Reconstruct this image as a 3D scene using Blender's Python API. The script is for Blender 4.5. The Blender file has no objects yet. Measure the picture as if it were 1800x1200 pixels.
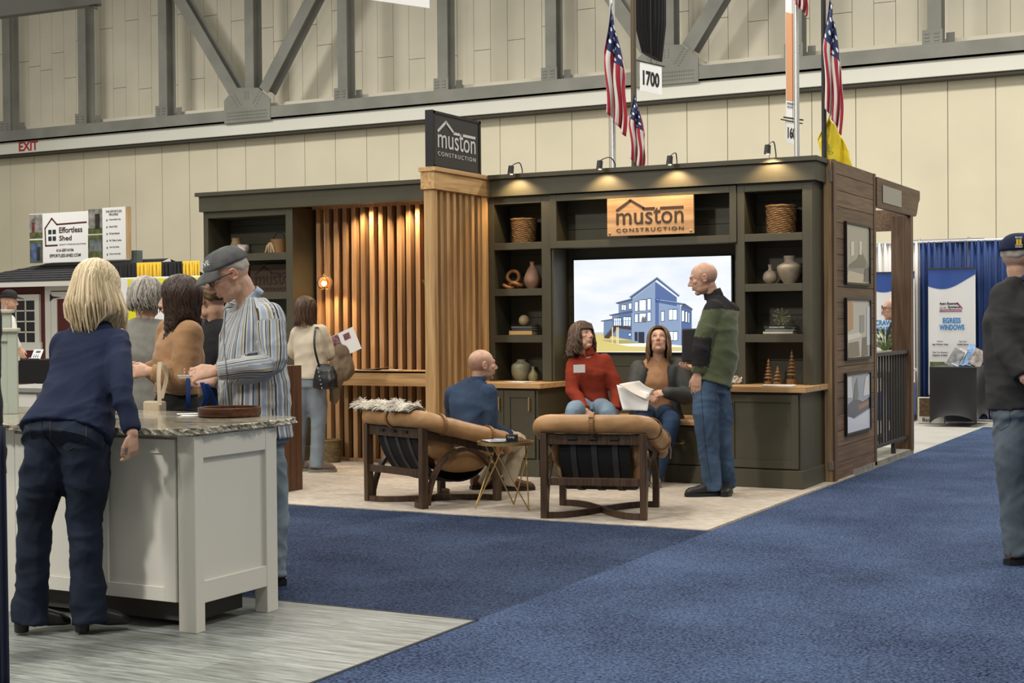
import bpy, bmesh, math, random
import numpy as np
from mathutils import Vector, Matrix, Quaternion
S = bpy.context.scene
COL = S.collection
random.seed(7); RNG = np.random.RandomState(7)
PI = math.pi
# ------------------------------------------------------------ camera (a level-ish camera at eye height; world x runs along the booth front)
F_PX, YAW, CAM_H, PITCH, ROLL = 2564.55, 0.484594, 1.4, math.atan(36.15/2564.55), 0.008452
FW = Vector((-math.sin(YAW)*math.cos(PITCH), math.cos(YAW)*math.cos(PITCH), -math.sin(PITCH)))
_r0 = Vector((math.cos(YAW), math.sin(YAW), 0)); _u0 = _r0.cross(FW)
RT = math.cos(ROLL)*_r0 - math.sin(ROLL)*_u0
UP = math.sin(ROLL)*_r0 + math.cos(ROLL)*_u0
CAMP = Vector((0, 0, CAM_H))
cam = bpy.data.cameras.new('camera'); camo = bpy.data.objects.new('camera', cam); COL.objects.link(camo)
cam.sensor_width = 36; cam.lens = F_PX/1800*36; cam.clip_end = 200; cam.clip_start = .05
camo.matrix_world = Matrix((( RT.x, UP.x, -FW.x, 0), (RT.y, UP.y, -FW.y, 0), (RT.z, UP.z, -FW.z, CAM_H), (0, 0, 0, 1)))
S.camera = camo
S.view_settings.view_transform = 'Standard'; S.view_settings.look = 'None'; S.view_settings.gamma = 1
S.view_settings.use_curve_mapping = False
S.view_settings.exposure = 0.0
w = bpy.data.worlds.new('hall_air'); S.world = w; w.use_nodes = True
w.node_tree.nodes['Background'].inputs[0].default_value = (1.0, .96, .88, 1)
w.node_tree.nodes['Background'].inputs[1].default_value = .30
def area(name, loc, size, power, color=(1, .96, .88), target=None, sy=None):
    l = bpy.data.lights.new(name, 'AREA'); l.energy = power; l.color = color; l.size = size
    if sy: l.shape = 'RECTANGLE'; l.size_y = sy
    o = bpy.data.objects.new(name, l); COL.objects.link(o); o.location = loc
    if target is not None:
        o.rotation_euler = (Vector(target)-Vector(loc)).to_track_quat('-Z', 'Y').to_euler()
    return o
# the hall's high-bay lamps, in rows under the roof
for (x, y) in ((-14, 3), (-6, 1), (2, 3), (-16, 11), (-7, 9), (2, 11), (-22, 19), (-12, 18), (-3, 19), (6, 19)):
    area('high_bay_lamp', (x, y, 10.5), 1.6, 430 if y < 15 else 900)
area('high_bay_lamp', (-9.5, -3.5, 8.5), 1.0, 900, target=(-4.5, 6, 0))

# ------------------------------------------------------------ pixel-to-place helpers used while measuring (frame 1800x1200)
def ray(px, py): return FW*F_PX + RT*(px-900) - UP*(py-600)
def on_x(px, py, x): r = ray(px, py); return CAMP + r*(x/r.x)
def on_y(px, py, y): r = ray(px, py); return CAMP + r*(y/r.y)
def on_z(px, py, z=0.): r = ray(px, py); return CAMP + r*((z-CAM_H)/r.z)
def dep(px, py, w): return CAMP + ray(px, py)*(w/F_PX)
def depth_of(p): return (Vector(p)-CAMP).dot(FW)

# ------------------------------------------------------------ mesh helpers
class MB:
    def __init__(s): s.v = []; s.f = []; s.m = []; s.mi = 0
    def add(s, verts, faces, M=None):
        b = len(s.v)
        for p in verts:
            p = Vector(p)
            s.v.append(M @ p if M is not None else p)
        for f in faces: s.f.append([b+i for i in f]); s.m.append(s.mi)
        return s
    def box(s, x0, x1, y0, y1, z0, z1, M=None):
        v = [(x, y, z) for z in (z0, z1) for y in (y0, y1) for x in (x0, x1)]
        return s.add(v, [(0, 2, 3, 1), (4, 5, 7, 6), (0, 1, 5, 4), (2, 6, 7, 3), (0, 4, 6, 2), (1, 3, 7, 5)], M)
    def prism(s, pts, z0, z1, M=None):      # polygon in xy extruded in z
        n = len(pts); v = [(p[0], p[1], z0) for p in pts]+[(p[0], p[1], z1) for p in pts]
        f = [tuple(reversed(range(n))), tuple(range(n, 2*n))]+[(i, (i+1) % n, n+(i+1) % n, n+i) for i in range(n)]
        return s.add(v, f, M)
    def lathe(s, prof, n=24, M=None, sx=1, sy=1, cap=True):
        v = []; f = []
        for (r, z) in prof:
            for k in range(n):
                a = 2*PI*k/n; v.append((r*math.cos(a)*sx, r*math.sin(a)*sy, z))
        for i in range(len(prof)-1):
            for k in range(n):
                f.append((i*n+k, i*n+(k+1) % n, (i+1)*n+(k+1) % n, (i+1)*n+k))
        if cap: f.append(tuple(reversed(range(n)))); f.append(tuple(range((len(prof)-1)*n, len(prof)*n)))
        return s.add(v, f, M)
    def tube(s, pts, rad, n=8, closed=False, flat=1.0, side=None, cap=True, M=None):
        P = [Vector(p) for p in pts]; m = len(P)
        if not hasattr(rad, '__len__'): rad = [rad]*m
        if not hasattr(flat, '__len__'): flat = [flat]*m
        v = []; f = []; prev = None
        for i in range(m):
            if closed: t = P[(i+1) % m]-P[i-1]
            else: t = P[min(i+1, m-1)]-P[max(i-1, 0)]
            t = t.normalized() if t.length > 1e-9 else Vector((0, 0, 1))
            if side is not None:
                a = Vector(side); a = a-t*a.dot(t)
            elif prev is None:
                a = Vector((0, 0, 1)).cross(t) if abs(t.z) < .9 else Vector((1, 0, 0)).cross(t)
            else: a = prev-t*prev.dot(t)
            if a.length < 1e-6: a = Vector((1, 0, 0))-t*t.x
            a.normalize(); prev = a; b = t.cross(a)
            for k in range(n):
                an = 2*PI*(k+.5)/n
                v.append(P[i]+(a*math.cos(an)+b*math.sin(an)*flat[i])*rad[i])
        for i in range(m if closed else m-1):
            j = (i+1) % m
            for k in range(n): f.append((i*n+k, i*n+(k+1) % n, j*n+(k+1) % n, j*n+k))
        if cap and not closed: f.append(tuple(reversed(range(n)))); f.append(tuple(range((m-1)*n, m*n)))
        return s.add(v, f, M)
    def bar(s, a, b, w_, t_, side=(0, 0, 1), M=None):   # rectangular bar from a to b, w_ along side
        a = Vector(a); b = Vector(b); d = (b-a).normalized(); u = Vector(side); u = (u-d*u.dot(d)).normalized(); q = d.cross(u)
        v = [p+u*(sx*w_/2)+q*(sy*t_/2) for p in (a, b) for sx, sy in ((-1, -1), (1, -1), (1, 1), (-1, 1))]
        return s.add(v, [(3, 2, 1, 0), (4, 5, 6, 7), (0, 1, 5, 4), (1, 2, 6, 5), (2, 3, 7, 6), (3, 0, 4, 7)], M)
    def ribbon(s, pts, w_, t_, side=(0, 0, 1), M=None):  # rectangular section swept along pts
        P = [Vector(p) for p in pts]; m = len(P); v = []; f = []
        for i in range(m):
            d = (P[min(i+1, m-1)]-P[max(i-1, 0)]).normalized(); u = Vector(side); u = (u-d*u.dot(d)).normalized(); q = d.cross(u)
            v += [P[i]+u*(sx*w_/2)+q*(sy*t_/2) for sx, sy in ((-1, -1), (1, -1), (1, 1), (-1, 1))]
        for i in range(m-1):
            for k in range(4): f.append((i*4+k, i*4+(k+1) % 4, i*4+4+(k+1) % 4, i*4+4+k))
        f.append((3, 2, 1, 0)); f.append(tuple(range(4*m-4, 4*m)))
        return s.add(v, f, M)
    def ball(s, c, r, n=16, m=10, M=None, R=None):   # r scalar or (rx,ry,rz); R rotation matrix
        if not hasattr(r, '__len__'): r = (r, r, r)
        c = Vector(c); v = []; f = []
        for i in range(1, m):
            ph = PI*i/m
            for k in range(n):
                a = 2*PI*k/n; q = Vector((r[0]*math.sin(ph)*math.cos(a), r[1]*math.sin(ph)*math.sin(a), r[2]*math.cos(ph)))
                v.append(c+(R @ q if R is not None else q))
        t = Vector((0, 0, r[2])); t = R @ t if R is not None else t
        v.append(c+t); v.append(c-t); T = len(v)-2; B = len(v)-1
        for i in range(m-2):
            for k in range(n): f.append((i*n+k, (i+1)*n+k, (i+1)*n+(k+1) % n, i*n+(k+1) % n))
        for k in range(n): f.append((T, k, (k+1) % n)); f.append((B, (m-2)*n+(k+1) % n, (m-2)*n+k))
        return s.add(v, f, M)
    def grid(s, fn, nu, nv, M=None, closed_u=False):
        v = [fn(i/(nu-(0 if closed_u else 1)), j/(nv-1)) for j in range(nv) for i in range(nu)]
        f = []
        for j in range(nv-1):
            for i in range(nu if closed_u else nu-1):
                i2 = (i+1) % nu
                f.append((j*nu+i, j*nu+i2, (j+1)*nu+i2, (j+1)*nu+i))
        return s.add(v, f, M)
    def mesh(s, name):
        me = bpy.data.meshes.new(name); me.from_pydata([tuple(p) for p in s.v], [], s.f)
        if any(s.m): me.polygons.foreach_set('material_index', s.m)
        me.update(); return me

def smooth(me, angle=40):
    me.polygons.foreach_set('use_smooth', [True]*len(me.polygons))
    try: me.set_sharp_from_angle(angle=math.radians(angle))
    except Exception: pass

def obj(name, src, mat, parent=None, sm=False, label=None, cat=None, group=None, kind=None, local=False, bevel=0, angle=40, loc=None):
    """one mesh object; world-coordinate vertices unless local; a top-level mesh gets its origin at its base"""
    me = src.mesh(name) if isinstance(src, MB) else src
    if not isinstance(mat, (list, tuple)): mat = [mat]
    me.materials.clear()
    for m in mat: me.materials.append(m)
    if sm: smooth(me, angle)
    o = bpy.data.objects.new(name, me); COL.objects.link(o)
    if parent is not None:
        o.parent = parent
        if not local:
            M = Matrix.Identity(4); q = parent
            while q is not None: M = q.matrix_basis @ M; q = q.parent
            me.transform(M.inverted())
    elif not local:
        n = len(me.vertices); co = np.empty(n*3, 'f'); me.vertices.foreach_get('co', co); co = co.reshape(-1, 3)
        a = co.min(0); b = co.max(0); c = Vector(((a[0]+b[0])/2, (a[1]+b[1])/2, a[2]))
        me.transform(Matrix.Translation(-c)); o.location = c
    if loc is not None: o.location = loc
    if bevel:
        bv = o.modifiers.new('edge', 'BEVEL'); bv.width = bevel; bv.segments = 2; bv.limit_method = 'ANGLE'; bv.angle_limit = math.radians(50)
    tag(o, label, cat, group, kind)
    return o
def tag(o, label=None, cat=None, group=None, kind=None):
    if label: o['label'] = label
    if cat: o['category'] = cat
    if group: o['group'] = group
    if kind: o['kind'] = kind
    return o
def thing(name, label, cat, loc=(0, 0, 0), rz=0, group=None):
    o = bpy.data.objects.new(name, None); COL.objects.link(o); o.empty_display_size = .1
    o.location = loc; o.rotation_euler = (0, 0, rz); o.matrix_basis = Matrix.Translation(Vector(loc)) @ Matrix.Rotation(rz, 4, 'Z')
    return tag(o, label, cat, group)
def kids(o): return [c for c in bpy.data.objects if c.parent == o]
def dup(o, parent=None, loc=None, rz=None, label=None, group=None):
    c = o.copy(); COL.objects.link(c)
    if parent is not None: c.parent = parent
    for ch in kids(o): dup(ch, c)
    if loc is not None: c.location = loc
    if rz is not None: c.rotation_euler = (0, 0, rz)
    if label: c['label'] = label
    if group: c['group'] = group
    return c
def struct(name, mb, mat, **k): return obj(name, mb, mat, kind='structure', **k)
def face_matrix(origin, right, up):
    r = Vector(right).normalized(); u = Vector(up).normalized(); n = r.cross(u)
    return Matrix(((r.x, u.x, n.x, origin[0]), (r.y, u.y, n.y, origin[1]), (r.z, u.z, n.z, origin[2]), (0, 0, 0, 1)))
def text_mesh(txt, width=None, height=None, depth=.002, spacing=1.0, bold=0.0, align='LEFT'):
    c = bpy.data.curves.new('t', 'FONT'); c.body = txt; c.size = 1; c.extrude = .5; c.offset = bold; c.space_character = spacing
    c.resolution_u = 3
    o = bpy.data.objects.new('t', c); COL.objects.link(o)
    bpy.context.view_layer.update()
    me = bpy.data.meshes.new_from_object(o.evaluated_get(bpy.context.evaluated_depsgraph_get()))
    bpy.data.objects.remove(o); bpy.data.curves.remove(c)
    n = len(me.vertices); co = np.empty(n*3, 'f'); me.vertices.foreach_get('co', co); co = co.reshape(-1, 3)
    a = co.min(0); b = co.max(0)
    sx = width/(b[0]-a[0]) if width else None; sy = height/(b[1]-a[1]) if height else None
    sx = sx or sy; sy = sy or sx
    co -= a; co[:, 0] *= sx; co[:, 1] *= sy; co[:, 2] *= depth
    if align == 'CENTER': co[:, 0] -= (b[0]-a[0])*sx/2
    if align == 'RIGHT': co[:, 0] -= (b[0]-a[0])*sx
    me.vertices.foreach_set('co', co.ravel()); me.update()
    return me
def mb_text(mb, txt, x, y, width=None, height=None, M=None, z=0, depth=.002, **k):
    me = text_mesh(txt, width, height, depth, **k)
    T = Matrix.Translation((x, y, z)); T = (M @ T) if M is not None else T
    mb.add([v.co for v in me.vertices], [tuple(p.vertices) for p in me.polygons], T)
    bpy.data.meshes.remove(me)
    return mb
def arc(c, r, a0, a1, n, ax=(1, 0, 0), ay=(0, 0, 1)):
    c = Vector(c); ax = Vector(ax); ay = Vector(ay)
    return [c+ax*(r*math.cos(a0+(a1-a0)*i/(n-1)))+ay*(r*math.sin(a0+(a1-a0)*i/(n-1))) for i in range(n)]
def spline(pts, n=6):
    P = [Vector(p) for p in pts]; out = []
    for i in range(len(P)-1):
        a = P[max(i-1, 0)]; b = P[i]; c = P[i+1]; d = P[min(i+2, len(P)-1)]
        for k in range(n):
            t = k/n; out.append(.5*((2*b)+(c-a)*t+(2*a-5*b+4*c-d)*t*t+(3*b-a-3*c+d)*t*t*t))
    out.append(P[-1]); return out

# ------------------------------------------------------------ materials
MATS = {}
def mat(name, col, rough=.6, metal=0, spec=.4, noise=None, bump=None, emit=None, kind=None, **k):
    """noise=(scale, amount, detail[, stretch xyz]) varies the colour; bump=(scale, strength)"""
    if name in MATS: return MATS[name]
    m = bpy.data.materials.new(name); m.use_nodes = True; nt = m.node_tree; N = nt.nodes; L = nt.links
    b = N['Principled BSDF']; b.inputs['Roughness'].default_value = rough; b.inputs['Metallic'].default_value = metal
    b.inputs['Specular IOR Level'].default_value = spec
    b.inputs['Base Color'].default_value = (*col, 1)
    tc = N.new('ShaderNodeTexCoord')
    def mapping(st):
        mp = N.new('ShaderNodeMapping'); mp.inputs['Scale'].default_value = st; L.new(tc.outputs['Object'], mp.inputs['Vector']); return mp.outputs[0]
    if noise:
        st = noise[3] if len(noise) > 3 else (1, 1, 1)
        t = N.new('ShaderNodeTexNoise'); t.inputs['Scale'].default_value = noise[0]; t.inputs['Detail'].default_value = noise[2]
        L.new(mapping(st), t.inputs['Vector'])
        r = N.new('ShaderNodeValToRGB'); a = noise[1]; c2 = k.get('col2')
        r.color_ramp.elements[0].position = k.get('p0', .3); r.color_ramp.elements[1].position = k.get('p1', .7)
        lo = [max(0, x*(1-a)) for x in col]; hi = [min(1, x*(1+a)) for x in col]
        if c2: hi = list(c2); lo = list(col)
        r.color_ramp.elements[0].color = (*lo, 1); r.color_ramp.elements[1].color = (*hi, 1)
        L.new(t.outputs[0], r.inputs[0]); L.new(r.outputs[0], b.inputs['Base Color'])
    if bump:
        st = bump[2] if len(bump) > 2 else (1, 1, 1)
        t = N.new('ShaderNodeTexNoise'); t.inputs['Scale'].default_value = bump[0]; t.inputs['Detail'].default_value = 4
        L.new(mapping(st), t.inputs['Vector'])
        q = N.new('ShaderNodeBump'); q.inputs['Strength'].default_value = bump[1]; q.inputs['Distance'].default_value = k.get('dist', .01)
        L.new(t.outputs[0], q.inputs['Height']); L.new(q.outputs[0], b.inputs['Normal'])
    if emit:
        b.inputs['Emission Color'].default_value = (*emit[0], 1); b.inputs['Emission Strength'].default_value = emit[1]
    if k.get('trans'):
        b.inputs['Transmission Weight'].default_value = k['trans']; b.inputs['IOR'].default_value = k.get('ior', 1.45)
    if k.get('sheen'):
        b.inputs['Sheen Weight'].default_value = k['sheen']; b.inputs['Sheen Roughness'].default_value = .4
    MATS[name] = m; return m
def wood(name, c0, c1, axis='z', scale=8, rough=.5, seed=0):
    """long-grained wood: noise stretched along axis, plus board-to-board shift through the object's random value"""
    if name in MATS: return MATS[name]
    m = bpy.data.materials.new(name); m.use_nodes = True; nt = m.node_tree; N = nt.nodes; L = nt.links
    b = N['Principled BSDF']; b.inputs['Roughness'].default_value = rough; b.inputs['Specular IOR Level'].default_value = .35
    tc = N.new('ShaderNodeTexCoord'); mp = N.new('ShaderNodeMapping'); s = [scale*2.4]*3; s['xyz'.index(axis)] = scale*.12
    mp.inputs['Scale'].default_value = s; mp.inputs['Location'].default_value = (seed, seed*1.7, seed*.3)
    oi = N.new('ShaderNodeObjectInfo'); ad = N.new('ShaderNodeVectorMath'); ad.operation = 'ADD'
    ml = N.new('ShaderNodeMath'); ml.operation = 'MULTIPLY'; ml.inputs[1].default_value = 13.7
    L.new(oi.outputs['Random'], ml.inputs[0]); L.new(ml.outputs[0], ad.inputs[1])
    L.new(tc.outputs['Object'], ad.inputs[0]); L.new(ad.outputs[0], mp.inputs[0])
    t = N.new('ShaderNodeTexNoise'); t.inputs['Scale'].default_value = 2.2; t.inputs['Detail'].default_value = 5; t.inputs['Distortion'].default_value = .4
    L.new(mp.outputs[0], t.inputs['Vector'])
    r = N.new('ShaderNodeValToRGB'); r.color_ramp.elements[0].position = .32; r.color_ramp.elements[1].position = .68
    r.color_ramp.elements[0].color = (*c0, 1); r.color_ramp.elements[1].color = (*c1, 1); L.new(t.outputs[0], r.inputs[0])
    hs = N.new('ShaderNodeHueSaturation'); mr = N.new('ShaderNodeMapRange'); mr.inputs['To Min'].default_value = .72; mr.inputs['To Max'].default_value = 1.2
    L.new(oi.outputs['Random'], mr.inputs[0]); L.new(mr.outputs[0], hs.inputs['Value']); L.new(r.outputs[0], hs.inputs['Color'])
    L.new(hs.outputs[0], b.inputs['Base Color'])
    q = N.new('ShaderNodeBump'); q.inputs['Strength'].default_value = .15; q.inputs['Distance'].default_value = .004
    L.new(t.outputs[0], q.inputs['Height']); L.new(q.outputs[0], b.inputs['Normal'])
    MATS[name] = m; return m
def emit_mat(name, col, strength):
    m = bpy.data.materials.new(name); m.use_nodes = True; b = m.node_tree.nodes['Principled BSDF']
    b.inputs['Base Color'].default_value = (*col, 1); b.inputs['Emission Color'].default_value = (*col, 1); b.inputs['Emission Strength'].default_value = strength
    MATS[name] = m; return m

olive = mat('olive_paint', (.060, .055, .034), .5, noise=(6, .06, 3))
olive_d = mat('olive_paint_edge', (.060, .055, .034), .5)
oak = wood('oak', (.34, .19, .075), (.56, .36, .165), 'z', 6)
oak_x = wood('oak_across', (.34, .19, .075), (.56, .36, .165), 'x', 6)
oak_y = wood('oak_along', (.34, .19, .075), (.56, .36, .165), 'y', 6)
butcher = wood('butcher_block', (.33, .18, .075), (.56, .36, .17), 'x', 9)
cedar = wood('cedar_slat', (.27, .145, .065), (.44, .26, .125), 'z', 6)
ipe = wood('ipe_board', (.095, .054, .031), (.190, .115, .068), 'y', 8)
ipe_z = wood('ipe_post', (.080, .045, .026), (.155, .090, .052), 'z', 8)
walnut = wood('walnut_frame', (.034, .019, .011), (.085, .050, .030), 'z', 12, .4)
pine = wood('pine_stud', (.26, .17, .085), (.44, .30, .16), 'z', 8)
dark_gap = mat('dark_backing', (.018, .013, .010), .9)
brass = mat('brass', (.55, .38, .16), .35, .9)
black = mat('black_satin', (.012, .012, .013), .45)
black_cloth = mat('black_cloth', (.008, .008, .009), .9, bump=(30, .3))
white_p = mat('white_paint', (.62, .60, .54), .45)
steel = mat('painted_steel', (.20, .20, .175), .6, noise=(1.5, .15, 4))
paper = mat('paper', (.75, .75, .74), .6)
# ============================================================ FLOORS
def carpet_mat(name, c0, c1, scale, bumpst):
    m = bpy.data.materials.new(name); m.use_nodes = True; nt = m.node_tree; N = nt.nodes; L = nt.links
    b = N['Principled BSDF']; b.inputs['Roughness'].default_value = .95; b.inputs['Specular IOR Level'].default_value = .1
    tc = N.new('ShaderNodeTexCoord'); t = N.new('ShaderNodeTexNoise'); t.inputs['Scale'].default_value = scale; t.inputs['Detail'].default_value = 4; t.inputs['Roughness'].default_value = .75
    L.new(tc.outputs['Object'], t.inputs['Vector'])
    t2 = N.new('ShaderNodeTexNoise'); t2.inputs['Scale'].default_value = 1.3; t2.inputs['Detail'].default_value = 3; L.new(tc.outputs['Object'], t2.inputs['Vector'])
    ma = N.new('ShaderNodeMath'); ma.operation = 'MULTIPLY_ADD'; ma.inputs[1].default_value = .22; L.new(t2.outputs[0], ma.inputs[0]); L.new(t.outputs[0], ma.inputs[2])
    r = N.new('ShaderNodeValToRGB'); r.color_ramp.elements[0].position = .47; r.color_ramp.elements[1].position = .80
    r.color_ramp.elements[0].color = (*c0, 1); r.color_ramp.elements[1].color = (*c1, 1); L.new(ma.outputs[0], r.inputs[0]); L.new(r.outputs[0], b.inputs['Base Color'])
    q = N.new('ShaderNodeBump'); q.inputs['Strength'].default_value = bumpst; q.inputs['Distance'].default_value = .01
    L.new(t.outputs[0], q.inputs['Height']); L.new(q.outputs[0], b.inputs['Normal']); return m
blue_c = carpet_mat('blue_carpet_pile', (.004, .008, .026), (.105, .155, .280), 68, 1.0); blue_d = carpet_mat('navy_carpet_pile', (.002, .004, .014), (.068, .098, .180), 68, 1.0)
mb = MB(); mb.box(-40, 14, -6, 28.3, -.15, -.012)
struct('floor', mb, mat('concrete', (.36, .35, .32), .7, noise=(2, .12, 5)))
mb = MB(); mb.box(-3.335, 13, -6, 19.2, -.012, 0)
struct('blue_carpet', mb, blue_c)
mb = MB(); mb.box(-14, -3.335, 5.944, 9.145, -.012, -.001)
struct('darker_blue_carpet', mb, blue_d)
mb = MB(); mb.box(-14, -3.32, 5.936, 5.950, -.01, .003); mb.box(-3.338, -3.322, -6, 5.95, -.01, .003)
struct('trim_3', mb, mat('carpet_edge', (.02, .02, .022), .8))
# beige carpet, streaked
m = carpet_mat('beige_carpet_pile', (.32, .27, .22), (.58, .52, .44), 9, .5)
mp = m.node_tree.nodes.new('ShaderNodeMapping'); mp.inputs['Scale'].default_value = (1, 5, 1)
tcn = [n for n in m.node_tree.nodes if n.type == 'TEX_COORD'][0]
for n in m.node_tree.nodes:
    if n.type == 'TEX_NOISE': m.node_tree.links.new(mp.outputs[0], n.inputs['Vector'])
m.node_tree.links.new(tcn.outputs['Object'], mp.inputs[0])
mb = MB(); mb.box(-12.5, -3.355, 9.135, 12.9, -.010, .006)
struct('beige_carpet', mb, m)
# grey vinyl planks with dragged grain
def vinyl():
    m = bpy.data.materials.new('grey_vinyl_planks'); m.use_nodes = True; nt = m.node_tree; N = nt.nodes; L = nt.links
    b = N['Principled BSDF']; b.inputs['Roughness'].default_value = .38; b.inputs['Specular IOR Level'].default_value = .35
    tc = N.new('ShaderNodeTexCoord'); mp = N.new('ShaderNodeMapping'); mp.inputs['Scale'].default_value = (1.3, 14, 1); L.new(tc.outputs['Object'], mp.inputs[0])
    t = N.new('ShaderNodeTexNoise'); t.inputs['Scale'].default_value = 2.6; t.inputs['Detail'].default_value = 6; t.inputs['Roughness'].default_value = .7; L.new(mp.outputs[0], t.inputs[0])
    r = N.new('ShaderNodeValToRGB'); r.color_ramp.elements[0].position = .36; r.color_ramp.elements[1].position = .66
    r.color_ramp.elements[0].color = (.120, .125, .110, 1); r.color_ramp.elements[1].color = (.34, .37, .35, 1); L.new(t.outputs[0], r.inputs[0])
    br = N.new('ShaderNodeTexBrick'); br.inputs['Scale'].default_value = 1; br.inputs['Brick Width'].default_value = 1.2; br.inputs['Row Height'].default_value = .15
    br.inputs['Mortar Size'].default_value = .002; br.inputs['Color1'].default_value = (.86, .86, .86, 1); br.inputs['Color2'].default_value = (1.1, 1.1, 1.1, 1); br.inputs['Mortar'].default_value = (.55, .55, .55, 1)
    L.new(tc.outputs['Object'], br.inputs['Vector'])
    mx = N.new('ShaderNodeMix'); mx.data_type = 'RGBA'; mx.blend_type = 'MULTIPLY'; mx.inputs[0].default_value = 1
    L.new(r.outputs[0], mx.inputs[6]); L.new(br.outputs[0], mx.inputs[7]); L.new(mx.outputs[2], b.inputs['Base Color']); return m
mb = MB(); mb.box(-14, -3.335, -6, 5.944, -.011, .001)
struct('vinyl_floor', mb, vinyl())

# ============================================================ BACK WALL OF THE HALL
cream = mat('cream_panel', (.62, .57, .43), .6, noise=(.7, .05, 3))
cream_up = mat('cream_upper_panel', (.66, .62, .50), .65, noise=(.9, .07, 5))
mb = MB(); x = 12.34
while x > -36: mb.box(x-.8435+.014, x, 27.35, 27.42, -.01, 6.1); x -= .8435
mb.box(-36, 12.4, 27.40, 27.6, -.01, 6.1)
struct('wall_back', mb, cream)
mb = MB(); x = 12.4
while x > -36:
    zz = 8.2+.9*math.sin(x*7.1); mb.box(x-.41, x, 28.2, 28.26, 6.2, zz-.012); mb.box(x-.41, x, 28.2, 28.26, zz, 12.5); x -= .42
mb.box(-36, 12.4, 28.24, 28.4, 6.0, 12.5)
mb.box(-36, 12.4, 27.45, 28.24, 6.05, 6.50)
struct('wall_upper', mb, cream_up)
mb = MB(); mb.box(-36, 12.4, 27.0, 27.36, 5.757, 6.06); struct('trim_1', mb, mat('white_girt', (.64, .64, .57), .5, noise=(.5, .04, 4)), bevel=.01)
mb = MB(); mb.box(-36, 12.4, 27.05, 27.34, 5.70, 5.757); struct('trim_2', mb, mat('dark_line_trim', (.05, .045, .035), .8))  # dark strip along the beam's lower edge
# the steel truss in front of the upper wall
tr = thing('roof_truss', 'grey steel truss with bolted gussets running along the upper wall', 'truss', (-14, 27.05, 6.05))
mb = MB(); mb.box(-36, 12.4, 26.93, 27.12, 6.05, 6.335); mb.box(-36, 12.4, 26.93, 27.4, 6.05, 6.08); obj('bottom_chord', mb, steel, tr)
def hbeam(mb, a, b, wd=.25, dp=.30, y=26.98):
    a = Vector((a[0], 0, a[1])); b = Vector((b[0], 0, b[1])); d = (b-a).normalized(); n = Vector((d.z, 0, -d.x))
    for (yy, t, w2) in ((y, .02, wd), (y+dp, .02, wd)):
        v = []
        for q in (yy, yy+t):
            for p, s_ in ((a, -1), (a, 1), (b, 1), (b, -1)): v.append(p+n*(s_*w2/2)+Vector((0, q, 0)))
        mb.add(v, [(0, 1, 2, 3), (7, 6, 5, 4), (0, 4, 5, 1), (1, 5, 6, 2), (2, 6, 7, 3), (3, 7, 4, 0)])
    v = []
    for q in (y+.01, y+dp):
        for p, s_ in ((a, -1), (a, 1), (b, 1), (b, -1)): v.append(p+n*(s_*.012)+Vector((0, q, 0)))
    mb.add(v, [(0, 1, 2, 3), (7, 6, 5, 4), (0, 4, 5, 1), (1, 5, 6, 2), (2, 6, 7, 3), (3, 7, 4, 0)])
    return mb
for k in range(13):
    x = -28.72+2.575*k
    mb = MB(); hbeam(mb, (x+.02, 6.33), (x+.02, 12.2))
    if k not in (3, 7):
        mb.box(x-.19, x+.17, 26.95, 26.975, 6.34, 6.60); mb.box(x+.17, x+.32, 27.28, 27.3, 6.34, 6.58)
        for i in range(2):
            for j in range(3): mb.box(x-.15+i*.17, x-.06+i*.17, 26.935, 26.955, 6.39+j*.065, 6.42+j*.065)
    obj('truss_post', mb, steel, tr)
for cx in (-21.0, -10.68, -0.4):
    mb = MB(); hbeam(mb, (cx-.42, 6.72), (cx-3.9, 11.8), .28); obj('truss_diagonal', mb, steel, tr)
    mb = MB(); hbeam(mb, (cx+.42, 6.72), (cx+3.9, 11.8), .28); obj('truss_diagonal', mb, steel, tr)
    mb = MB(); G = [(cx-.66, 6.03), (cx+.66, 6.03), (cx+.66, 6.50), (cx+.32, 6.78), (cx-.32, 6.83), (cx-.66, 6.56)]
    v = [(p[0], 26.91, p[1]) for p in G]+[(p[0], 26.94, p[1]) for p in G]; n = 6
    mb.add(v, [tuple(range(n)), tuple(reversed(range(n, 2*n)))]+[(i, n+i, n+(i+1) % n, (i+1) % n) for i in range(n)])
    for r_ in range(3):
        for i in range(24): mb.box(cx-.58+i*.049, cx-.56+i*.049, 26.895, 26.912, 6.10+r_*.075, 6.125+r_*.075)
    for sgn in (-1, 1):
        for i in range(6):
            for j in range(2):
                px_ = cx+sgn*(.20+i*.035+j*.075)-sgn*.02; pz = 6.42+i*.052-j*.05; mb.box(px_-.011, px_+.011, 26.895, 26.912, pz, pz+.022)
    for i in range(2):
        for j in range(4): mb.box(cx-.05+i*.08, cx-.03+i*.08, 26.895, 26.912, 6.55+j*.05, 6.575+j*.05)
    obj('gusset_plate', mb, steel, tr)
mb = MB(); mb.box(-36, 12, 26.9, 27.5, 11.9, 12.3); obj('top_chord', mb, steel, tr)
# dark roof framing nearer the camera, top left
mb = MB(); a = dep(-60, 22, 27); b_ = dep(175, -8, 27.5); mb.bar(a, b_, .35, .25); a = dep(60, -30, 27); b_ = dep(172, 14, 27.5); mb.bar(a, b_, .06, .06)
obj('roof_brace', mb, mat('dark_steel', (.06, .06, .05), .6), label='dark steel roof brace crossing the top left corner', cat='brace')
M = face_matrix((-28.30, 26.995, 5.80), (1, 0, 0), (0, 0, 1))
mb = MB(); mb_text(mb, 'EXIT', 0, 0, .66, .235, M, bold=.03)
obj('exit_lettering', mb, mat('exit_red', (.36, .025, .02), .5), label='red EXIT lettering on the white beam at far left', cat='sign')
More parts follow.
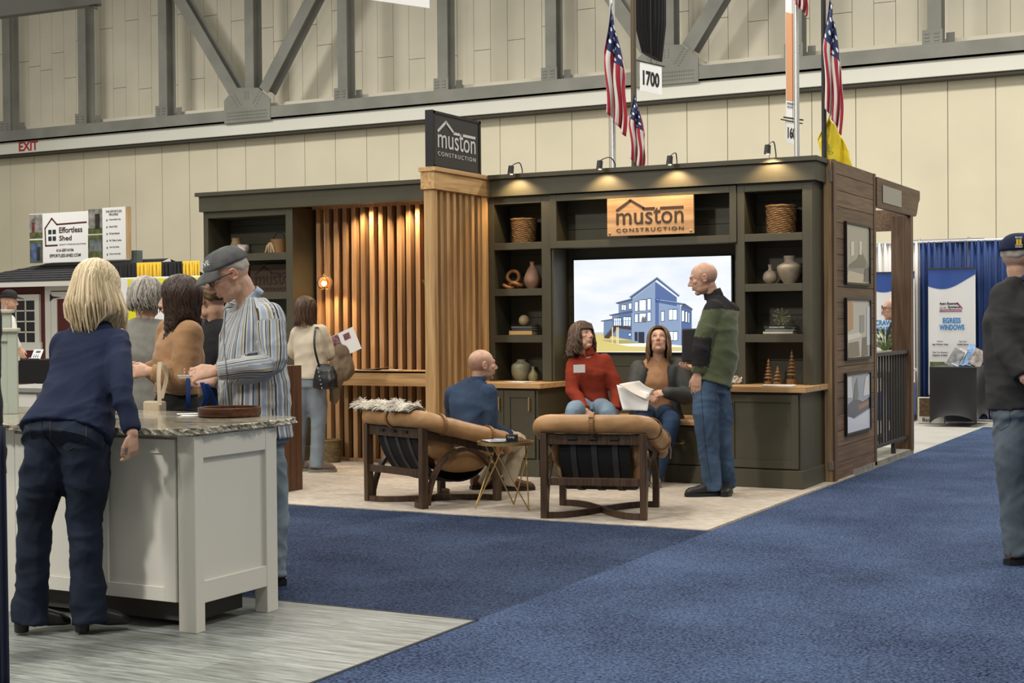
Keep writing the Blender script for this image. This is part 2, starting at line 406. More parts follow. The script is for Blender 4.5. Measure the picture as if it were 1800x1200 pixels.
# ============================================================ HANGING AND STANDING THINGS BEHIND THE BOOTH
def pole(px, w_, mt, lab, r=.03, top=-80, z0=0):
    p = dep(px, 300, w_); q = Vector((p.x, p.y, z0)); zt = dep(px, top, w_).z
    mb = MB(); mb.lathe([(r*5, 0), (r*5, .02), (r*1.2, .03), (r, .05), (r, zt-.06), (r*1.6, zt-.06), (r*1.6, zt-.02), (r*.6, zt)], 12, Matrix.Translation(q))
    return obj('flag_pole', mb, mt, sm=True, label=lab, cat='flag pole', group='flag poles behind the booth')
silver = mat('silver_pole', (.55, .55, .53), .35, .6)
Pp = [(1078, 15.6, silver, 'silver flag pole left of the black hanging bag'), (1115, 15.2, mat('bronze_pole', (.10, .075, .045), .5, .3), 'bronze flag pole just left of the 1700 sign'),
      (1401, 15.4, silver, 'silver flag pole beside the orange banner'), (1449, 17.2, black, 'black flag pole rightmost, in front of the yellow flag')]
for p in Pp: pole(*p)
def flag_mat(name, kind):
    m = bpy.data.materials.new(name); m.use_nodes = True; nt = m.node_tree; N = nt.nodes; L = nt.links; b = N['Principled BSDF']; b.inputs['Roughness'].default_value = .7
    if kind == 'usa':
        uv = N.new('ShaderNodeAttribute'); uv.attribute_name = 'flaguv'; sx = N.new('ShaderNodeSeparateXYZ'); L.new(uv.outputs['Vector'], sx.inputs[0])
        def mth(op, a, b_=None):
            q = N.new('ShaderNodeMath'); q.operation = op
            for i, z in enumerate((a, b_)):
                if z is None: continue
                if isinstance(z, (int, float)): q.inputs[i].default_value = z
                else: L.new(z, q.inputs[i])
            return q.outputs[0]
        st = mth('LESS_THAN', mth('FRACT', mth('MULTIPLY', sx.outputs['Y'], 6.5)), .5)   # stripes, red first
        m1 = N.new('ShaderNodeMix'); m1.data_type = 'RGBA'; L.new(st, m1.inputs[0]); m1.inputs[6].default_value = (.70, .66, .62, 1); m1.inputs[7].default_value = (.36, .012, .03, 1)
        can = mth('MULTIPLY', mth('LESS_THAN', sx.outputs['X'], .36), mth('LESS_THAN', sx.outputs['Y'], .77))
        cx = mth('SUBTRACT', mth('FRACT', mth('MULTIPLY', sx.outputs['X'], 17)), .5); cy = mth('SUBTRACT', mth('FRACT', mth('MULTIPLY', sx.outputs['Y'], 9.3)), .5)
        par = mth('FRACT', mth('MULTIPLY', mth('ADD', mth('FLOOR', mth('MULTIPLY', sx.outputs['X'], 17)), mth('FLOOR', mth('MULTIPLY', sx.outputs['Y'], 9.3))), .5))
        star = mth('MULTIPLY', mth('LESS_THAN', mth('ADD', mth('MULTIPLY', cx, cx), mth('MULTIPLY', cy, cy)), .10), mth('LESS_THAN', par, .25))
        m2 = N.new('ShaderNodeMix'); m2.data_type = 'RGBA'; L.new(star, m2.inputs[0]); m2.inputs[6].default_value = (.015, .025, .10, 1); m2.inputs[7].default_value = (.8, .8, .8, 1)
        m3 = N.new('ShaderNodeMix'); m3.data_type = 'RGBA'; L.new(can, m3.inputs[0]); L.new(m1.outputs[2], m3.inputs[6]); L.new(m2.outputs[2], m3.inputs[7])
        L.new(m3.outputs[2], b.inputs['Base Color'])
    else: b.inputs['Base Color'].default_value = (.72, .56, .02, 1)
    return m
usa = flag_mat('stars_and_stripes', 'usa'); yel = flag_mat('yellow_flag_cloth', 'y')
def flag(px, y0, y1, w_, mt, lab, spread, nf=3.2, ph=0, name='hanging_flag', side=1, hoist=.62):
    """limp flag: the hoist edge runs down the pole, the fly end drops in folds beside it"""
    top = dep(px, y0, w_); bot = dep(px, y1, w_); Ht = (top-bot).length; W = Ht*1.0
    mb = MB(); uvs = []; nu, nv = 40, 40; R_ = RT.normalized(); D_ = Vector((FW.x, FW.y, 0)).normalized()
    for j in range(nv):
        for i in range(nu):
            u = i/(nu-1); v = j/(nv-1)     # u along fly, v down the hoist
            z = top.z-Ht*((1-hoist*.45)*u+hoist*.45*v*(1-.35*u))
            wdt = spread*(.16+.84*min(1, u*2.2+v*.2))*(1-.25*u*u)
            s_ = (v-.42)*2.0+.22*math.sin(nf*2*PI*v+ph+u*2)+.10*math.sin(9*u+ph)
            d_ = math.cos(nf*2*PI*v+ph+u*3)*.10+.02*math.sin(9*v+3*u)
            c_ = top.copy(); c_.z = z
            mb.v.append(c_+R_*(side*wdt*s_*.5)-D_*(.05+d_*.5)); uvs.append((u, v, 0))
    for j in range(nv-1):
        for i in range(nu-1): mb.f.append([j*nu+i, j*nu+i+1, (j+1)*nu+i+1, (j+1)*nu+i]); mb.m.append(0)
    me = mb.mesh(name); at = me.attributes.new('flaguv', 'FLOAT_VECTOR', 'POINT'); at.data.foreach_set('vector', np.array(uvs, 'f').ravel())
    o = obj(name, me, mt, sm=True, angle=180, label=lab, cat='flag', group='flags hanging behind the booth')
    so = o.modifiers.new('cloth', 'SOLIDIFY'); so.thickness = .006; return o
flag(1077, 8, 266, 15.5, usa, 'striped flag on the silver pole left of the black bag', .27, 2.7, .3)
flag(1117, 160, 322, 15.1, usa, 'low striped flag on the bronze pole below the 1700 sign', .20, 2.4, 1.0)
flag(1403, -90, 44, 15.3, usa, 'striped flag tip above the orange banner', .18, 2.6, .2)
flag(1460, -12, 266, 17.1, usa, 'striped flag on the black pole at right', .25, 2.5, 1.2)
fy = flag(1461, 200, 335, 17.3, yel, 'yellow flag hanging below the rightmost striped flag', .46, 1.5, 1.2)
Mz = face_matrix(dep(1444, 247, 16.9), tuple(RT*.55-Vector((0, 0, 1))), tuple(RT+Vector((0, 0, .55))))
mb = MB(); mb_text(mb, 'NT TREAD', 0, 0, .20, .05, Mz); obj('lettering', mb, black, fy)
# black drape bag hanging from the roof, with the 1700 aisle sign
def bagf(u, v):
    a = 2*PI*u; z = 1-v; r = .30*(1-.35*max(0, .35-z)/.35*1.0); r *= 1+.06*math.sin(22*a/1.0)*1
    w_ = 18.0; c = dep(1143+(10 if z < .3 else 0)*(.3-z), -60+v*160, w_); return c+RT*(r*.62*math.cos(a))+Vector((FW.x, FW.y, 0))*(r*.5*math.sin(a))+Vector((0, 0, -.06*math.cos(a)*v))
mb = MB(); mb.grid(bagf, 120, 14, closed_u=True); mb.f.append(list(range(13*120, 14*120))); mb.m.append(0)
obj('hanging_drape', mb, black_cloth, sm=True, angle=70, label='gathered black drape hanging from the roof above the 1700 sign', cat='drape')
def aisle_sign(name, px0, px1, yt, yb, w_, num, lab, cut=None):
    c = dep((px0+px1)/2, (yt+yb)/2, w_); hh = (yb-yt)/F_PX*w_*.84; d = Vector((.22, 1, 0)).normalized()
    hw = (px1-px0)/F_PX*w_/abs(d.dot(RT))/2
    th = thing(name, lab, 'sign', c-Vector((0, 0, hh/2)), group='hanging aisle number signs')
    Mf = face_matrix(c-d*hw-Vector((0, 0, hh/2)), d, (0, 0, 1))
    mb = MB(); mb.box(0, 2*hw, 0, hh, -.006, 0, Mf); obj('sign_board', mb, paper, th)
    mb = MB(); mb_text(mb, num, hw, hh*.22, 2*hw*.76, hh*.52, Mf, z=.001, bold=.04, align='CENTER'); obj('number', mb, black, th)
    mb = MB(); mb.tube([Mf @ Vector((-.12, hh*1.02, 0)), Mf @ Vector((2*hw+.06, hh*1.02, 0))], .008, 6); mb.tube([Mf @ Vector((hw, hh, 0)), Mf @ Vector((hw, hh+3, 0))], .004, 5)
    obj('hanger', mb, black, th); return th
aisle_sign('aisle_sign', 1123, 1166, 108, 168, 17.8, '1700', 'white hanging aisle sign numbered 1700')
aisle_sign('aisle_sign', 1378, 1410, 211, 256, 18.2, '1600', 'white hanging aisle sign numbered 160 behind a pole')
# orange sponsor banner
c0 = dep(1379, 2, 18.4); c1 = dep(1407, 208, 18.4); d = Vector((.35, 1, 0)).normalized()
hw = 28/F_PX*18.4/d.dot(RT)/2; hgt = c0.z-c1.z
th = thing('hanging_banner', 'tall orange and white banner hanging behind the booth', 'banner', ((c0+c1)/2)-Vector((0, 0, hgt/2)))
Mf = face_matrix(Vector(((c0.x+c1.x)/2, (c0.y+c1.y)/2, c1.z))-d*hw, d, (0, 0, 1))
mb = MB(); mb.box(0, 2*hw, 0, hgt+.3, -.004, 0, Mf); obj('banner_cloth', mb, paper, th)
mb = MB(); mb.box(.004, 2*hw, .22, hgt-.16, 0, .002, Mf); obj('orange_panel', mb, mat('banner_orange', (.62, .30, .15), .7), th)
mb = MB(); mb_text(mb, 'SPONSORED BY', .02, .17, 2*hw*.6, .025, Mf, z=.003); mb_text(mb, 'WELCOME', .02, .13, 2*hw*.4, .02, Mf, z=.003); obj('lettering', mb, mat('grey_ink', (.12, .12, .12), .7), th)
mb = MB(); mb.tube([Mf @ Vector((-.05, 0, 0)), Mf @ Vector((2*hw+.08, 0, 0))], .01, 6); obj('rod', mb, black, th)
c = dep(707, -14, 19); mb = MB(); Mf = face_matrix(c, (.5, 1, 0), (0, 0, 1)); mb.box(-.5, .42, -.16, .25, -.01, 0, Mf)
obj('hanging_sign', mb, paper, label='white sign hanging at the top edge above the booth', cat='sign')
# ============================================================ BOOTH, RIGHT WING
YF = 11.967; YB = 12.36; XL = -6.535; XR = -3.455; ZT = 2.555
boothR = (XL+XR)/2
# bookcases: left and right of the screen
def bookcase(name, x0, x1, sl, sr, lab, shelves, y0, zb, ztop, depth=.36, first=2.483):
    """face frame, side panels, back and shelves; openings from x0+sl to x1-sr"""
    t = thing(name, lab, 'bookcase', ((x0+x1)/2, y0+depth/2, zb), group='olive built-in bookcases of the booth')
    a, b = x0+sl, x1-sr
    mb = MB(); mb.box(x0, a, y0, y0+.022, zb, ztop); mb.box(b, x1, y0, y0+.022, zb, ztop); mb.box(a, b, y0, y0+.022, first, ztop)
    for (zl, zh) in shelves: mb.box(a, b, y0, y0+.022, zl, zh)
    obj('face_frame', mb, olive, t, bevel=.002)
    mb = MB(); mb.box(x0, x0+.02, y0+.02, y0+depth, zb, ztop); obj('side_panel', mb, olive, t)
    mb = MB(); mb.box(x1-.02, x1, y0+.02, y0+depth, zb, ztop); obj('side_panel', mb, olive, t)
    z = zb
    mb = MB(); ss = 0
    while z < ztop: mb.box(x0+.02, x1-.02, y0+depth-.03, y0+depth-.012, z, min(z+.192, ztop)); z += .197
    mb.box(x0+.02, x1-.02, y0+depth-.014, y0+depth, zb, ztop); obj('back_panel', mb, olive, t)
    for a_, b_ in ((a-.016, a), (b, b+.016)): mb = MB(); mb.box(a_, b_, y0+.021, y0+depth-.03, zb, ztop); obj('inner_lining', mb, olive, t)
    for (zl, zh) in shelves:
        mb = MB(); mb.box(x0+.02, x1-.02, y0+.022, y0+depth-.03, zh-.03, zh-.001); obj('shelf', mb, olive, t)
    mb = MB(); mb.box(x0+.02, x1-.02, y0+.022, y0+depth-.03, first, first+.02); obj('top_panel', mb, olive, t)
    return t
SH = [(2.058, 2.123), (1.632, 1.697), (1.200, 1.268)]
bookcase('bookcase', XL, -5.895, .055, .092, 'olive bookcase with four niches left of the television', SH, YF, .842, ZT)
bookcase('bookcase', -4.112, XR, .065, .087, 'olive bookcase with four niches right of the television', SH, YF, .842, ZT)
# header between them, with sign niche
t = thing('header_cabinet', 'olive open cabinet above the television holding the wooden sign', 'cabinet', (-5.0, YF+.15, 2.058))
mb = MB(); x0, x1 = -5.893, -4.116
mb.box(x0, -5.827, YF-.012, YF+.02, 2.058, 2.545); mb.box(-4.177, x1, YF-.012, YF+.02, 2.058, 2.545); mb.box(-5.827, -4.177, YF-.012, YF+.02, 2.484, 2.545); mb.box(-5.827, -4.177, YF-.012, YF+.02, 2.058, 2.121)
obj('face_frame', mb, olive, t, bevel=.002)
mb = MB(); mb.box(x0, x1, YF+.02, YF+.30, 2.062, 2.10); mb.box(x0, x1, YF+.02, YF+.3, 2.50, 2.545); mb.box(x0, x0+.05, YF+.02, YF+.3, 2.1, 2.5); mb.box(x1-.05, x1, YF+.02, YF+.3, 2.1, 2.5); obj('cabinet_box', mb, olive, t)
mb = MB()
for k in range(3): mb.box(x0, x1, YF+.26, YF+.28, 2.1+k*.14, 2.1+k*.14+.135)
mb.box(x0, x1, YF+.275, YF+.3, 2.1, 2.5); obj('back_panel', mb, olive, t)
# shiplap wall behind the television
mb = MB(); z = .5
while z < 2.06: mb.box(-5.893, -4.114, 12.30, 12.32, z, z+.155); z += .16
mb.box(-5.893, -4.114, 12.315, 12.34, .45, 2.06)
struct('wall_recess', mb, olive)
mb = MB(); mb.box(-5.893, -5.873, YF+.02, 12.30, .55, 2.06); struct('wall_recess_left', mb, olive)
mb = MB(); mb.box(-4.134, -4.114, YF+.02, 12.30, .55, 2.06); struct('wall_recess_right', mb, olive)
# crown
crown_l = 'olive crown fascia capping the right half of the booth'
t = thing('crown_fascia', crown_l, 'fascia', (-5.0, YF, ZT))
mb = MB(); mb.box(-6.50, -3.415, YF-.045, YF-.002, ZT-.003, 2.712); mb.box(-3.45, -3.415, YF-.002, 12.36, ZT-.003, 2.712); mb.box(-6.50, -3.45, YF-.002, 12.36, 2.66, 2.712); obj('fascia_board', mb, olive, t, bevel=.002)
mb = MB(); mb.box(-6.50, -3.395, YF-.075, 12.38, 2.712, 2.752); obj('cap_board', mb, olive, t, bevel=.002)
# lower cabinets
def lower_cab(name, x0, x1, y0, y1, z1, lab, doors, toe=True, plinth=.155):
    t = thing(name, lab, 'cabinet', ((x0+x1)/2, (y0+y1)/2, 0.006), group='olive base cabinets of the booth')
    mb = MB(); mb.box(x0, x1, y0+.022, y1, .02, z1); obj('carcass', mb, olive, t, bevel=.002)
    mb = MB(); mb.box(x0-.001, x1+.02, y0-.003, y1, .008, plinth); obj('plinth', mb, olive, t, bevel=.003)
    for d in doors:
        a, b, zl, zh, hx, kind = d
        fr = .062; mb = MB(); mb.box(a, a+fr, y0, y0+.02, zl, zh); mb.box(b-fr, b, y0, y0+.02, zl, zh); mb.box(a+fr, b-fr, y0, y0+.02, zh-fr, zh); mb.box(a+fr, b-fr, y0, y0+.02, zl, zl+fr)
        mb.box(a+fr, b-fr, y0+.011, y0+.02, zl+fr, zh-fr)
        if kind == 'slab': mb = MB(); mb.box(a, b, y0, y0+.02, zl, zh)
        o = obj('door' if kind == 'door' else 'drawer_front', mb, olive, t, bevel=.0015)
        mb = MB()
        if kind == 'door':
            zc = zh-.12; mb.box(hx-.006, hx+.006, y0-.03, y0-.022, zc-.06, zc+.06); mb.box(hx-.004, hx+.004, y0-.024, y0+.001, zc-.045, zc-.037); mb.box(hx-.004, hx+.004, y0-.024, y0+.001, zc+.037, zc+.045)
        else:
            zc = (zl+zh)/2+.02; mb.box(hx-.06, hx+.06, y0-.03, y0-.022, zc-.006, zc+.006); mb.box(hx-.045, hx-.037, y0-.024, y0+.001, zc-.004, zc+.004); mb.box(hx+.037, hx+.045, y0-.024, y0+.001, zc-.004, zc+.004)
        obj('handle', mb, brass, o, bevel=.001)
    return t
lower_cab('base_cabinet', XL, -5.86, 11.60, YB, .794, 'olive base cabinet with brass handles left of the bench', [(-6.52, -6.20, .17, .775, -6.235, 'door'), (-6.195, -5.885, .17, .775, -5.93, 'door')])
lower_cab('base_cabinet', -4.10, -3.455, 11.60, YB, .794, 'olive base cabinet right of the bench under the wooden trees', [(-4.085, -3.475, .17, .775, -4.045, 'door')])
for x0, x1, lab in ((XL, -5.815, 'short butcher block counter left of the bench'), (-4.13, -3.405, 'butcher block counter under the wooden trees')):
    mb = MB(); mb.box(x0, x1, 11.575, YF+.35, .795, .841); obj('counter_top', mb, butcher, bevel=.003, label=lab, cat='counter', group='wooden counter tops of the booth')
bench = lower_cab('storage_bench', -5.836, -4.125, 11.68, YB-.03, .50, 'low olive storage bench with drawers and a wooden seat below the television', [(-5.82, -4.99, .165, .485, -5.4, 'slab'), (-4.98, -4.14, .165, .485, -4.55, 'slab')])
mb = MB(); mb.box(-5.856, -4.108, 11.62, 12.29, .502, .545); obj('seat', mb, butcher, bench, bevel=.003)
# oak screen post and slats between the wings
t = thing('slat_screen', 'light oak slatted divider between the two halves of the booth', 'screen', (-6.6, 11.45, .006))
mb = MB(); mb.box(-6.645, -6.54, 10.982, 11.03, .008, 2.56); obj('end_post', mb, oak, t, bevel=.002)
for k in range(8):
    y = 10.985+.1125*k+.001
    if k == 0: y += .05
    mb = MB(); mb.box(-6.625, -6.545, y, y+(.05 if k else .01), .008, 2.56); obj('slat', mb, oak, t)
mb = MB(); mb.box(-6.63, -6.54, 11.85, 11.965, .008, 2.56); obj('slat', mb, oak, t)
mb = MB(); mb.box(-6.66, -6.52, 10.955, 11.985, 2.558, 2.712); mb2 = MB(); mb2.box(-6.675, -6.502, 10.94, 11.99, 2.712, 2.750)
obj('crown_board', mb, oak_y, t, bevel=.002); obj('cap_board', mb2, oak_y, t, bevel=.002)
mb = MB(); mb.box(-6.522, -6.508, 11.94, 11.985, 2.558, 2.712); mb.box(-6.66, -6.52, 10.95, 11.98, .008, .05) if False else None
obj('corner_trim', mb, oak, t)
# roof-top box sign
def logo(mb, M, W, H, bold=.012, z=.0):
    """house-roof line over two lines of lettering; W x H overall"""
    t_ = H*.075
    def seg(a, b, w_=t_): 
        a = Vector((a[0]*W, a[1]*H, z)); b = Vector((b[0]*W, b[1]*H, z)); d = (b-a).normalized(); n = Vector((-d.y, d.x, 0))*w_/2
        v = [a-n, b-n, b+n, a+n]; v = v+[p+Vector((0, 0, .003)) for p in v]
        mb.add(v, [(3, 2, 1, 0), (4, 5, 6, 7), (0, 1, 5, 4), (1, 2, 6, 5), (2, 3, 7, 6), (3, 0, 4, 7)], M)
    seg((0, .66), (.22, .97)); seg((.21, .97), (.42, .70)); seg((.40, .69), (.58, .69)); seg((.66, .69), (1, .69))
    for (s_, x0, x1, y0, y1) in (('mus', 0, .545, .22, .59), ('t', .56, .67, .22, .72), ('on', .675, 1, .22, .59)):
        mb_text(mb, s_, x0*W, y0*H, (x1-x0)*W, (y1-y0)*H, M, z=z, depth=.003, bold=bold)
    mb_text(mb, 'CONSTRUCTION', 0, 0, W, H*.115, M, z=z, depth=.003, bold=bold*1.2, spacing=1.35)
t = thing('rooftop_sign', 'black box sign with white lettering standing on the oak divider', 'sign', (-6.6, 11.44, 2.751))
mb = MB(); mb.box(-6.63, -6.57, 11.02, 11.88, 2.752, 3.252); obj('sign_box', mb, mat('sign_charcoal', (.032, .029, .028), .5), t)
mb = MB()
for a, b, c_, d_ in ((11.02, 11.05, 2.752, 3.252), (11.85, 11.88, 2.752, 3.252), (11.02, 11.88, 3.228, 3.252), (11.02, 11.88, 2.752, 2.776)): mb.box(-6.575, -6.562, a, b, c_, d_)
mb.box(-6.64, -6.562, 11.008, 11.022, 2.752, 3.256); obj('frame', mb, black, t)
mb = MB(); logo(mb, face_matrix((-6.568, 11.10, 2.865), (0, 1, 0), (0, 0, 1)), .68, .32, .0); obj('lettering', mb, mat('sign_white', (.62, .60, .60), .5), t)
# wooden sign
t = thing('wooden_sign', 'oak board sign with burnt dark lettering above the television', 'sign', (-4.9, YF-.02, 2.145))
mb = MB(); mb.box(-5.312, -4.493, YF-.035, YF-.014, 2.146, 2.481); obj('board', mb, wood('sign_oak', (.34, .19, .085), (.52, .32, .16), 'x', 5), t, bevel=.002)
mb = MB(); logo(mb, face_matrix((-5.222, YF-.0365, 2.178), (1, 0, 0), (0, 0, 1)), .635, .29, .004); obj('lettering', mb, mat('burnt_wood', (.05, .03, .022), .8), t)
for x in (-5.287, -4.52):
    mb = MB(); mb.lathe([(.011, 0), (.011, .006), (.006, .009)], 12, face_matrix((x, YF-.036, 2.170), (1, 0, 0), (0, 0, 1))); obj('screw_cap', mb, brass, t, sm=True)
# television
t = thing('television', 'large wall television showing a modern blue house', 'television', (-5.03, 12.25, 1.10))
X0, X1, Z0, Z1 = -5.800, -4.272, 1.105, 1.957; YS = 12.262
mb = MB(); mb.box(X0-.008, X1+.012, YS+.002, YS+.038, Z0-.012, Z1+.010); obj('bezel', mb, black, t, bevel=.002)
def em(n, c, s_=1.0):
    k = 'tv_'+n
    return MATS.get(k) or emit_mat(k, c, s_)
TVW, TVH = X1-X0, Z1-Z0
tvM = face_matrix((X0, YS, Z0), (1, 0, 0), (0, 0, 1))
layers = {}
def poly(colname, pts, lay):
    mb = layers.setdefault(colname, MB()); z = .0006*lay
    v = [(p[0]*TVW, p[1]*TVH, z) for p in pts]
    mb.add(v, [tuple(range(len(v)))], tvM)
# picture coordinates: px in frame -> 0..1 on the screen
def tp(px, py):
    p = on_y(px, py, YS); return ((p.x-X0)/TVW, (p.z-Z0)/TVH)
def tz(x, y): return tp(1000+x*.175, 440+y*.175)   # coordinates read off an enlarged view
def sky_screen():
    m = bpy.data.materials.new('screen_sky'); m.use_nodes = True; nt = m.node_tree; N = nt.nodes; L = nt.links; b = N['Principled BSDF']
    tc = N.new('ShaderNodeTexCoord'); mp = N.new('ShaderNodeMapping'); mp.inputs['Scale'].default_value = (1.2, 1, 4); L.new(tc.outputs['Object'], mp.inputs[0])
    t = N.new('ShaderNodeTexNoise'); t.inputs['Scale'].default_value = 1.6; t.inputs['Detail'].default_value = 3; L.new(mp.outputs[0], t.inputs[0])
    r = N.new('ShaderNodeValToRGB'); r.color_ramp.elements[0].position = .3; r.color_ramp.elements[1].position = .7; r.color_ramp.elements[0].color = (.74, .81, .95, 1); r.color_ramp.elements[1].color = (.95, .96, 1.0, 1)
    L.new(t.outputs[0], r.inputs[0]); L.new(r.outputs[0], b.inputs['Emission Color']); b.inputs['Emission Strength'].default_value = 1.05; b.inputs['Base Color'].default_value = (.02, .02, .02, 1); b.inputs['Roughness'].default_value = .3
    return m
mb = MB(); mb.add([(0, 0, 0), (TVW, 0, 0), (TVW, TVH, 0), (0, TVH, 0)], [(0, 1, 2, 3)], tvM); scr = obj('screen', mb, sky_screen(), t)
C_ = {'wall': (.17, .24, .37), 'wall_r': (.055, .10, .24), 'wall_m': (.12, .18, .29), 'dark': (.010, .015, .03), 'roof': (.05, .07, .13), 'trim': (.20, .30, .48), 'glass': (.62, .76, .98), 'grass': (.44, .38, .14), 'lawn': (.26, .24, .10), 'deck': (.05, .025, .025), 'post': (.55, .48, .30), 'path': (.60, .62, .68), 'tree': (.10, .11, .10), 'hedge': (.35, .38, .40)}
P_ = []
def q(c, pts, lay): poly(c, [tz(*p) for p in pts], lay)
q('grass', [(62, 1020), (62, 860), (250, 822), (700, 880), (1130, 950), (1130, 1010)], 1); q('hedge', [(240, 822), (350, 822), (350, 840), (240, 846)], 2)
q('lawn', [(320, 900), (640, 900), (760, 935), (500, 938)], 2); q('path', [(480, 938), (760, 932), (1130, 950), (1130, 970), (600, 962)], 3)
q('wall_m', [(500, 530), (635, 505), (635, 900), (500, 880)], 3); q('wall_m', [(435, 650), (635, 625), (635, 900), (435, 860)], 3); q('wall_m', [(350, 710), (440, 695), (440, 860), (350, 870)], 3)
q('roof', [(468, 525), (640, 480), (640, 505), (490, 540)], 5); q('roof', [(400, 648), (640, 600), (640, 628), (420, 658)], 5); q('roof', [(320, 706), (440, 686), (440, 700), (330, 716)], 5)
q('wall', [(632, 488), (868, 312), (868, 935), (632, 915)], 4); q('wall_r', [(868, 312), (1085, 470), (1085, 560), (868, 520)], 4); q('wall_r', [(868, 480), (905, 480), (905, 935), (868, 935)], 4)
q('roof', [(603, 466), (888, 264), (894, 290), (632, 484)], 6); q('trim', [(603, 466), (888, 264), (888, 272), (607, 474)], 7); q('roof', [(888, 264), (1116, 448), (1104, 468), (884, 296)], 6); q('trim', [(888, 264), (1116, 448), (1112, 456), (888, 276)], 7)
q('wall', [(905, 515), (1120, 545), (1130, 955), (905, 930)], 4); q('roof', [(880, 488), (1175, 532), (1160, 552), (905, 512)], 6); q('trim', [(880, 488), (1175, 532), (1172, 538), (882, 496)], 7)
q('wall_r', [(1125, 560), (1235, 590), (1235, 930), (1130, 955)], 4); q('roof', [(1160, 528), (1245, 585), (1240, 604), (1125, 566)], 6)
def win(x0, y0, x1, y1, nx=1, lay=8):
    q('dark', [(x0, y0+5), (x1, y0), (x1, y1), (x0, y1+4)], lay)
    w_ = (x1-x0-5*(nx+1))/nx
    for i in range(nx): a = x0+5+i*(w_+5); q('glass', [(a, y0+11), (a+w_, y0+8), (a+w_, y1-5), (a, y1-2)], lay+1)
for (a, b, c_, d_) in ((662, 508, 700, 612), (706, 490, 780, 608), (788, 478, 828, 600), (662, 630, 700, 724), (706, 624, 780, 720), (788, 614, 828, 712)): win(a, b, c_, d_)
win(528, 538, 580, 602, 2); win(600, 522, 636, 590); win(450, 672, 530, 758, 4); win(545, 660, 628, 760, 3)
win(1002, 586, 1090, 700, 2); win(926, 606, 962, 712); win(1132, 594, 1165, 715); win(1168, 606, 1196, 722); win(1198, 616, 1216, 728); win(1005, 808, 1096, 905, 2); win(598, 826, 630, 858)
q('dark', [(700, 818), (760, 818), (760, 932), (700, 925)], 8); q('dark', [(662, 818), (692, 818), (692, 912), (662, 906)], 8); q('dark', [(905, 490), (915, 490), (915, 500), (905, 500)], 8)
q('deck', [(490, 752), (630, 768), (630, 800), (500, 782), (440, 762)], 9); q('deck', [(352, 880), (455, 762), (500, 770), (405, 885)], 9)
for x in (440, 484, 498): q('post', [(x-5, 770), (x+5, 770), (x+5, 940), (x-5, 940)], 10)
for i in range(14): q('dark', [(450+i*13, 712), (452+i*13, 712), (452+i*13, 762), (450+i*13, 756)], 10)
q('dark', [(440, 708), (632, 704), (632, 708), (440, 712)], 10); q('dark', [(362, 860), (440, 762), (440, 766), (362, 866)], 10)
q('tree', [(732, 690), (745, 655), (760, 680), (770, 650), (782, 715), (730, 716)], 10)
for cn, mb in layers.items(): obj('screen_picture_'+cn, mb, em(cn, C_[cn], 1.0), scr)
# gooseneck lamps on the crown
def spot(name, loc, target, power, angle, color=(1, .70, .38), blend=.6, r=.02):
    l = bpy.data.lights.new(name, 'SPOT'); l.energy = power; l.color = color; l.spot_size = math.radians(angle); l.spot_blend = blend; l.shadow_soft_size = r
    o = bpy.data.objects.new(name, l); COL.objects.link(o); o.location = loc; o.rotation_euler = (Vector(target)-Vector(loc)).to_track_quat('-Z', 'Y').to_euler(); return o
bulb = emit_mat('warm_bulb', (1, .72, .40), 14)
for i, (hx, hy, bx, by, lab) in enumerate(((898, 299, 918, 304, 'leftmost black gooseneck lamp on the booth crown'), (1054, 290, 1081, 295, 'second black gooseneck lamp from the left on the crown'), (1177, 282, 1190, 288, 'third black gooseneck lamp from the left on the crown'), (1349, 263, 1364, 277, 'rightmost black gooseneck lamp on the booth crown'))):
    base = on_y(bx, by+2, YF+.02); base.z = 2.752; hd = on_y(hx, hy, YF-.17)
    t = thing('gooseneck_lamp', lab, 'lamp', base, group='gooseneck lamps along the crown')
    top = Vector((hd.x, hd.y+.03, hd.z+.045)); mid = (base+top)/2; mid.z = max(base.z, top.z)+.035
    mb = MB(); mb.tube(spline([base, base+Vector((0, -.005, .05)), mid+Vector((0, .04, 0)), top+Vector((0, .01, .005)), hd+Vector((0, .02, .02))], 6), .005, 8); mb.box(base.x-.02, base.x+.02, base.y-.02, base.y+.02, 2.752, 2.758); obj('arm', mb, black, t, sm=True)
    Mh = Matrix.Translation(hd) @ Matrix.Rotation(math.radians(-14), 4, 'X')
    mb = MB(); mb.lathe([(.012, .04), (.026, .037), (.028, -.035), (.024, -.035), (.022, -.015)], 20, Mh); obj('lamp_head', mb, black, t, sm=True, angle=35)
    mb = MB(); mb.lathe([(.0, -.014), (.021, -.014), (.021, -.017), (.0, -.018)], 16, Mh, cap=False); obj('bulb', mb, bulb, t)
    spot('lamp_light', hd+Vector((0, .004, -.04)), (hd.x+.03, YF+.05, 1.9), 24, 128)
# pine stud and shadow gap at the end of the wing
t = thing('wall_stud', 'raw pine stud between the olive wing and the plank wall', 'post', (-3.41, 12.33, .006))
mb = MB(); mb.box(-3.44, -3.375, 12.25, 12.40, .008, 2.74); obj('stud', mb, pine, t, bevel=.003)
mb = MB(); mb.box(-3.385, -3.366, 12.245, 12.27, 2.56, 2.66); mb.box(-3.40, -3.366, 12.235, 12.26, .11, .18); obj('bracket', mb, mat('galvanised', (.42, .42, .40), .4, .7), t)
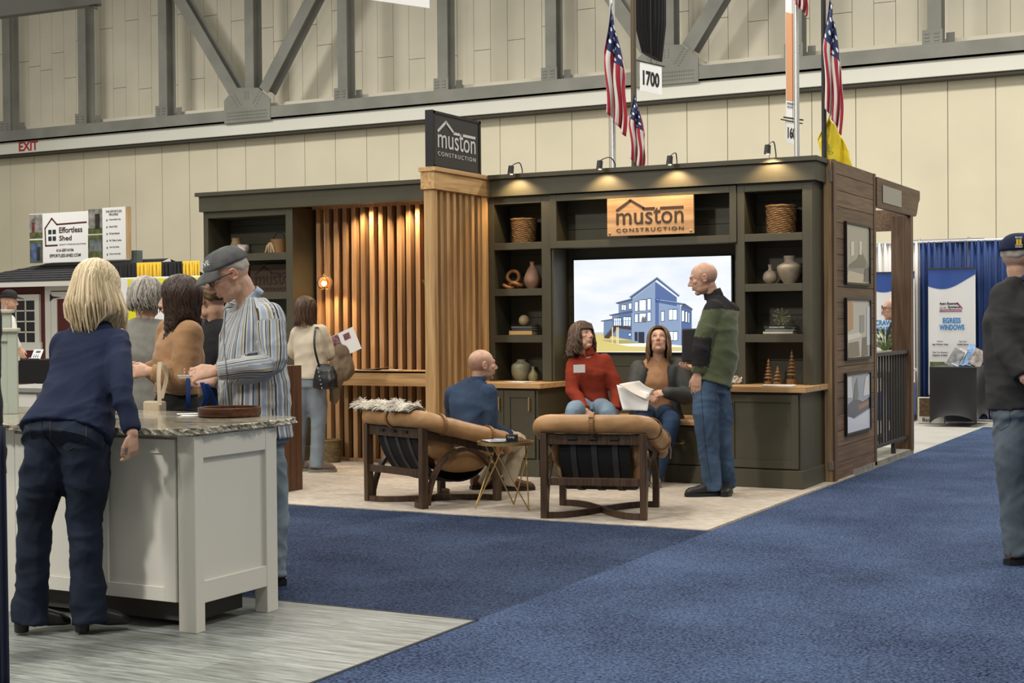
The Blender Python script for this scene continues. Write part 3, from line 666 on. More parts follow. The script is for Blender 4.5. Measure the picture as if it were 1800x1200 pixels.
# ============================================================ BOOTH, LEFT WING
t = bookcase('bookcase', -9.84, -8.712, .06, .085, 'olive bookcase at the left end of the booth behind the man in a cap', [(2.033, 2.106), (1.64, 1.708), (1.20, 1.268)], 11.87, .842, 2.555, .40, 2.481)
lower_cab('base_cabinet', -9.84, -8.712, 11.60, 12.27, .794, 'olive base cabinet at the left end hidden behind people', [(-9.82, -9.28, .17, .775, -9.32, 'door'), (-9.27, -8.73, .17, .775, -9.22, 'door')])
mb = MB(); mb.box(-9.86, -8.70, 11.575, 12.27, .795, .841); obj('counter_top', mb, butcher, bevel=.003, label='butcher block counter at the left end of the booth', cat='counter', group='wooden counter tops of the booth')
t = thing('wooden_sign', 'dim wooden sign with dark lettering in the left bookcase', 'sign', (-9.1, 12.0, 1.72))
mb = MB(); mb.box(-9.42, -8.80, 12.10, 12.125, 1.71, 2.00); obj('board', mb, wood('unlit_tone_sign_wood', (.060, .036, .022), (.10, .064, .040), 'x', 5), t)  # wood coloured darker: the unlit bookcase's dimness is put into its tone
mb = MB(); logo(mb, face_matrix((-9.36, 12.098, 1.735), (1, 0, 0), (0, 0, 1)), .52, .25, .004); obj('lettering', mb, MATS['burnt_wood'], t)
t = thing('crown_fascia', 'olive crown fascia capping the left half of the booth', 'fascia', (-8.2, 11.9, 2.55))
mb = MB(); mb.box(-9.865, -6.68, 11.83, 11.866, 2.548, 2.705); mb.box(-9.865, -9.845, 11.866, 12.33, 2.548, 2.705); mb.box(-9.845, -6.68, 11.866, 12.33, 2.65, 2.705); obj('fascia_board', mb, olive, t, bevel=.002)
mb = MB(); mb.box(-9.895, -6.68, 11.80, 12.36, 2.705, 2.745); obj('cap_board', mb, olive, t, bevel=.002)
# alcove: ceiling, side, backing, slats
mb = MB(); mb.box(-8.71, -6.64, 11.87, 12.30, 2.60, 2.62); mb.box(-8.71, -6.64, 11.87, 11.89, 2.548, 2.62)
obj('alcove_soffit', mb, cedar, label='wooden soffit with puck lights over the slatted alcove', cat='soffit')
mb = MB(); mb.box(-8.712, -6.64, 12.27, 12.30, .0, 2.6); struct('wall_alcove', mb, dark_gap)
t = thing('slat_wall', 'warm lit cedar slat wall at the back of the alcove', 'slat wall', (-7.7, 12.24, .006))
k = 0; x = -8.66
while x < -6.70:
    mb = MB(); mb.box(x, x+.050, 12.20, 12.27, .03, 2.56); obj('slat', mb, cedar, t); x += .1072; k += 1
mb = MB(); mb.box(-8.70, -6.65, 12.19, 12.27, .006, .04); mb.box(-8.70, -6.65, 12.185, 12.27, 2.545, 2.60); obj('rail', mb, cedar, t)
t = thing('wall_desk', 'oak ledge desk fixed across the slat wall', 'desk', (-7.5, 12.05, .78))
mb = MB(); mb.box(-8.35, -6.66, 11.90, 11.925, .782, .925); mb.box(-8.35, -8.325, 11.90, 12.2, .782, .925); obj('apron', mb, oak_x, t, bevel=.002)
mb = MB(); mb.box(-8.35, -6.66, 11.90, 12.21, .905, .930); obj('desk_top', mb, oak_x, t, bevel=.002)
for px in (637, 718):
    p = on_z(px, 359, 2.599); p.y = 12.06; q2 = on_y(px, 358, 12.06)
    t = thing('puck_light', 'small recessed puck light, %s one of the pair over the alcove' % ('left' if px < 700 else 'right'), 'light', (q2.x, 12.06, 2.585), group='puck lights over the alcove')
    mb = MB(); mb.lathe([(.045, 0), (.045, .014), (.03, .014), (.03, 0)], 20, Matrix.Translation((q2.x, 12.06, 2.586)), cap=False); obj('ring', mb, brass, t, sm=True)
    mb = MB(); mb.lathe([(.0, .002), (.032, .002), (.0, .004)], 20, Matrix.Translation((q2.x, 12.06, 2.586)), cap=False); obj('lens', mb, emit_mat('puck_glow', (1, .75, .5), 6), t)
    spot('lamp_light', (q2.x, 12.06, 2.57), (q2.x, 12.12, 1.0), 52, 125, (1, .72, .42), .8)
# pendant
pc = on_y(571, 497, 11.98); t = thing('pendant_lamp', 'smoked glass globe pendant glowing in front of the cedar slats', 'lamp', pc)
mb = MB(); mb.tube([pc+Vector((0, 0, .08)), Vector((pc.x, pc.y, 2.58))], .0035, 6); obj('cord', mb, mat('copper_cord', (.45, .30, .17), .5, .5), t)
mb = MB(); mb.lathe([(.065, 2.575), (.065, 2.60), (.0, 2.6)], 24, Matrix.Translation((pc.x, pc.y, 0)), cap=False); mb.lathe([(.0, .055), (.016, .055), (.018, .085), (.004, .095)], 14, Matrix.Translation(pc), cap=False); obj('canopy', mb, brass, t, sm=True)
gl = []
for i in range(14):
    a = math.radians(12+i*(180-12-38)/13); gl.append((.078*math.sin(a), .078*math.cos(a)))
mb = MB(); mb.lathe(gl, 28, Matrix.Translation(pc), cap=False)
o = obj('globe', mb, mat('smoked_glass', (.50, .27, .12), .08, 0, trans=.8, ior=1.3), t, sm=True, angle=180)
mb = MB(); mb.ball(pc+Vector((0, 0, -.005)), .026); obj('bulb', mb, emit_mat('pendant_bulb', (1, .66, .30), 30), t, sm=True)
l = bpy.data.lights.new('pendant_light', 'POINT'); l.energy = 55; l.color = (1, .68, .34); l.shadow_soft_size = .03; lo = bpy.data.objects.new('pendant_light', l); COL.objects.link(lo); lo.location = pc+Vector((0, -.02, -.01))
# tall walnut counter at the left of the beige carpet
t = thing('welcome_counter', 'tall dark walnut counter standing behind the man in the striped shirt', 'counter', (-7.5, 9.85, .006))
mb = MB()
mb.box(-7.285, -7.24, 9.60, 9.97, .008, 1.045); obj('end_panel', mb, wood('walnut_panel', (.055, .022, .010), (.13, .055, .025), 'z', 6), t, bevel=.002)
mb = MB(); mb.box(-8.0, -7.285, 9.62, 9.66, .008, 1.0); mb.box(-8.0, -7.96, 9.62, 9.95, .008, 1.0); obj('front_panel', mb, MATS['walnut_panel'], t, bevel=.002)
mb = MB(); mb.box(-8.0, -7.285, 9.60, 9.97, 1.0, 1.045); obj('counter_top', mb, MATS['walnut_panel'], t, bevel=.002)
# ============================================================ PLANK WALL AND PORCH AT THE RIGHT
t = thing('plank_wall', 'dark hardwood plank wall holding three framed photographs', 'wall panel', (-3.45, 13.02, .0))
mb = MB(); mb.box(-3.50, -3.395, 12.27, 13.77, .02, 2.74); obj('backing', mb, dark_gap, t)
mb = MB(); mb.box(-3.50, -3.355, 12.262, 12.352, .006, 2.752); obj('corner_post', mb, ipe_z, t, bevel=.002)
z = .012; k = 0; rr = random.Random(3)
while z < 2.74:
    z2 = min(z+.1345, 2.752); mb = MB(); mb.box(-3.397, -3.372, 12.354, 13.70, z, z2); obj('plank', mb, ipe, t, bevel=.0015); z += .1385
mb = MB(); mb.box(-3.397, -3.366, 13.70, 13.775, .012, 2.752); mb.box(-3.50, -3.40, 13.72, 13.775, .012, 2.752); obj('end_board', mb, ipe_z, t)
def photo(name, y0, y1, z0, z1, lab, shapes):
    t = thing(name, lab, 'picture', (-3.36, (y0+y1)/2, z0), group='framed photographs on the plank wall')
    M = face_matrix((-3.358, y0, z0), (0, 1, 0), (0, 0, 1)); W = y1-y0; H = z1-z0
    mb = MB(); f = .022
    for a, b, c_, d_ in ((0, f, 0, H), (W-f, W, 0, H), (f, W-f, 0, f), (f, W-f, H-f, H)): mb.box(a, b, c_, d_, -.012, .012, M)
    obj('frame', mb, black, t, bevel=.002)
    mb = MB(); mb.box(f, W-f, f, H-f, -.012, .0, M); pr = obj('print', mb, mat('print_'+str(round(z0*100)), shapes[0], .25), t)
    for i, (c, pts) in enumerate(shapes[1:]):
        mb = MB(); v = [(f+p[0]*(W-2*f), f+p[1]*(H-2*f), .0004*(i+1)) for p in pts]; mb.add(v, [tuple(range(len(v)))], M)
        obj('printed_shape', mb, mat('ink%d_%d' % (i, round(z0*100)), c, .25), pr)
    return t
FR = []
for (pa, pb) in (((1485.5, 388), (1529, 503)), ((1486, 523), (1530, 634)), ((1486, 656), (1530, 766))):
    a = on_x(pa[0], pa[1], -3.36); b_ = on_x(pb[0], pb[1], -3.36); FR.append((a.y, b_.y, b_.z, a.z))
FR = [(FR[0][0], FR[0][1], round(on_x(1486, 500, -3.36).z, 3), round(FR[0][3], 3)), (FR[1][0], FR[1][1], round(on_x(1486, 634, -3.36).z, 3), round(FR[1][3], 3)), (FR[2][0], FR[2][1], round(on_x(1486, 767, -3.36).z, 3), round(FR[2][3], 3))]
photo('framed_photo', *FR[0], 'top framed photograph of a grey gabled room on the plank wall', [(.33, .32, .26), ((.20, .20, .18), [(0, .25), (.4, .30), (.62, .62), (1, .30), (1, 0), (0, 0)]), ((.07, .09, .07), [(.1, .30), (.45, .42), (.6, .58), (.85, .40), (.85, .28), (.1, .24)]), ((.5, .42, .32), [(0, 0), (.8, 0), (.72, .16), (.08, .2)]), ((.62, .62, .58), [(.2, .45), (.32, .48), (.32, .72), (.2, .70)]), ((.62, .62, .58), [(.55, .5), (.65, .5), (.65, .74), (.55, .74)]), ((.03, .03, .04), [(.72, .02), (1, .05), (1, .3), (.8, .26)])])
photo('framed_photo', *FR[1], 'middle framed photograph of a white kitchen island on the plank wall', [(.46, .45, .42), ((.40, .20, .09), [(.05, .45), (.28, .50), (.28, .95), (.05, 1)]), ((.66, .65, .60), [(.02, .30), (.6, .36), (.62, .44), (.02, .40)]), ((.12, .10, .08), [(.05, .0), (.55, .02), (.5, .28), (.08, .26)]), ((.06, .06, .07), [(.62, .0), (.9, .02), (.88, .36), (.66, .34)]), ((.20, .22, .24), [(.55, .42), (.75, .44), (.75, .75), (.55, .74)]), ((.55, .60, .68), [(.85, .2), (1, .2), (1, .9), (.85, .9)])])
photo('framed_photo', *FR[2], 'lowest framed photograph of a dark blue house in snow on the plank wall', [(.28, .33, .45), ((.62, .66, .76), [(0, 0), (1, 0), (1, .34), (.3, .22), (0, .34)]), ((.02, .035, .10), [(0, .30), (.3, .24), (1, .36), (1, .56), (.7, .5), (.35, .58), (0, .48)]), ((.28, .10, .06), [(.5, .36), (.95, .42), (.95, .50), (.5, .45)]), ((.60, .62, .66), [(.02, .62), (.25, .6), (.2, .98), (.02, .98)]), ((.62, .64, .68), [(.7, .6), (.98, .6), (.98, .98), (.8, .92)]), ((.10, .13, .16), [(.28, .55), (.5, .58), (.45, .95), (.34, .8)])])
t = thing('porch', 'dark hardwood porch frame with post and bracketed beam at the right', 'porch frame', (-3.9, 14.6, .0))
mb = MB()
pr = [(13.775, 2.60), (13.775, 2.752), (15.90, 2.752), (15.90, 2.69), (15.80, 2.60), (15.70, 2.46), (15.62, 2.42), (13.775, 2.42)]
pr = [(13.775, 2.725), (15.62, 2.725), (15.62, 2.64), (15.55, 2.60), (15.50, 2.52), (15.46, 2.47), (15.40, 2.45), (13.775, 2.45)]
v = [(-3.355, p[0], p[1]) for p in pr]+[(-3.405, p[0], p[1]) for p in pr]; n = len(pr)
mb.add(v, [tuple(range(n)), tuple(reversed(range(n, 2*n)))]+[(i, (i+1) % n, n+(i+1) % n, n+i) for i in range(n)]); obj('beam', mb, ipe, t, bevel=.003)
mb = MB(); mb.box(-3.56, -3.36, 15.20, 15.32, .03, 2.45); obj('post', mb, ipe_z, t, bevel=.003)
mb = MB(); mb.box(-7.2, -3.40, 15.24, 15.30, 2.30, 2.52); obj('rear_beam', mb, oak_x if False else ipe, t, bevel=.003)
mb = MB(); mb.box(-3.352, -3.348, 13.98, 14.75, 2.50, 2.665); obj('notice_plate', mb, mat('notice_grey', (.30, .29, .24), .4), t)
t = thing('porch_railing', 'black metal railing between the plank wall and the porch post', 'railing', (-3.42, 14.5, .05))
mb = MB(); mb.box(-3.44, -3.39, 13.775, 15.2, 1.03, 1.065); obj('top_rail', mb, mat('railing_grey', (.035, .035, .033), .5), t, bevel=.002)
mb = MB(); mb.box(-3.435, -3.395, 13.775, 15.2, .155, .185); mb.box(-3.435, -3.395, 14.62, 14.66, .04, .16); obj('bottom_rail', mb, MATS['railing_grey'], t)
y = 13.83
while y < 15.18:
    mb = MB(); mb.box(-3.425, -3.405, y, y+.02, .18, 1.035); obj('baluster', mb, MATS['railing_grey'], t); y += .115
mb = MB(); mb.box(-7.5, -3.366, 12.9, 15.33, -.01, .045); struct('porch_deck', mb, mat('grey_deck', (.22, .21, .18), .7, noise=(14, .3, 3, (.1, 1, 1))))
# panels closing the back of the booth
mb = MB(); mb.box(-9.84, -3.45, 12.385, 12.42, .0, 2.70); struct('wall_booth_back', mb, dark_gap)
# ============================================================ remeshed soft shapes
def remesh(mb, voxel, smooth_it=3, name='body', fac=.5):
    me = mb.mesh(name); bm = bmesh.new(); bm.from_mesh(me); bmesh.ops.recalc_face_normals(bm, faces=bm.faces[:]); bm.to_mesh(me); bm.free()
    o = bpy.data.objects.new('tmp', me); COL.objects.link(o)
    r = o.modifiers.new('r', 'REMESH'); r.mode = 'VOXEL'; r.voxel_size = voxel; r.use_smooth_shade = True
    if smooth_it: s_ = o.modifiers.new('s', 'SMOOTH'); s_.iterations = smooth_it; s_.factor = fac
    bpy.context.view_layer.update()
    out = bpy.data.meshes.new_from_object(o.evaluated_get(bpy.context.evaluated_depsgraph_get()))
    bpy.data.objects.remove(o); bpy.data.meshes.remove(me); out.name = name; return out
def get_co(me):
    n = len(me.vertices); co = np.empty(n*3, 'f'); me.vertices.foreach_get('co', co); return co.reshape(-1, 3).astype('d')
def get_no(me):
    n = len(me.vertices); co = np.empty(n*3, 'f'); me.vertex_normals.foreach_get('vector', co); return co.reshape(-1, 3).astype('d')
def set_co(me, co): me.vertices.foreach_set('co', co.astype('f').ravel()); me.update()
def wrinkle(me, amp, freq=14, seed=0, stretch=(1, 1, 1)):
    """domain-warped sine folds along the normals"""
    r = np.random.RandomState(seed); co = get_co(me); no = get_no(me); p = co*np.array(stretch)
    wv = np.zeros(len(p)); q = p.copy()
    for i in range(3): q[:, i] += .06*np.sin(p @ r.normal(0, 9, 3)+r.rand()*6)
    for k in range(5):
        f = freq*(.6+.25*k); d = r.normal(0, 1, 3); d /= np.linalg.norm(d); s_ = np.sin(q @ (d*f)+r.rand()*6)
        wv += (1-np.abs(s_))**1.5*(1/(1+.5*k))
    wv = wv/2.6-.45
    set_co(me, co+no*(wv*amp)[:, None]); return me

leather = mat('tan_leather', (.34, .185, .075), .5, noise=(5, .22, 5), bump=(22, .25), dist=.006)
suede = mat('inner_suede', (.40, .21, .08), .8, noise=(7, .15, 4))
def make_chair(label, loc, rz):
    t = thing('safari_armchair', label, 'armchair', loc, rz, 'leather and walnut armchairs on the beige carpet')
    o_ = lambda n, mb, m, **k: obj(n, mb, m, t, local=True, **k)
    for sx in (-1, 1):
        mb = MB(); x = sx*.352; mb.box(x-.024, x+.024, -.385, -.325, .0, .602); o_('leg', mb, walnut, bevel=.004)
        mb = MB(); mb.box(x-.024, x+.024, .335, .39, .0, .395); o_('leg', mb, walnut, bevel=.004)
        mb = MB(); mb.bar((sx*.352, -.34, .555), (sx*.352, .385, .385), .055, .028, (0, 0, 1)); o_('arm_rail', mb, walnut, bevel=.003)
        pts = [(sx*.352, -.31, 0)]+[(sx*.352, .03+.34*math.cos(a), .02+.40*math.sin(a)) for a in [PI-i*PI/18 for i in range(1, 18)]]+[(sx*.352, .345, .02)]
        mb = MB(); mb.ribbon([Vector((sx*.352, -.315, .02)), Vector((sx*.352, -.313, .08))]+[Vector(p) for p in pts[2:-2]]+[Vector((sx*.352, .36, .08)), Vector((sx*.352, .365, .02))], .042, .030, (1, 0, 0)); o_('side_arch', mb, walnut, sm=True)
    mb = MB(); mb.box(-.33, .33, -.368, -.340, .520, .597); o_('back_rail', mb, walnut, bevel=.004)
    for x in (-.148, .0, .148):
        mb = MB(); mb.tube([(x-.028, -.371, .562), (x+.028, -.371, .562)], .0105, 10); s_ = obj('strap_loop', mb, black, t, local=True, sm=True)
    mb = MB(); mb.box(-.33, .33, -.368, -.340, .232, .288); o_('low_rail', mb, walnut, bevel=.004)
    for sg in (-1, 1):
        pts = [(x, sg*.355*math.sin(max(-1, min(1, x/.30))*PI/2)*(1), .022) for x in [-.34+i*.68/20 for i in range(21)]]
        mb = MB(); mb.ribbon(pts, .040, .030, (0, 0, 1)); o_('floor_stretcher', mb, walnut, sm=True)
    # sling under the seat with three straps
    prof = [(-.345, .565), (-.315, .46), (-.25, .33), (-.14, .215), (.06, .165), (.24, .20), (.36, .30)]
    cur = spline([Vector((0, a, b)) for a, b in prof], 4)
    mb = MB(); mb.ribbon([p for p in cur], .50, .010, (1, 0, 0)); o_('sling', mb, black_cloth)
    for x in (-.148, .0, .148):
        mb = MB(); mb.ribbon([p+Vector((x, -.006, -.008)) for p in cur], .040, .006, (1, 0, 0)); o_('sling_strap', mb, mat('dark_strap', (.035, .033, .034), .6))
    # cushion: bolsters along back and arms, with a sagging seat
    mb = MB(); R1 = .070
    P1 = [(-.385, .40, .475), (-.400, .33, .49), (-.398, .1, .545), (-.395, -.15, .605), (-.380, -.29, .645), (-.31, -.355, .665), (-.15, -.37, .668), (0, -.37, .670), (.15, -.37, .668), (.31, -.355, .665), (.380, -.29, .645), (.395, -.15, .605), (.398, .1, .545), (.400, .33, .49), (.385, .40, .475)]
    mb.tube(spline([Vector(p) for p in P1], 5), R1, 14, side=(0, 0, 1)); mb.ball((-.385, .40, .475), R1*.98); mb.ball((.385, .40, .475), R1*.98)
    for sx in (-1, 1): mb.tube([(sx*.385, .40, .47), (sx*.395, .43, .40), (sx*.39, .44, .36)], [.055, .045, .025], 10)
    n = 12
    for i in range(n):
        pass
    pc_ = [(-.27, .60), (-.22, .50), (-.14, .385), (-.02, .30), (.14, .275), (.30, .325), (.42, .40)]
    cc = spline([Vector((0, a, b)) for a, b in pc_], 5)
    mb.tube(cc, [.325]*len(cc), 20, flat=[.145]*len(cc), side=(1, 0, 0))
    mb.ball((.262, .10, .33), (.072, .29, .105)); mb.ball((-.262, .10, .33), (.072, .29, .105))
    mb.ball((.285, -.15, .47), (.05, .15, .13)); mb.ball((-.285, -.15, .47), (.05, .15, .13))
    me = remesh(mb, .014, 4, 'cushion'); wrinkle(me, .010, 13, 5, (1, 1, 1.4)); o_('cushion', me, leather, sm=True, angle=180)
    strapm = mat('belt_leather', (.25, .12, .045), .5)
    def belt(c, d, u, r=.078):
        mb = MB(); c = Vector(c); a = Vector(u).normalized(); b_ = Vector(d).cross(a).normalized()
        mb.ribbon([c+a*(r*math.cos(q))+b_*(r*math.sin(q)) for q in [i*2*PI/22 for i in range(23)]], .026, .005, d)
        s_ = o_('belt', mb, strapm)
        mb = MB(); k = c+a*(r*math.cos(.5))+b_*(r*math.sin(.5))
        return s_
    belt((0, -.37, .670), (1, 0, 0), (0, 0, 1)); belt((-.399, .24, .512), (0, 1, -.24), (0, 0, 1)); belt((.399, .24, .512), (0, 1, -.24), (0, 0, 1)); belt((.39, -.22, .625), (0, 1, -.24), (0, 0, 1))
    for x, y, z in ((-.0, -.447, .735),):
        mb = MB(); 
        for a, b_, c_, d_ in ((-.018, -.013, -.016, .016), (.013, .018, -.016, .016), (-.018, .018, .011, .016), (-.018, .018, -.016, -.011)): mb.box(x+a, x+b_, y+.005, y+.012, z-.03+c_, z-.03+d_)
        o_('buckle', mb, brass)
    for sx in (-1, 1):
        mb = MB(); mb.ribbon([(sx*.465, .26, .48), (sx*.475, .27, .43), (sx*.47, .275, .37)], .035, .006, (0, 1, 0)); o_('strap_end', mb, strapm)
    return t
chairA = make_chair('tan leather walnut armchair seen square from behind, right of the side table', (-4.354, 9.646, .007), math.radians(15.3))
chairB = dup(chairA, None, (-5.844, 9.749, .007), math.radians(-21.5), 'tan leather walnut armchair with sheepskin, seen at an angle left of the side table')
chairB.matrix_basis = Matrix.Translation((-5.844, 9.749, .007)) @ Matrix.Rotation(math.radians(-21.5), 4, 'Z')
# sheepskin over the back of chair B
Mb_ = chairB.matrix_basis.copy(); mb = MB(); rr = random.Random(5)
def skin_z(x, y):   # height of the fleece over the bolster
    d = abs(y+.36); return .752-d*d*5.5 if d < .17 else .60
pts = [(x, y) for x in np.linspace(-.40, .30, 30) for y in np.linspace(-.43, -.20, 10)]
gs = MB(); gs.grid(lambda u, v: Vector((-.41+.70*u, -.44+.25*v, skin_z(0, -.44+.25*v)+.004+.018*math.sin(3.1*u)*math.sin(PI*v)+.008*math.sin(u*30)*math.sin(v*9))), 24, 10, Mb_)
mb.v = gs.v[:]; mb.f = gs.f[:]; mb.m = gs.m[:]
for i in range(4200):
    u, v = rr.random(), rr.random(); x = -.41+.70*u; y = -.44+.25*v; z = skin_z(x, y)+.01+.018*math.sin(3.1*u)*math.sin(PI*v)
    a = Vector((x, y, z)); cl = math.sin(u*19+v*5); d = Vector((-.5+.5*cl, rr.gauss(-.5, .35), rr.gauss(.12, .12)+.12*math.cos(u*31))).normalized(); L_ = rr.uniform(.02, .042)
    b = a+d*L_; c = b+(d+Vector((0, 0, -.7))).normalized()*L_*.6
    mb.tube([a, b, c], [.0042, .0036, .001], 3, M=Mb_, cap=False)
obj('sheepskin', mb, mat('fleece', (.55, .50, .42), .9, noise=(8, .2, 3), sheen=.5), sm=True, angle=180, label='shaggy cream sheepskin draped over the back of the left armchair', cat='sheepskin')
# side table
TC = Vector((-5.10, 9.570, .007)); t = thing('side_table', 'round side table with black top and crossed brass wire legs between the armchairs', 'table', TC)
mb = MB(); mb.lathe([(0, .484), (.200, .484), (.200, .494), (0, .494)], 48, Matrix.Translation(TC), cap=False); obj('table_top', mb, mat('black_glass', (.02, .021, .024), .12), t, sm=True, angle=40)
mb = MB(); mb.lathe([(.200, .476), (.211, .476), (.211, .5), (.200, .5), (.200, .476)], 48, Matrix.Translation(TC), cap=False); obj('rim', mb, brass, t, sm=True, angle=40)
feet = [(-5.288, 9.435), (-4.880, 9.512), (-5.132, 9.756)]
for i, f in enumerate(feet):
    a0 = math.atan2(f[1]-TC.y, f[0]-TC.x)
    for s_ in (-1, 1):
        a = a0+s_*math.radians(78); top = TC+Vector((.185*math.cos(a), .185*math.sin(a), .48)); b = Vector((f[0], f[1], .012))
        mb = MB(); mb.tube([b, top], .0055, 8); obj('wire_leg', mb, brass, t, sm=True)
rr = random.Random(2)
for i, (dx, dy, rz, w_, h_, c, lab) in enumerate(((-.08, -.02, .3, .14, .20, (.50, .52, .55), 'pale brochure lying on the black side table, partly underneath'), (-.05, .02, -.2, .13, .19, (.32, .36, .42), 'blue grey brochure on top of the pale one on the side table'))):
    M = Matrix.Translation(TC+Vector((dx, dy, .501+.004*i))) @ Matrix.Rotation(rz+.5, 4, 'Z'); mb = MB(); mb.box(-w_/2, w_/2, -h_/2, h_/2, 0, .003, M)
    obj('brochure', mb, mat('brochure%d' % i, c, .4, noise=(18, .5, 2)), label=lab, cat='brochure')
M = Matrix.Translation(TC+Vector((.065, -.02, .501))) @ Matrix.Rotation(.48, 4, 'Z')
t = thing('card_box', 'small black box with white lettering on the side table', 'box', M.translation)
mb = MB(); mb.box(-.045, .045, -.022, .022, 0, .052, M); obj('box_body', mb, black, t, bevel=.006)
mb = MB(); mb_text(mb, 'Corey', -.032, 0, .05, .020, M @ Matrix.Translation((0, -.0225, .022)) @ Matrix.Rotation(PI/2, 4, 'X')); obj('lettering', mb, paper, t)

# ============================================================ SHELF DECOR
wicker = mat('wicker', (.23, .13, .055), .7, noise=(26, .45, 4, (.5, .5, 4)), bump=(40, .6, (.4, .4, 4)))
def basket(name, px, zb, r0, r1, h, lab, y=YF+.16, mt=None, group=None):
    c = on_y(px, 500, y); c.z = zb; t = thing(name, lab, 'basket', c, group=group)
    n = 15; prof = []
    for i in range(n*4+1):
        u = i/(n*4); r = r0+(r1-r0)*u; prof.append((r+.0045*math.cos(i*PI/2), h*u))
    prof += [(r1-.012, h), (r0-.012, .01), (0, .01)]
    Mj = Matrix.Translation(c)
    mb = MB(); mb.lathe([(0, 0)]+prof, 40, Mj, cap=False); me = mb.mesh('basket_body'); co = get_co(me)
    co[:, 2] += .004*np.sin(11*np.arctan2(co[:, 1]-c.y, co[:, 0]-c.x)+co[:, 2]*90); set_co(me, co)
    obj('basket_body', me, mt or wicker, t, sm=True, angle=60)
    mb = MB(); mb.tube([c+Vector((r1*math.cos(a), r1*math.sin(a), h+.002*math.sin(a*9))) for a in [i*2*PI/40 for i in range(40)]], .008, 6, closed=True); obj('rim', mb, mt or wicker, t, sm=True)
    return t
basket('woven_basket', 922, 2.125, .108, .122, .22, 'woven rope basket in the top niche of the bookcase left of the television')
basket('woven_basket', 1374, 2.125, .122, .130, .235, 'woven rope basket in the top niche of the bookcase right of the television')
basket('floor_basket', 580, .008, .085, .10, .22, 'tall wicker basket on the floor by the slat wall', y=12.03, mt=mat('wicker_grey', (.17, .12, .055), .7, noise=(26, .45, 4, (.5, .5, 4)), bump=(40, .6, (.4, .4, 4))))
def vase(name, px, zb, prof, col, lab, y=YF+.14, noise=None, n=32, rough=.55):
    c = on_y(px, 500, y); c.z = zb+.001; mb = MB(); P_ = spline([Vector((r, 0, z)) for r, z in prof], 4); P_ = [(p.x, p.z) for p in P_]
    e = P_[-1]; P_ += [(e[0]-.006, e[1]), (e[0]-.008, e[1]-.03), (0.001, e[1]-.032)]
    mb.lathe([(0.001, 0)]+P_, n, Matrix.Translation(c), cap=False)
    return obj(name, mb, mat(name+str(px), col, rough, noise=noise or (14, .2, 4), bump=(50, .15)), sm=True, angle=50, label=lab, cat='vase', group='pottery on the booth shelves')
vase('terracotta_vase', 936, 1.698, [(.045, 0), (.075, .05), (.078, .10), (.05, .17), (.022, .21), (.020, .235), (.028, .25)], (.27, .15, .10), 'speckled terracotta bottle vase beside the wooden knot')
vase('round_vase', 1354, 1.698, [(.03, 0), (.058, .03), (.062, .065), (.045, .10), (.018, .12), (.016, .15), (.022, .165)], (.30, .235, .165), 'small round clay vase with a narrow neck beside the wide jar')
vase('clay_jar', 1388, 1.698, [(.05, 0), (.085, .06), (.107, .12), (.098, .155), (.05, .18), (.044, .20), (.050, .235)], (.30, .245, .18), 'wide shouldered clay jar in the second niche right of the television')
vase('glazed_jar', 915, .842, [(.055, 0), (.088, .05), (.095, .11), (.085, .15), (.045, .175), (.04, .19), (.044, .198)], (.20, .20, .13), 'grey green glazed jar in the lowest left niche', rough=.35)
vase('gourd_vase', 936, .842, [(.036, 0), (.046, .025), (.042, .06), (.020, .095), (.014, .12), (.018, .135)], (.20, .17, .09), 'small gourd vase beside the grey green jar', rough=.35, y=YF+.08)
c = on_y(921, 560, YF+.13); mb = MB(); mb.ball((c.x, c.y, 1.352+.052), .050, 24, 16); obj('stone_ball', mb, mat('stone_ball', (.36, .27, .15), .6, noise=(20, .2, 4)), sm=True, label='pale round ornament ball resting on two books', cat='ornament')
def book(px, zb, w_, d_, h_, col, lab, rz=0, y=YF+.12, grp=None):
    c = on_y(px, 500, y); t = thing('book', lab, 'book', (c.x, y, zb), rz, group=grp)
    M = Matrix.Translation((c.x, y, zb)) @ Matrix.Rotation(rz, 4, 'Z')
    mb = MB(); mb.box(-w_/2, w_/2, -d_/2, d_/2, 0, .004, M); mb.box(-w_/2, w_/2, -d_/2, d_/2, h_-.004, h_, M); mb.box(-w_/2, w_/2, -d_/2, -d_/2+.004, .0, h_, M)
    obj('cover', mb, mat('cover%.3f%.3f' % col[:2], col, .6), t, bevel=.001)
    mb = MB(); mb.box(-w_/2+.004, w_/2-.004, -d_/2+.004, d_/2-.004, .004, h_-.004, M); obj('pages', mb, mat('pages', (.55, .48, .36), .9), t); return t
book(921, 1.270, .235, .17, .038, (.50, .33, .12), 'cream and ochre book at the bottom of the stack under the ball', .03)
book(924, 1.309, .22, .15, .020, (.05, .05, .055), 'thin dark book in the middle of the stack under the ball', -.05)
book(922, 1.330, .21, .15, .020, (.10, .095, .11), 'thin grey book topmost under the ball', .04)
book(1372, 1.270, .26, .17, .022, (.55, .50, .42), 'pale book at the bottom of the stack under the wire burst', 0)
book(1374, 1.293, .25, .15, .020, (.18, .19, .15), 'grey green book in the middle of the stack under the wire burst', .04)
t = book(1371, 1.314, .24, .15, .026, (.02, .03, .024), 'dark book with white spine lettering under the wire burst', .0)
c = on_y(1371, 500, YF+.12); mb = MB()
Mx = face_matrix((c.x-.07, YF+.12-.0755, 1.320), (1, 0, 0), (0, 0, 1)); mb_text(mb, 'BUILDING HOME', 0, 0, .13, .013, Mx); obj('lettering', mb, paper, t)
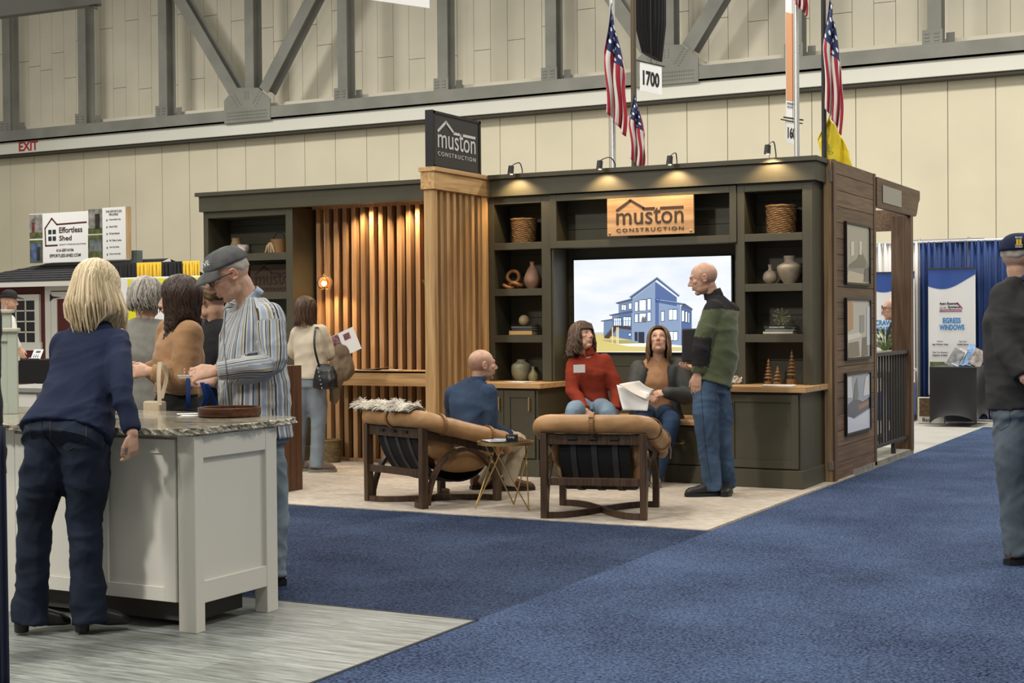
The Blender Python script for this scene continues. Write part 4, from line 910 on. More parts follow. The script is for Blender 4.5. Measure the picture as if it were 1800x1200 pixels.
# wire burst
c = on_y(1374, 560, YF+.12); c.z = 1.342+.075; mb = MB(); rr = random.Random(9); mb.ball(c, .012, 8, 6)
for i in range(70):
    d = Vector((rr.gauss(0, 1), rr.gauss(0, 1), rr.gauss(0, 1))).normalized(); mb.tube([c, c+d*.072], .0014, 4); mb.ball(c+d*.073, .0045, 6, 4)
obj('wire_burst', mb, mat('burst_green', (.22, .23, .12), .5, .2), sm=True, label='spiky green wire burst ornament on the dark book', cat='ornament')
# wooden knot: linked rings
c = on_y(902, 500, YF+.12); t = thing('wooden_knot', 'carved wooden chain of three linked rings in the second left niche', 'ornament', (c.x, c.y, 1.698))
for (dx, dz, rx, rz_, r) in ((-.036, .034, 20, 0, .054), (.034, .032, -15, 30, .052), (.002, .112, 80, 25, .054)):
    Mr = Matrix.Translation((c.x+dx, c.y, 1.700+dz)) @ Matrix.Rotation(math.radians(rz_), 4, 'Z') @ Matrix.Rotation(math.radians(rx), 4, 'X')
    mb = MB(); mb.tube([(r*math.cos(a), r*math.sin(a), .012*math.sin(2*a)) for a in [i*2*PI/32 for i in range(32)]], .0175, 12, closed=True, M=Mr); obj('ring', mb, mat('knot_wood', (.26, .11, .035), .35, noise=(12, .2, 3)), t, sm=True)
# turned wooden trees
def tree(px, zb, h, r, tiers, lab, base_h=.03, base_r=.04):
    c = on_y(px, 650, YF+.10); c.z = zb; t = thing('wooden_tree', lab, 'ornament', c, group='turned wooden trees on the right counter'); Mj = Matrix.Translation(c)
    wt = wood('tree_wood', (.22, .10, .035), (.36, .19, .08), 'z', 14)
    mb = MB()
    mb.lathe([(0, 0), (base_r, 0), (base_r, base_h), (.012, base_h), (.011, h*.25), (0, h*.25)], 24, Mj, cap=False); obj('base', mb, wt, t, sm=True, angle=35)
    z = base_h+h*.12; th = (h-z)/tiers
    for i in range(tiers):
        rr_ = r*(1-i/tiers*.82); mb = MB(); zz = z+i*th; mb.lathe([(.006, zz), (rr_, zz), (rr_, zz+th*.10), (rr_*.35, zz+th*.75), (.007, zz+th*1.05)], 24, Mj); obj('tier', mb, wt, t, sm=True, angle=35)
    return t
tree(1351, .842, .215, .040, 6, 'medium turned wooden tree, leftmost of three on the counter', .024, .036)
tree(1367, .842, .155, .040, 4, 'shortest turned wooden tree, middle of three on the counter', .02, .038)
tree(1392, .842, .29, .046, 7, 'tallest turned wooden tree, rightmost of three on the counter', .045, .048)
def paper_stack(name, c, w_, d_, n, rz, lab, cat_='papers', mt=None, h=.002):
    mb = MB(); rr = random.Random(hash(lab) % 99)
    for i in range(n): mb.box(-w_/2, w_/2, -d_/2, d_/2, i*h, i*h+h*.9, Matrix.Translation(c) @ Matrix.Rotation(rz+.04*i, 4, 'Z'))
    return obj(name, mb, mt or paper, label=lab, cat=cat_)
p = on_z(1362, 679, .843); paper_stack('leaflet_stack', Vector((p.x, 11.73, .843)), .26, .16, 4, .1, 'stack of white leaflets on the counter before the wooden trees')
p = on_z(890, 674, .843); paper_stack('leaflet_stack', Vector((p.x-.02, 11.75, .843)), .24, .17, 3, -.2, 'white sheet on the counter beside the seated man')
# shell ornament
c = on_z(1291, 675, .843); mb = MB(); rr = random.Random(4)
for i in range(16):
    a = i*.9; mb.tube([c+Vector((.03*math.cos(a), .05+.02*math.sin(a), .012)), c+Vector((.055*math.cos(a+.6), .05+.03*math.sin(a), .02+.045*rr.random())), c+Vector((.05*math.cos(a+1.2), .05, .03+.045*rr.random()))], [.014, .010, .006], 6)
mb.ball(c+Vector((0, .05, .02)), (.04, .03, .02), 10, 8)
obj('coral_ornament', mb, mat('coral', (.50, .44, .36), .8), sm=True, label='cream coral ornament on the counter behind the green jacket', cat='ornament')
# left bookcase decor
c = on_y(416, 430, 12.0); vase('straw_vase', 416, 2.107, [(.07, 0), (.078, .03), (.07, .08), (.048, .13), (.042, .16), (.052, .175)], (.26, .18, .09), 'ribbed straw vase in the left bookcase behind the planter', y=12.05)
vase('patterned_planter', 428, 2.107, [(.045, 0), (.062, .03), (.064, .06), (.060, .095)], (.42, .38, .34), 'white planter with a diamond pattern in front of the straw vase', y=11.97, noise=(40, .5, 1))
c = on_y(491, 430, 12.02); c.z = 2.107; t = thing('leather_bin', 'brown leather bin with a handle in the left bookcase', 'bin', c)
mb = MB(); mb.lathe([(0, 0), (.085, 0), (.092, .14), (.084, .14), (.078, .01), (0, .01)], 28, Matrix.Translation(c), cap=False); obj('bin_body', mb, mat('bin_leather', (.20, .10, .035), .6, noise=(9, .2, 3)), t, sm=True, angle=35)
mb = MB(); mb.tube(arc(c+Vector((0, 0, .14)), .07, 0, PI, 12), .006, 6); obj('handle', mb, black, t, sm=True)
c = on_y(475, 430, 11.93); mb = MB(); rr = random.Random(8)
for i in range(26): a = rr.uniform(-.06, .06); b = rr.uniform(-.02, .02); mb.tube([(c.x+a*.2, c.y+b*.3, 2.107+.105), (c.x+a*.6, c.y+b, 2.107+.07), (c.x+a, c.y+b, 2.112)], [.005, .009, .006], 5)
obj('tassel', mb, mat('jute', (.38, .28, .16), .9), sm=True, label='jute tassel hanging over the shelf beside the leather bin', cat='tassel')
# papers and magazines on the ledge desk
rr = random.Random(12)
for i, (px, w_, c, lab, zz, tilt) in enumerate(((641, .19, (.40, .38, .34), 'open magazine at the left of the ledge desk', .931, .0), (655, .20, (.10, .07, .06), 'dark covered magazine on the ledge desk under the tilted one', .936, .0), (668, .20, (.30, .22, .15), 'brown folder propped on the magazines on the ledge desk', .944, .12), (690, .17, (.60, .56, .50), 'cream sheet at the right of the ledge desk', .931, 0))):
    p = on_y(px, 648, 12.04); mb = MB(); M = Matrix.Translation((p.x, 12.04, zz)) @ Matrix.Rotation(.15*i-.2, 4, 'Z') @ Matrix.Rotation(-tilt, 4, 'Y'); mb.box(-w_/2, w_/2, -.10, .10, 0, .004, M)
    obj('magazine', mb, mat('mag%d' % i, c, .5), label=lab, cat='magazine', group='printed matter on the ledge desk')
# sprig of leaf poking past the oak post
p = on_y(737, 500, 11.2); mb = MB(); q0 = Vector((-6.655, 11.1, 1.66))
mb.tube(spline([q0, q0+Vector((-.03, 0, .05)), q0+Vector((-.06, 0, .09)), q0+Vector((-.085, 0, .11))], 4), .003, 5)
for s_ in range(3):
    a = q0+Vector((-.02-.02*s_, 0, .03+.025*s_)); mb.add([a, a+Vector((-.015, -.01, .012)), a+Vector((-.04, 0, .03)), a+Vector((-.02, .01, .004))], [(0, 1, 2, 3)])
obj('leaf_sprig', mb, mat('sprig', (.16, .15, .04), .6), label='thin olive leaf sprig beside the oak post', cat='sprig')

# ============================================================ KITCHEN ISLAND
t = thing('kitchen_island', 'white shaker kitchen island cabinet on square legs', 'cabinet', (-4.92, 5.44, 0))
mb = MB(); mb.box(-5.50, -4.345, 5.155, 5.73, .13, .893); obj('carcass', mb, white_p, t, bevel=.002)
for x0, x1, y0, y1 in ((-4.425, -4.325, 5.136, 5.20), (-4.40, -4.325, 5.66, 5.745), (-5.51, -5.44, 5.136, 5.20), (-5.51, -5.44, 5.68, 5.745)):
    mb = MB(); mb.box(x0, x1, y0, y1, .001, .893); obj('leg', mb, white_p, t, bevel=.003)
mb = MB()
mb.box(-4.345, -4.327, 5.20, 5.66, .13, .23); obj('side_rail', mb, white_p, t, bevel=.002); mb = MB(); mb.box(-4.345, -4.327, 5.20, 5.66, .79, .893); obj('side_rail', mb, white_p, t, bevel=.002)
def shaker(x0, x1, z0, z1, y, par, hand=None):
    f = .065; mb = MB(); mb.box(x0, x0+f, y, y+.02, z0, z1); mb.box(x1-f, x1, y, y+.02, z0, z1); mb.box(x0+f, x1-f, y, y+.02, z0, z0+f); mb.box(x0+f, x1-f, y, y+.02, z1-f, z1); mb.box(x0+f, x1-f, y+.010, y+.02, z0+f, z1-f)
    return obj('door', mb, white_p, par, bevel=.0015)
shaker(-4.905, -4.435, .135, .875, 5.128, t); shaker(-5.43, -4.915, .135, .875, 5.128, t)
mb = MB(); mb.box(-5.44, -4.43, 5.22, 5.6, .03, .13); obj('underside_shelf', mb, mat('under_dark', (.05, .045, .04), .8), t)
t2 = thing('kitchen_island', 'white cabinet continuing the island past the left edge', 'cabinet', (-6.2, 5.44, 0))
mb = MB(); mb.box(-6.9, -5.53, 5.155, 5.73, .10, .893); obj('carcass', mb, white_p, t2, bevel=.002)
mb = MB(); mb.box(-6.85, -5.58, 5.2, 5.7, .001, .10); obj('plinth', mb, white_p, t2); shaker(-6.2, -5.55, .135, .875, 5.128, t2)
# granite top with a chipped natural edge
def granite():
    m = bpy.data.materials.new('granite'); m.use_nodes = True; nt = m.node_tree; N = nt.nodes; L = nt.links; b = N['Principled BSDF']; b.inputs['Roughness'].default_value = .12; b.inputs['Specular IOR Level'].default_value = .5
    tc = N.new('ShaderNodeTexCoord'); mp = N.new('ShaderNodeMapping'); mp.inputs['Scale'].default_value = (1.2, 3.5, 3); mp.inputs['Rotation'].default_value = (0, 0, .5); L.new(tc.outputs['Object'], mp.inputs[0])
    t = N.new('ShaderNodeTexNoise'); t.inputs['Scale'].default_value = 3.2; t.inputs['Detail'].default_value = 9; t.inputs['Roughness'].default_value = .68; t.inputs['Distortion'].default_value = 1.6; L.new(mp.outputs[0], t.inputs[0])
    r = N.new('ShaderNodeValToRGB'); E_ = r.color_ramp.elements; E_[0].position = .30; E_[0].color = (.05, .055, .04, 1); E_[1].position = .75; E_[1].color = (.70, .64, .54, 1)
    for p_, c in ((.42, (.20, .20, .14)), (.49, (.48, .42, .33)), (.54, (.12, .12, .09)), (.62, (.52, .48, .42))): e = E_.new(p_); e.color = (*c, 1)
    L.new(t.outputs[0], r.inputs[0]); L.new(r.outputs[0], b.inputs['Base Color']); return m
pl = [(-7.0, 5.02), (-4.40, 5.045), (-4.335, 5.07), (-4.307, 5.14), (-4.305, 5.84), (-4.35, 5.94), (-4.5, 5.99), (-5.2, 6.10), (-7.0, 6.12)]
dense = []
for i in range(len(pl)):
    a = Vector((*pl[i], 0)); b = Vector((*pl[(i+1) % len(pl)], 0)); n = max(1, int((b-a).length/.018))
    for k in range(n): dense.append(a.lerp(b, k/n))
rr = random.Random(6); lv = [(.930, 0), (.926, .004), (.914, .002), (.903, .008), (.896, .0)]; mb = MB(); N_ = len(dense)
cen = Vector((-5.5, 5.55, 0)); rows = []
for j, (z, off) in enumerate(lv):
    for i, p in enumerate(dense):
        d = (dense[(i+1) % N_]-dense[i-1]).normalized(); nrm = Vector((d.y, -d.x, 0)); ch = (0 if j == 0 else rr.uniform(-.010, .006))+.006*math.sin(i*.45)*(j > 0)+.004*math.sin(i*1.7+j)
        q_ = p+nrm*(off*.7+ch-(.010 if j == 4 else 0)-(.004 if j == 0 else 0)); mb.v.append(Vector((q_.x, q_.y, z+(0 if j in (0, 4) else rr.uniform(-.002, .002)))))
for j in range(len(lv)-1):
    for i in range(N_): mb.f.append([j*N_+i, (j+1)*N_+i, (j+1)*N_+(i+1) % N_, j*N_+(i+1) % N_]); mb.m.append(0)
mb.f.append(list(range(N_))); mb.m.append(0); mb.f.append(list(reversed(range(4*N_, 5*N_)))); mb.m.append(0)
obj('granite_countertop', mb, granite(), label='green and brown granite countertop with chipped edge on the white island', cat='countertop')
# round wooden tray
c = Vector((-4.70, 5.855, .931)); t = thing('wooden_tray', 'round dark acacia tray with raised rim on the granite countertop', 'tray', c)
aca = wood('acacia', (.055, .018, .008), (.17, .065, .028), 'x', 7, .35)
mb = MB(); mb.lathe([(0, 0), (.150, 0), (.157, .006), (.158, .044), (.150, .047), (.143, .044), (.141, .012), (0, .012)], 56, Matrix.Translation(c), cap=False); obj('tray_body', mb, aca, t, sm=True, angle=40)
for i, (px, py) in enumerate(((337, 731), (331, 729))):
    p = on_z(px, py, .931); mb = MB(); M = Matrix.Translation((p.x, p.y, .931+.004*i)) @ Matrix.Rotation(.5+.3*i, 4, 'Z'); mb.box(-.055, .055, -.035, .035, 0, .0035, M)
    obj('card', mb, paper, label=('white card lying lowest beside the wooden tray', 'white card lying on top of another beside the wooden tray')[i], cat='card', group='white cards beside the tray')
# display boards standing on the island at the left
for (px0, px1, pt, w_, lab, dd) in ((-26, 21, 550, 8.25, 'short sage sample door standing behind the taller one at left edge', 0), (-30, 31, 583, 7.72, 'sage green sample door with cornice standing on the counter at left edge', 0)):
    b0 = dep(px0, 712, w_); b1 = dep(px1, 712, w_); top = dep(px1, pt, w_).z; a = Vector((b0.x, b0.y, .931)); d = Vector((b1.x-b0.x, b1.y-b0.y, 0)); W = d.length; d.normalize()
    M = face_matrix(a, d, (0, 0, 1)); t = thing('sample_door', lab, 'sample door', a); sg = mat('sage_paint', (.40, .44, .37), .4)
    H = top-.931; zb = 0 if w_ < 8 else -.0; f = .05
    mb = MB(); mb.box(0, W, 0, H, -.02, -.012, M); mb.box(0, f, 0, H, -.012, 0, M); mb.box(W-f, W, 0, H, -.012, 0, M); mb.box(f, W-f, 0, f, -.012, 0, M); mb.box(f, W-f, H-f, H, -.012, 0, M); obj('door_panel', mb, sg, t, bevel=.002)
    mb = MB(); mb.box(-.015, W+.012, H, H+.02, -.03, .015, M); obj('cornice', mb, mat('cornice_grey', (.46, .43, .36), .5), t, bevel=.005)
# grey topped drawer cabinet behind the island
t = thing('drawer_cabinet', 'white drawer cabinet with grey top behind the island at left', 'cabinet', (-7.8, 8.1, 0))
a = on_z(-40, 690, .90); 
mb = MB(); mb.box(-8.8, -7.58, 8.00, 8.5, .0, .895); obj('carcass', mb, white_p, t, bevel=.002)
mb = MB(); mb.box(-8.82, -7.56, 7.96, 8.55, .896, .93); obj('counter_top', mb, mat('grey_stone', (.24, .24, .21), .35), t, bevel=.003)
for x in (-8.78, -8.2):
    for z0, z1 in ((.72, .88), (.52, .71), (.1, .51)):
        mb = MB(); mb.box(x, x+.56, 7.982, 8.0, z0, z1); o = obj('drawer_front', mb, white_p, t, bevel=.002)
        mb = MB(); mb.ball((x+.28, 7.965, (z0+z1)/2), .014, 10, 8); obj('knob', mb, mat('chrome_knob', (.7, .7, .68), .2, .9), o, sm=True)
# navy cloth edge at the far left
a = dep(-30, 1150, 3.0); mb = MB()
mb.grid(lambda u, v: dep(-260+u*(262+8*(1-v)**1.0)-0, 1230-v*480, 3.0+.05*math.sin(u*30)), 40, 12)
o = obj('cloth_drape', mb, mat('navy_cloth', (.006, .009, .030), .85), sm=True, angle=180, label='navy cloth draped over something at the lower left edge', cat='drape'); so = o.modifiers.new('t', 'SOLIDIFY'); so.thickness = .01
# ============================================================ FAR LEFT: SHED AND BACKDROPS
sh = thing('garden_shed', 'maroon garden shed with white double doors and black shingle roof', 'shed', (-21.0, 21.8, 0))
Ysh = 21.0; maroon = mat('maroon_siding', (.085, .014, .014), .6, bump=(3, .3, (14, 1, .2)))
mb = MB(); mb.box(-23.7, -19.4, Ysh, 23.4, .1, 2.22); obj('wall', mb, maroon, sh)
mb = MB(); mb.box(-23.7, -19.4, Ysh-.015, Ysh, 2.16, 2.24); mb.box(-21.88+.0, -21.8, Ysh-.02, Ysh, .1, 2.16) if False else None
obj('fascia_trim', mb, white_p, sh)
trimm = white_p
x0, x1 = -21.30, -19.62
mb = MB(); mb.box(x0-.03, x0+.12, Ysh-.04, Ysh, .1, 2.16); mb.box(x1, x1+.14, Ysh-.04, Ysh, .1, 2.16); mb.box(x0+.12, x1, Ysh-.04, Ysh, 2.06, 2.16); obj('door_casing', mb, trimm, sh)
for (a, b) in ((x0+.14, x0+.90), (x0+.91, x1-.01)):
    mb = MB(); f = .15
    for q in ((a, a+f, .12, 2.04), (b-f, b, .12, 2.04), (a+f, b-f, 1.90, 2.04), (a+f, b-f, .95, 1.08), (a+f, b-f, .12, .26)): mb.box(q[0], q[1], Ysh-.05, Ysh-.02, q[2], q[3])
    d_ = obj('door', mb, trimm, sh)
    mb = MB(); mb.box(a+f, b-f, Ysh-.03, Ysh-.015, .26, 1.90); obj('door_panel', mb, maroon, d_)
for z in (1.93, 1.02):
    mb = MB(); v = [(x0+.12, Ysh-.06, z-.07), (x0+.2, Ysh-.06, z-.02), (x0+.42, Ysh-.06, z), (x0+.2, Ysh-.06, z+.02), (x0+.12, Ysh-.06, z+.07)]
    mb.add(v+[(p[0], Ysh-.052, p[2]) for p in v], [(4, 3, 2, 1, 0), (5, 6, 7, 8, 9)]+[(i, (i+1) % 5, 5+(i+1) % 5, 5+i) for i in range(5)]); obj('hinge', mb, black, sh)
wx0, wx1, wz0, wz1 = -22.5, -21.48, 1.02, 2.0
mb = MB(); 
for q in ((wx0, wx0+.12, wz0+.04, wz1-.12), (wx1-.12, wx1, wz0+.04, wz1-.12), (wx0, wx1, wz1-.12, wz1), (wx0-.03, wx1+.03, wz0-.12, wz0+.04)): mb.box(q[0], q[1], Ysh-.05, Ysh, q[2], q[3])
w_ = obj('window', mb, trimm, sh); mb = MB()
for i in range(1, 3): mb.box(wx0+.12+i*.26-.01, wx0+.12+i*.26+.01, Ysh-.04, Ysh-.01, wz0, wz1-.1)
for z in (wz0+.24, wz0+.45, wz0+.66): mb.box(wx0+.1, wx1-.1, Ysh-.04, Ysh-.01, z-.012, z+.012)
obj('muntins', mb, trimm, w_); mb = MB(); mb.box(wx0+.1, wx1-.1, Ysh-.02, Ysh-.008, wz0, wz1-.1); obj('pane', mb, mat('dark_pane', (.02, .02, .022), .1), w_)
shingle = mat('black_shingle', (.030, .031, .034), .85, noise=(9, .35, 4, (.6, 3, 3)), bump=(5, .5, (.6, 4, 4)))
mb = MB(); n = 9
for i in range(n):
    a, b = i/n, (i+1)/n; y0 = Ysh-.35+a*1.25; y1 = Ysh-.35+b*1.25+.03; z0 = 2.20+a*.46; z1 = 2.20+b*.46
    xl = -24.0+2.1*a; xl2 = -24.0+2.1*b; xr = -19.0
    mb.add([(xl, y0, z0+.03), (xr, y0, z0+.03), (xr, y1, z1+.01), (xl2, y1, z1+.01), (xl, y0, z0), (xr, y0, z0), (xr, y1, z1-.02), (xl2, y1, z1-.02)], [(0, 1, 2, 3), (7, 6, 5, 4), (0, 4, 5, 1), (1, 5, 6, 2), (3, 7, 4, 0), (2, 6, 7, 3)])
mb.add([(-24.0, Ysh-.35, 2.22), (-21.9, Ysh+.9, 2.68), (-24.0, Ysh+2.7, 2.2)], [(0, 1, 2)]); mb.add([(-21.9, Ysh+.9, 2.66), (-19.0, Ysh+.9, 2.66), (-19.0, Ysh+2.7, 2.2), (-24.0, Ysh+2.7, 2.2)], [(0, 1, 2, 3)])
obj('roof', mb, shingle, sh)
mb = MB(); mb.bar((-18.98, Ysh-.36, 2.16), (-18.98, Ysh+.9, 2.62), .09, .03); mb.box(-24.0, -19.0, Ysh-.37, Ysh-.34, 2.14, 2.23); obj('rake_board', mb, trimm, sh)
# banners standing on the roof
t = thing('roof_banner', 'wide white banner with house logo standing on the shed roof', 'banner', (-20.8, Ysh+.35, 2.55)); yb = Ysh+.38
bx0 = on_y(52, 415, yb).x; bx1 = on_y(181, 415, yb).x; zb_ = on_y(120, 456, yb).z-.05; zt_ = on_y(120, 372.5, yb).z; W = bx1-bx0; H = zt_-zb_
M = face_matrix((bx0, yb, zb_), (1, 0, 0), (0, 0, 1)); mb = MB(); mb.box(0, W, 0, H, -.02, 0, M); obj('banner_sheet', mb, paper, t)
dkr = mat('logo_maroon', (.07, .012, .012), .6); mb = MB()
def bseg(mb, pts, w_, z=.002):
    for a, b in zip(pts[:-1], pts[1:]):
        a = Vector((a[0]*W, a[1]*H, z)); b = Vector((b[0]*W, b[1]*H, z)); d = (b-a).normalized(); n = Vector((-d.y, d.x, 0))*w_/2; a = a-d*w_*.3; b = b+d*w_*.3
        mb.add([a-n, b-n, b+n, a+n], [(0, 1, 2, 3)], M)
fx = lambda X: (X-110)/1080; fy_ = lambda Y: 1-(Y-110)/715
bseg(mb, [(fx(955), fy_(268)), (fx(522), fy_(280)), (fx(447), fy_(190)), (fx(345), fy_(330)), (fx(352), fy_(580)), (fx(525), fy_(578))], .032); obj('logo_outline', mb, dkr, t)
mb = MB(); mb_text(mb, 'Effortless', fx(555)*W, fy_(405)*H, fx(895)*W-fx(555)*W, .115, M, z=.002, bold=.02); mb_text(mb, 'Shed', fx(555)*W, fy_(515)*H, fx(738)*W-fx(555)*W, .10, M, z=.002, bold=.02)
mb_text(mb, 'QUALITY STORAGE SOLUTIONS', fx(555)*W, fy_(583)*H, fx(945)*W-fx(555)*W, .030, M, z=.002); mb_text(mb, '616-287-0106', fx(512)*W, fy_(672)*H, fx(765)*W-fx(512)*W, .058, M, z=.002, bold=.02); mb_text(mb, 'EFFORTLESS-SHED.COM', fx(412)*W, fy_(750)*H, fx(868)*W-fx(412)*W, .062, M, z=.002, bold=.02)
obj('lettering', mb, mat('banner_ink', (.04, .02, .02), .6), t)
def rect(mb, x0, y0, x1, y1, z=.002): mb.add([(fx(x0)*W, fy_(y1)*H, z), (fx(x1)*W, fy_(y1)*H, z), (fx(x1)*W, fy_(y0)*H, z), (fx(x0)*W, fy_(y0)*H, z)], [(0, 1, 2, 3)], M)
mb = MB()
for x in (392, 457):
    for y in (352, 448): rect(mb, x, y, x+50, y+64)
obj('logo_window', mb, mat('logo_dark', (.02, .03, .035), .5), t)
for nm, c, rs in (('photo_ground', (.08, .09, .03), [(112, 380, 308, 468), (112, 490, 308, 822), (980, 360, 1190, 440), (976, 455, 1190, 822)]), ('photo_wall', (.20, .19, .17), [(112, 120, 308, 380), (985, 90, 1190, 360)]), ('photo_blue_shed', (.07, .11, .22), [(130, 540, 280, 800)]), ('photo_red_door', (.14, .03, .03), [(145, 235, 190, 385)]), ('photo_dark', (.025, .022, .02), [(215, 590, 268, 790), (1080, 160, 1150, 370)]), ('photo_fence', (.12, .14, .14), [(1000, 520, 1170, 690)])):
    for i, r_ in enumerate(rs): mb = MB(); rect(mb, *r_, z=.003+.001*(nm in ('photo_blue_shed', 'photo_red_door', 'photo_fence'))+.002*(nm == 'photo_dark')); obj(nm, mb, mat(nm, c, .6, noise=(9, .5, 3)), t)
t = thing('roof_banner', 'narrow white promise list banner at the right end of the shed roof', 'banner', (-19.5, Ysh+.38, 2.6))
ax0 = on_y(181.5, 410, yb).x; ax1 = on_y(222, 410, yb).x; M = face_matrix((ax0, yb-.02, zb_+.02), (1, 0, 0), (0, 0, 1)); W2 = ax1-ax0; H2 = H+.02
mb = MB(); mb.box(0, W2, 0, H2, -.01, 0, M); obj('banner_sheet', mb, paper, t); mb = MB(); mb.box(W2, W2+.09, .0, H2, -.06, -.01, M); obj('wooden_batten', mb, pine, t)
mb = MB(); mb_text(mb, 'THE EFFORTLESS', W2*.5, H2*.90, W2*.7, .045, M, z=.002, align='CENTER'); mb_text(mb, 'PROMISE', W2*.5, H2*.84, W2*.38, .045, M, z=.002, align='CENTER')
for i, s_ in enumerate(('Onsite Builds Only', 'Never Mold', 'No Fume Removal', 'No Trailer in Lawns', 'One Day Builds', 'Prairie Ownership')): mb_text(mb, s_, W2*.30, H2*(.745-.132*i), W2*(.34+.02*(len(s_)-10)), .038, M, z=.002); mb.box(W2*.18, W2*.22, H2*(.735-.132*i), H2*(.775-.132*i), 0, .002, M)
obj('lettering', mb, MATS['banner_ink'], t)
mb = MB(); c = on_y(234, 440, Ysh+.5); mb.box(c.x-.07, c.x+.1, Ysh+.5, Ysh+.65, 2.55, c.z+.0); obj('roof_box', mb, mat('slate_box', (.10, .12, .12), .6), label='small slate grey box at the end of the shed roof', cat='box')
# black and yellow drape line
def drape(name, x0, x1, y, z0, z1, m, lab, nf, amp=.03, group=None, cat_='drape'):
    mb = MB(); n = int(nf*6); mb.grid(lambda u, v: Vector((x0+(x1-x0)*u, y+amp*math.sin(u*nf*2*PI)*(1-.3*v)+amp*.5*math.sin(u*nf*4.6+v*3), z0+(z1-z0)*v)), n, 5)
    o = obj(name, mb, m, sm=True, angle=180, label=lab, cat=cat_, group=group); s_ = o.modifiers.new('t', 'SOLIDIFY'); s_.thickness = .006; return o
ylw = mat('yellow_drape', (.62, .40, .03), .8)
yd = 20.60; ex = lambda px: on_y(px, 480, yd).x
g_ = 'black and yellow booth drapes at left'
for (a, b, m_, lab) in ((196, 240, black_cloth, 'black drape beside the shed roof'), (240, 284, ylw, 'yellow drape section above the grey haired woman'), (284, 321, black_cloth, 'black drape section between the two yellow ones'), (321, 352, ylw, 'yellow drape section behind the man in a cap')):
    drape('booth_drape', ex(a), ex(b), yd, 1.0 if m_ is ylw else 0, 2.53, m_, lab, max(5, int((b-a)/5)), group=g_)
t = thing('poster_panel', 'white panel with yellow stripes in front of the black drape', 'panel', (ex(280), yd-.3, .0)); px_ = lambda p: on_y(p, 520, yd-.25).x
zt2 = on_y(250, 487, yd-.25).z; mb = MB(); mb.box(px_(212), px_(352), yd-.25, yd-.22, .6, zt2); obj('panel_board', mb, paper, t, bevel=.01)
yy = mat('yellow_print', (.72, .68, .02), .6); mb = MB()
for a, b, z0 in ((225, 240, .6), (240, 352, zt2-.12)): mb.box(px_(a), px_(b), yd-.256, yd-.25, z0, zt2-.03)
mb.box(px_(330), px_(350), yd-.256, yd-.25, .8, zt2-.2); obj('yellow_print', mb, yy, t)
mb = MB(); mb.box(px_(213), px_(216), yd-.22, yd-.1, 0, zt2); obj('panel_leg', mb, black, t)
# display table by the shed
t = thing('display_table', 'black draped table with folding legs in front of the shed', 'table', (-19.0, 19.2, 0)); yt_ = 19.0
a, b = on_y(28, 632, yt_).x, on_y(150, 632, yt_).x; zt3 = on_y(60, 632, yt_).z
mb = MB(); mb.box(a, b, yt_, yt_+.75, zt3-.03, zt3); mb.box(a, b, yt_-.01, yt_, zt3-.42, zt3); obj('table_cloth', mb, black_cloth, t, bevel=.02)
for x in (a+.2, a+.75, b-.2):
    mb = MB(); mb.bar((x, yt_+.1, .0), (x+.12, yt_+.3, zt3-.03), .025, .025); obj('leg', mb, mat('chrome_leg', (.6, .6, .58), .3, .8), t)
t = thing('brochure_stand', 'white tilted brochure stand with printed photos on the black table', 'brochure stand', (on_y(65, 630, yt_+.2).x, yt_+.2, zt3+.001))
c = Vector((on_y(65, 630, yt_+.2).x, yt_+.15, zt3+.002)); M = Matrix.Translation(c) @ Matrix.Rotation(math.radians(62), 4, 'X'); mb = MB(); mb.box(-.11, .12, 0, .20, -.004, 0, M); mb.box(-.12, .13, 0, .01, 0, .04, M); obj('stand_board', mb, paper, t)
mb = MB(); mb.box(-.04, .07, .13, .17, 0, .002, M)
for i in range(3): mb.box(-.07+i*.05, -.04+i*.05, .04, .07, 0, .002, M); mb.box(-.06+i*.05, -.045+i*.05, .08, .1, 0, .002, M)
obj('printed_photos', mb, mat('print_grey', (.10, .12, .15), .5), t)
# ============================================================ FAR RIGHT: BLUE DRAPES, ROLL-UP BANNERS, TABLE
navy = mat('royal_blue_drape', (.012, .035, .13), .75, noise=(2, .25, 3))
wdr = mat('white_drape', (.62, .60, .58), .8)
yb2 = 20.35; fxr = lambda px, y=yb2: on_y(px, 430, y).x
zt4 = on_y(1700, 423, yb2).z
drape('booth_drape', fxr(1617), fxr(1700), yb2, .02, zt4, navy, 'royal blue drape behind the right roll-up banner', 9, .03, 'blue booth drapes at right')
drape('booth_drape', fxr(1702), fxr(1860), yb2, .02, zt4, navy, 'royal blue drape behind the man at the right edge', 15, .03, 'blue booth drapes at right')
drape('booth_drape', fxr(1530), fxr(1614), yb2, .02, zt4-.0, wdr, 'white drape behind the left roll-up banner', 9, .03)
mb = MB(); mb.tube([(fxr(1520), yb2, zt4+.0), (fxr(1870), yb2, zt4+.0)], .018, 8)
for p_ in (1702, 1615): mb.tube([(fxr(p_), yb2+.04, 0), (fxr(p_), yb2+.04, zt4+.05)], .02, 8)
obj('drape_pipe', mb, silver, sm=True, label='metal pipe frame carrying the blue and white drapes', cat='pipe frame')
mb = MB(); mb.box(on_y(1580, 420, yb2+.3).x, on_y(1730, 420, yb2+.3).x, yb2+.3, yb2+.32, .0, zt4+.05); obj('rear_banner', mb, mat('lilac_banner', (.36, .34, .36), .6), label='grey lilac banner top peeking above the blue drape', cat='banner')
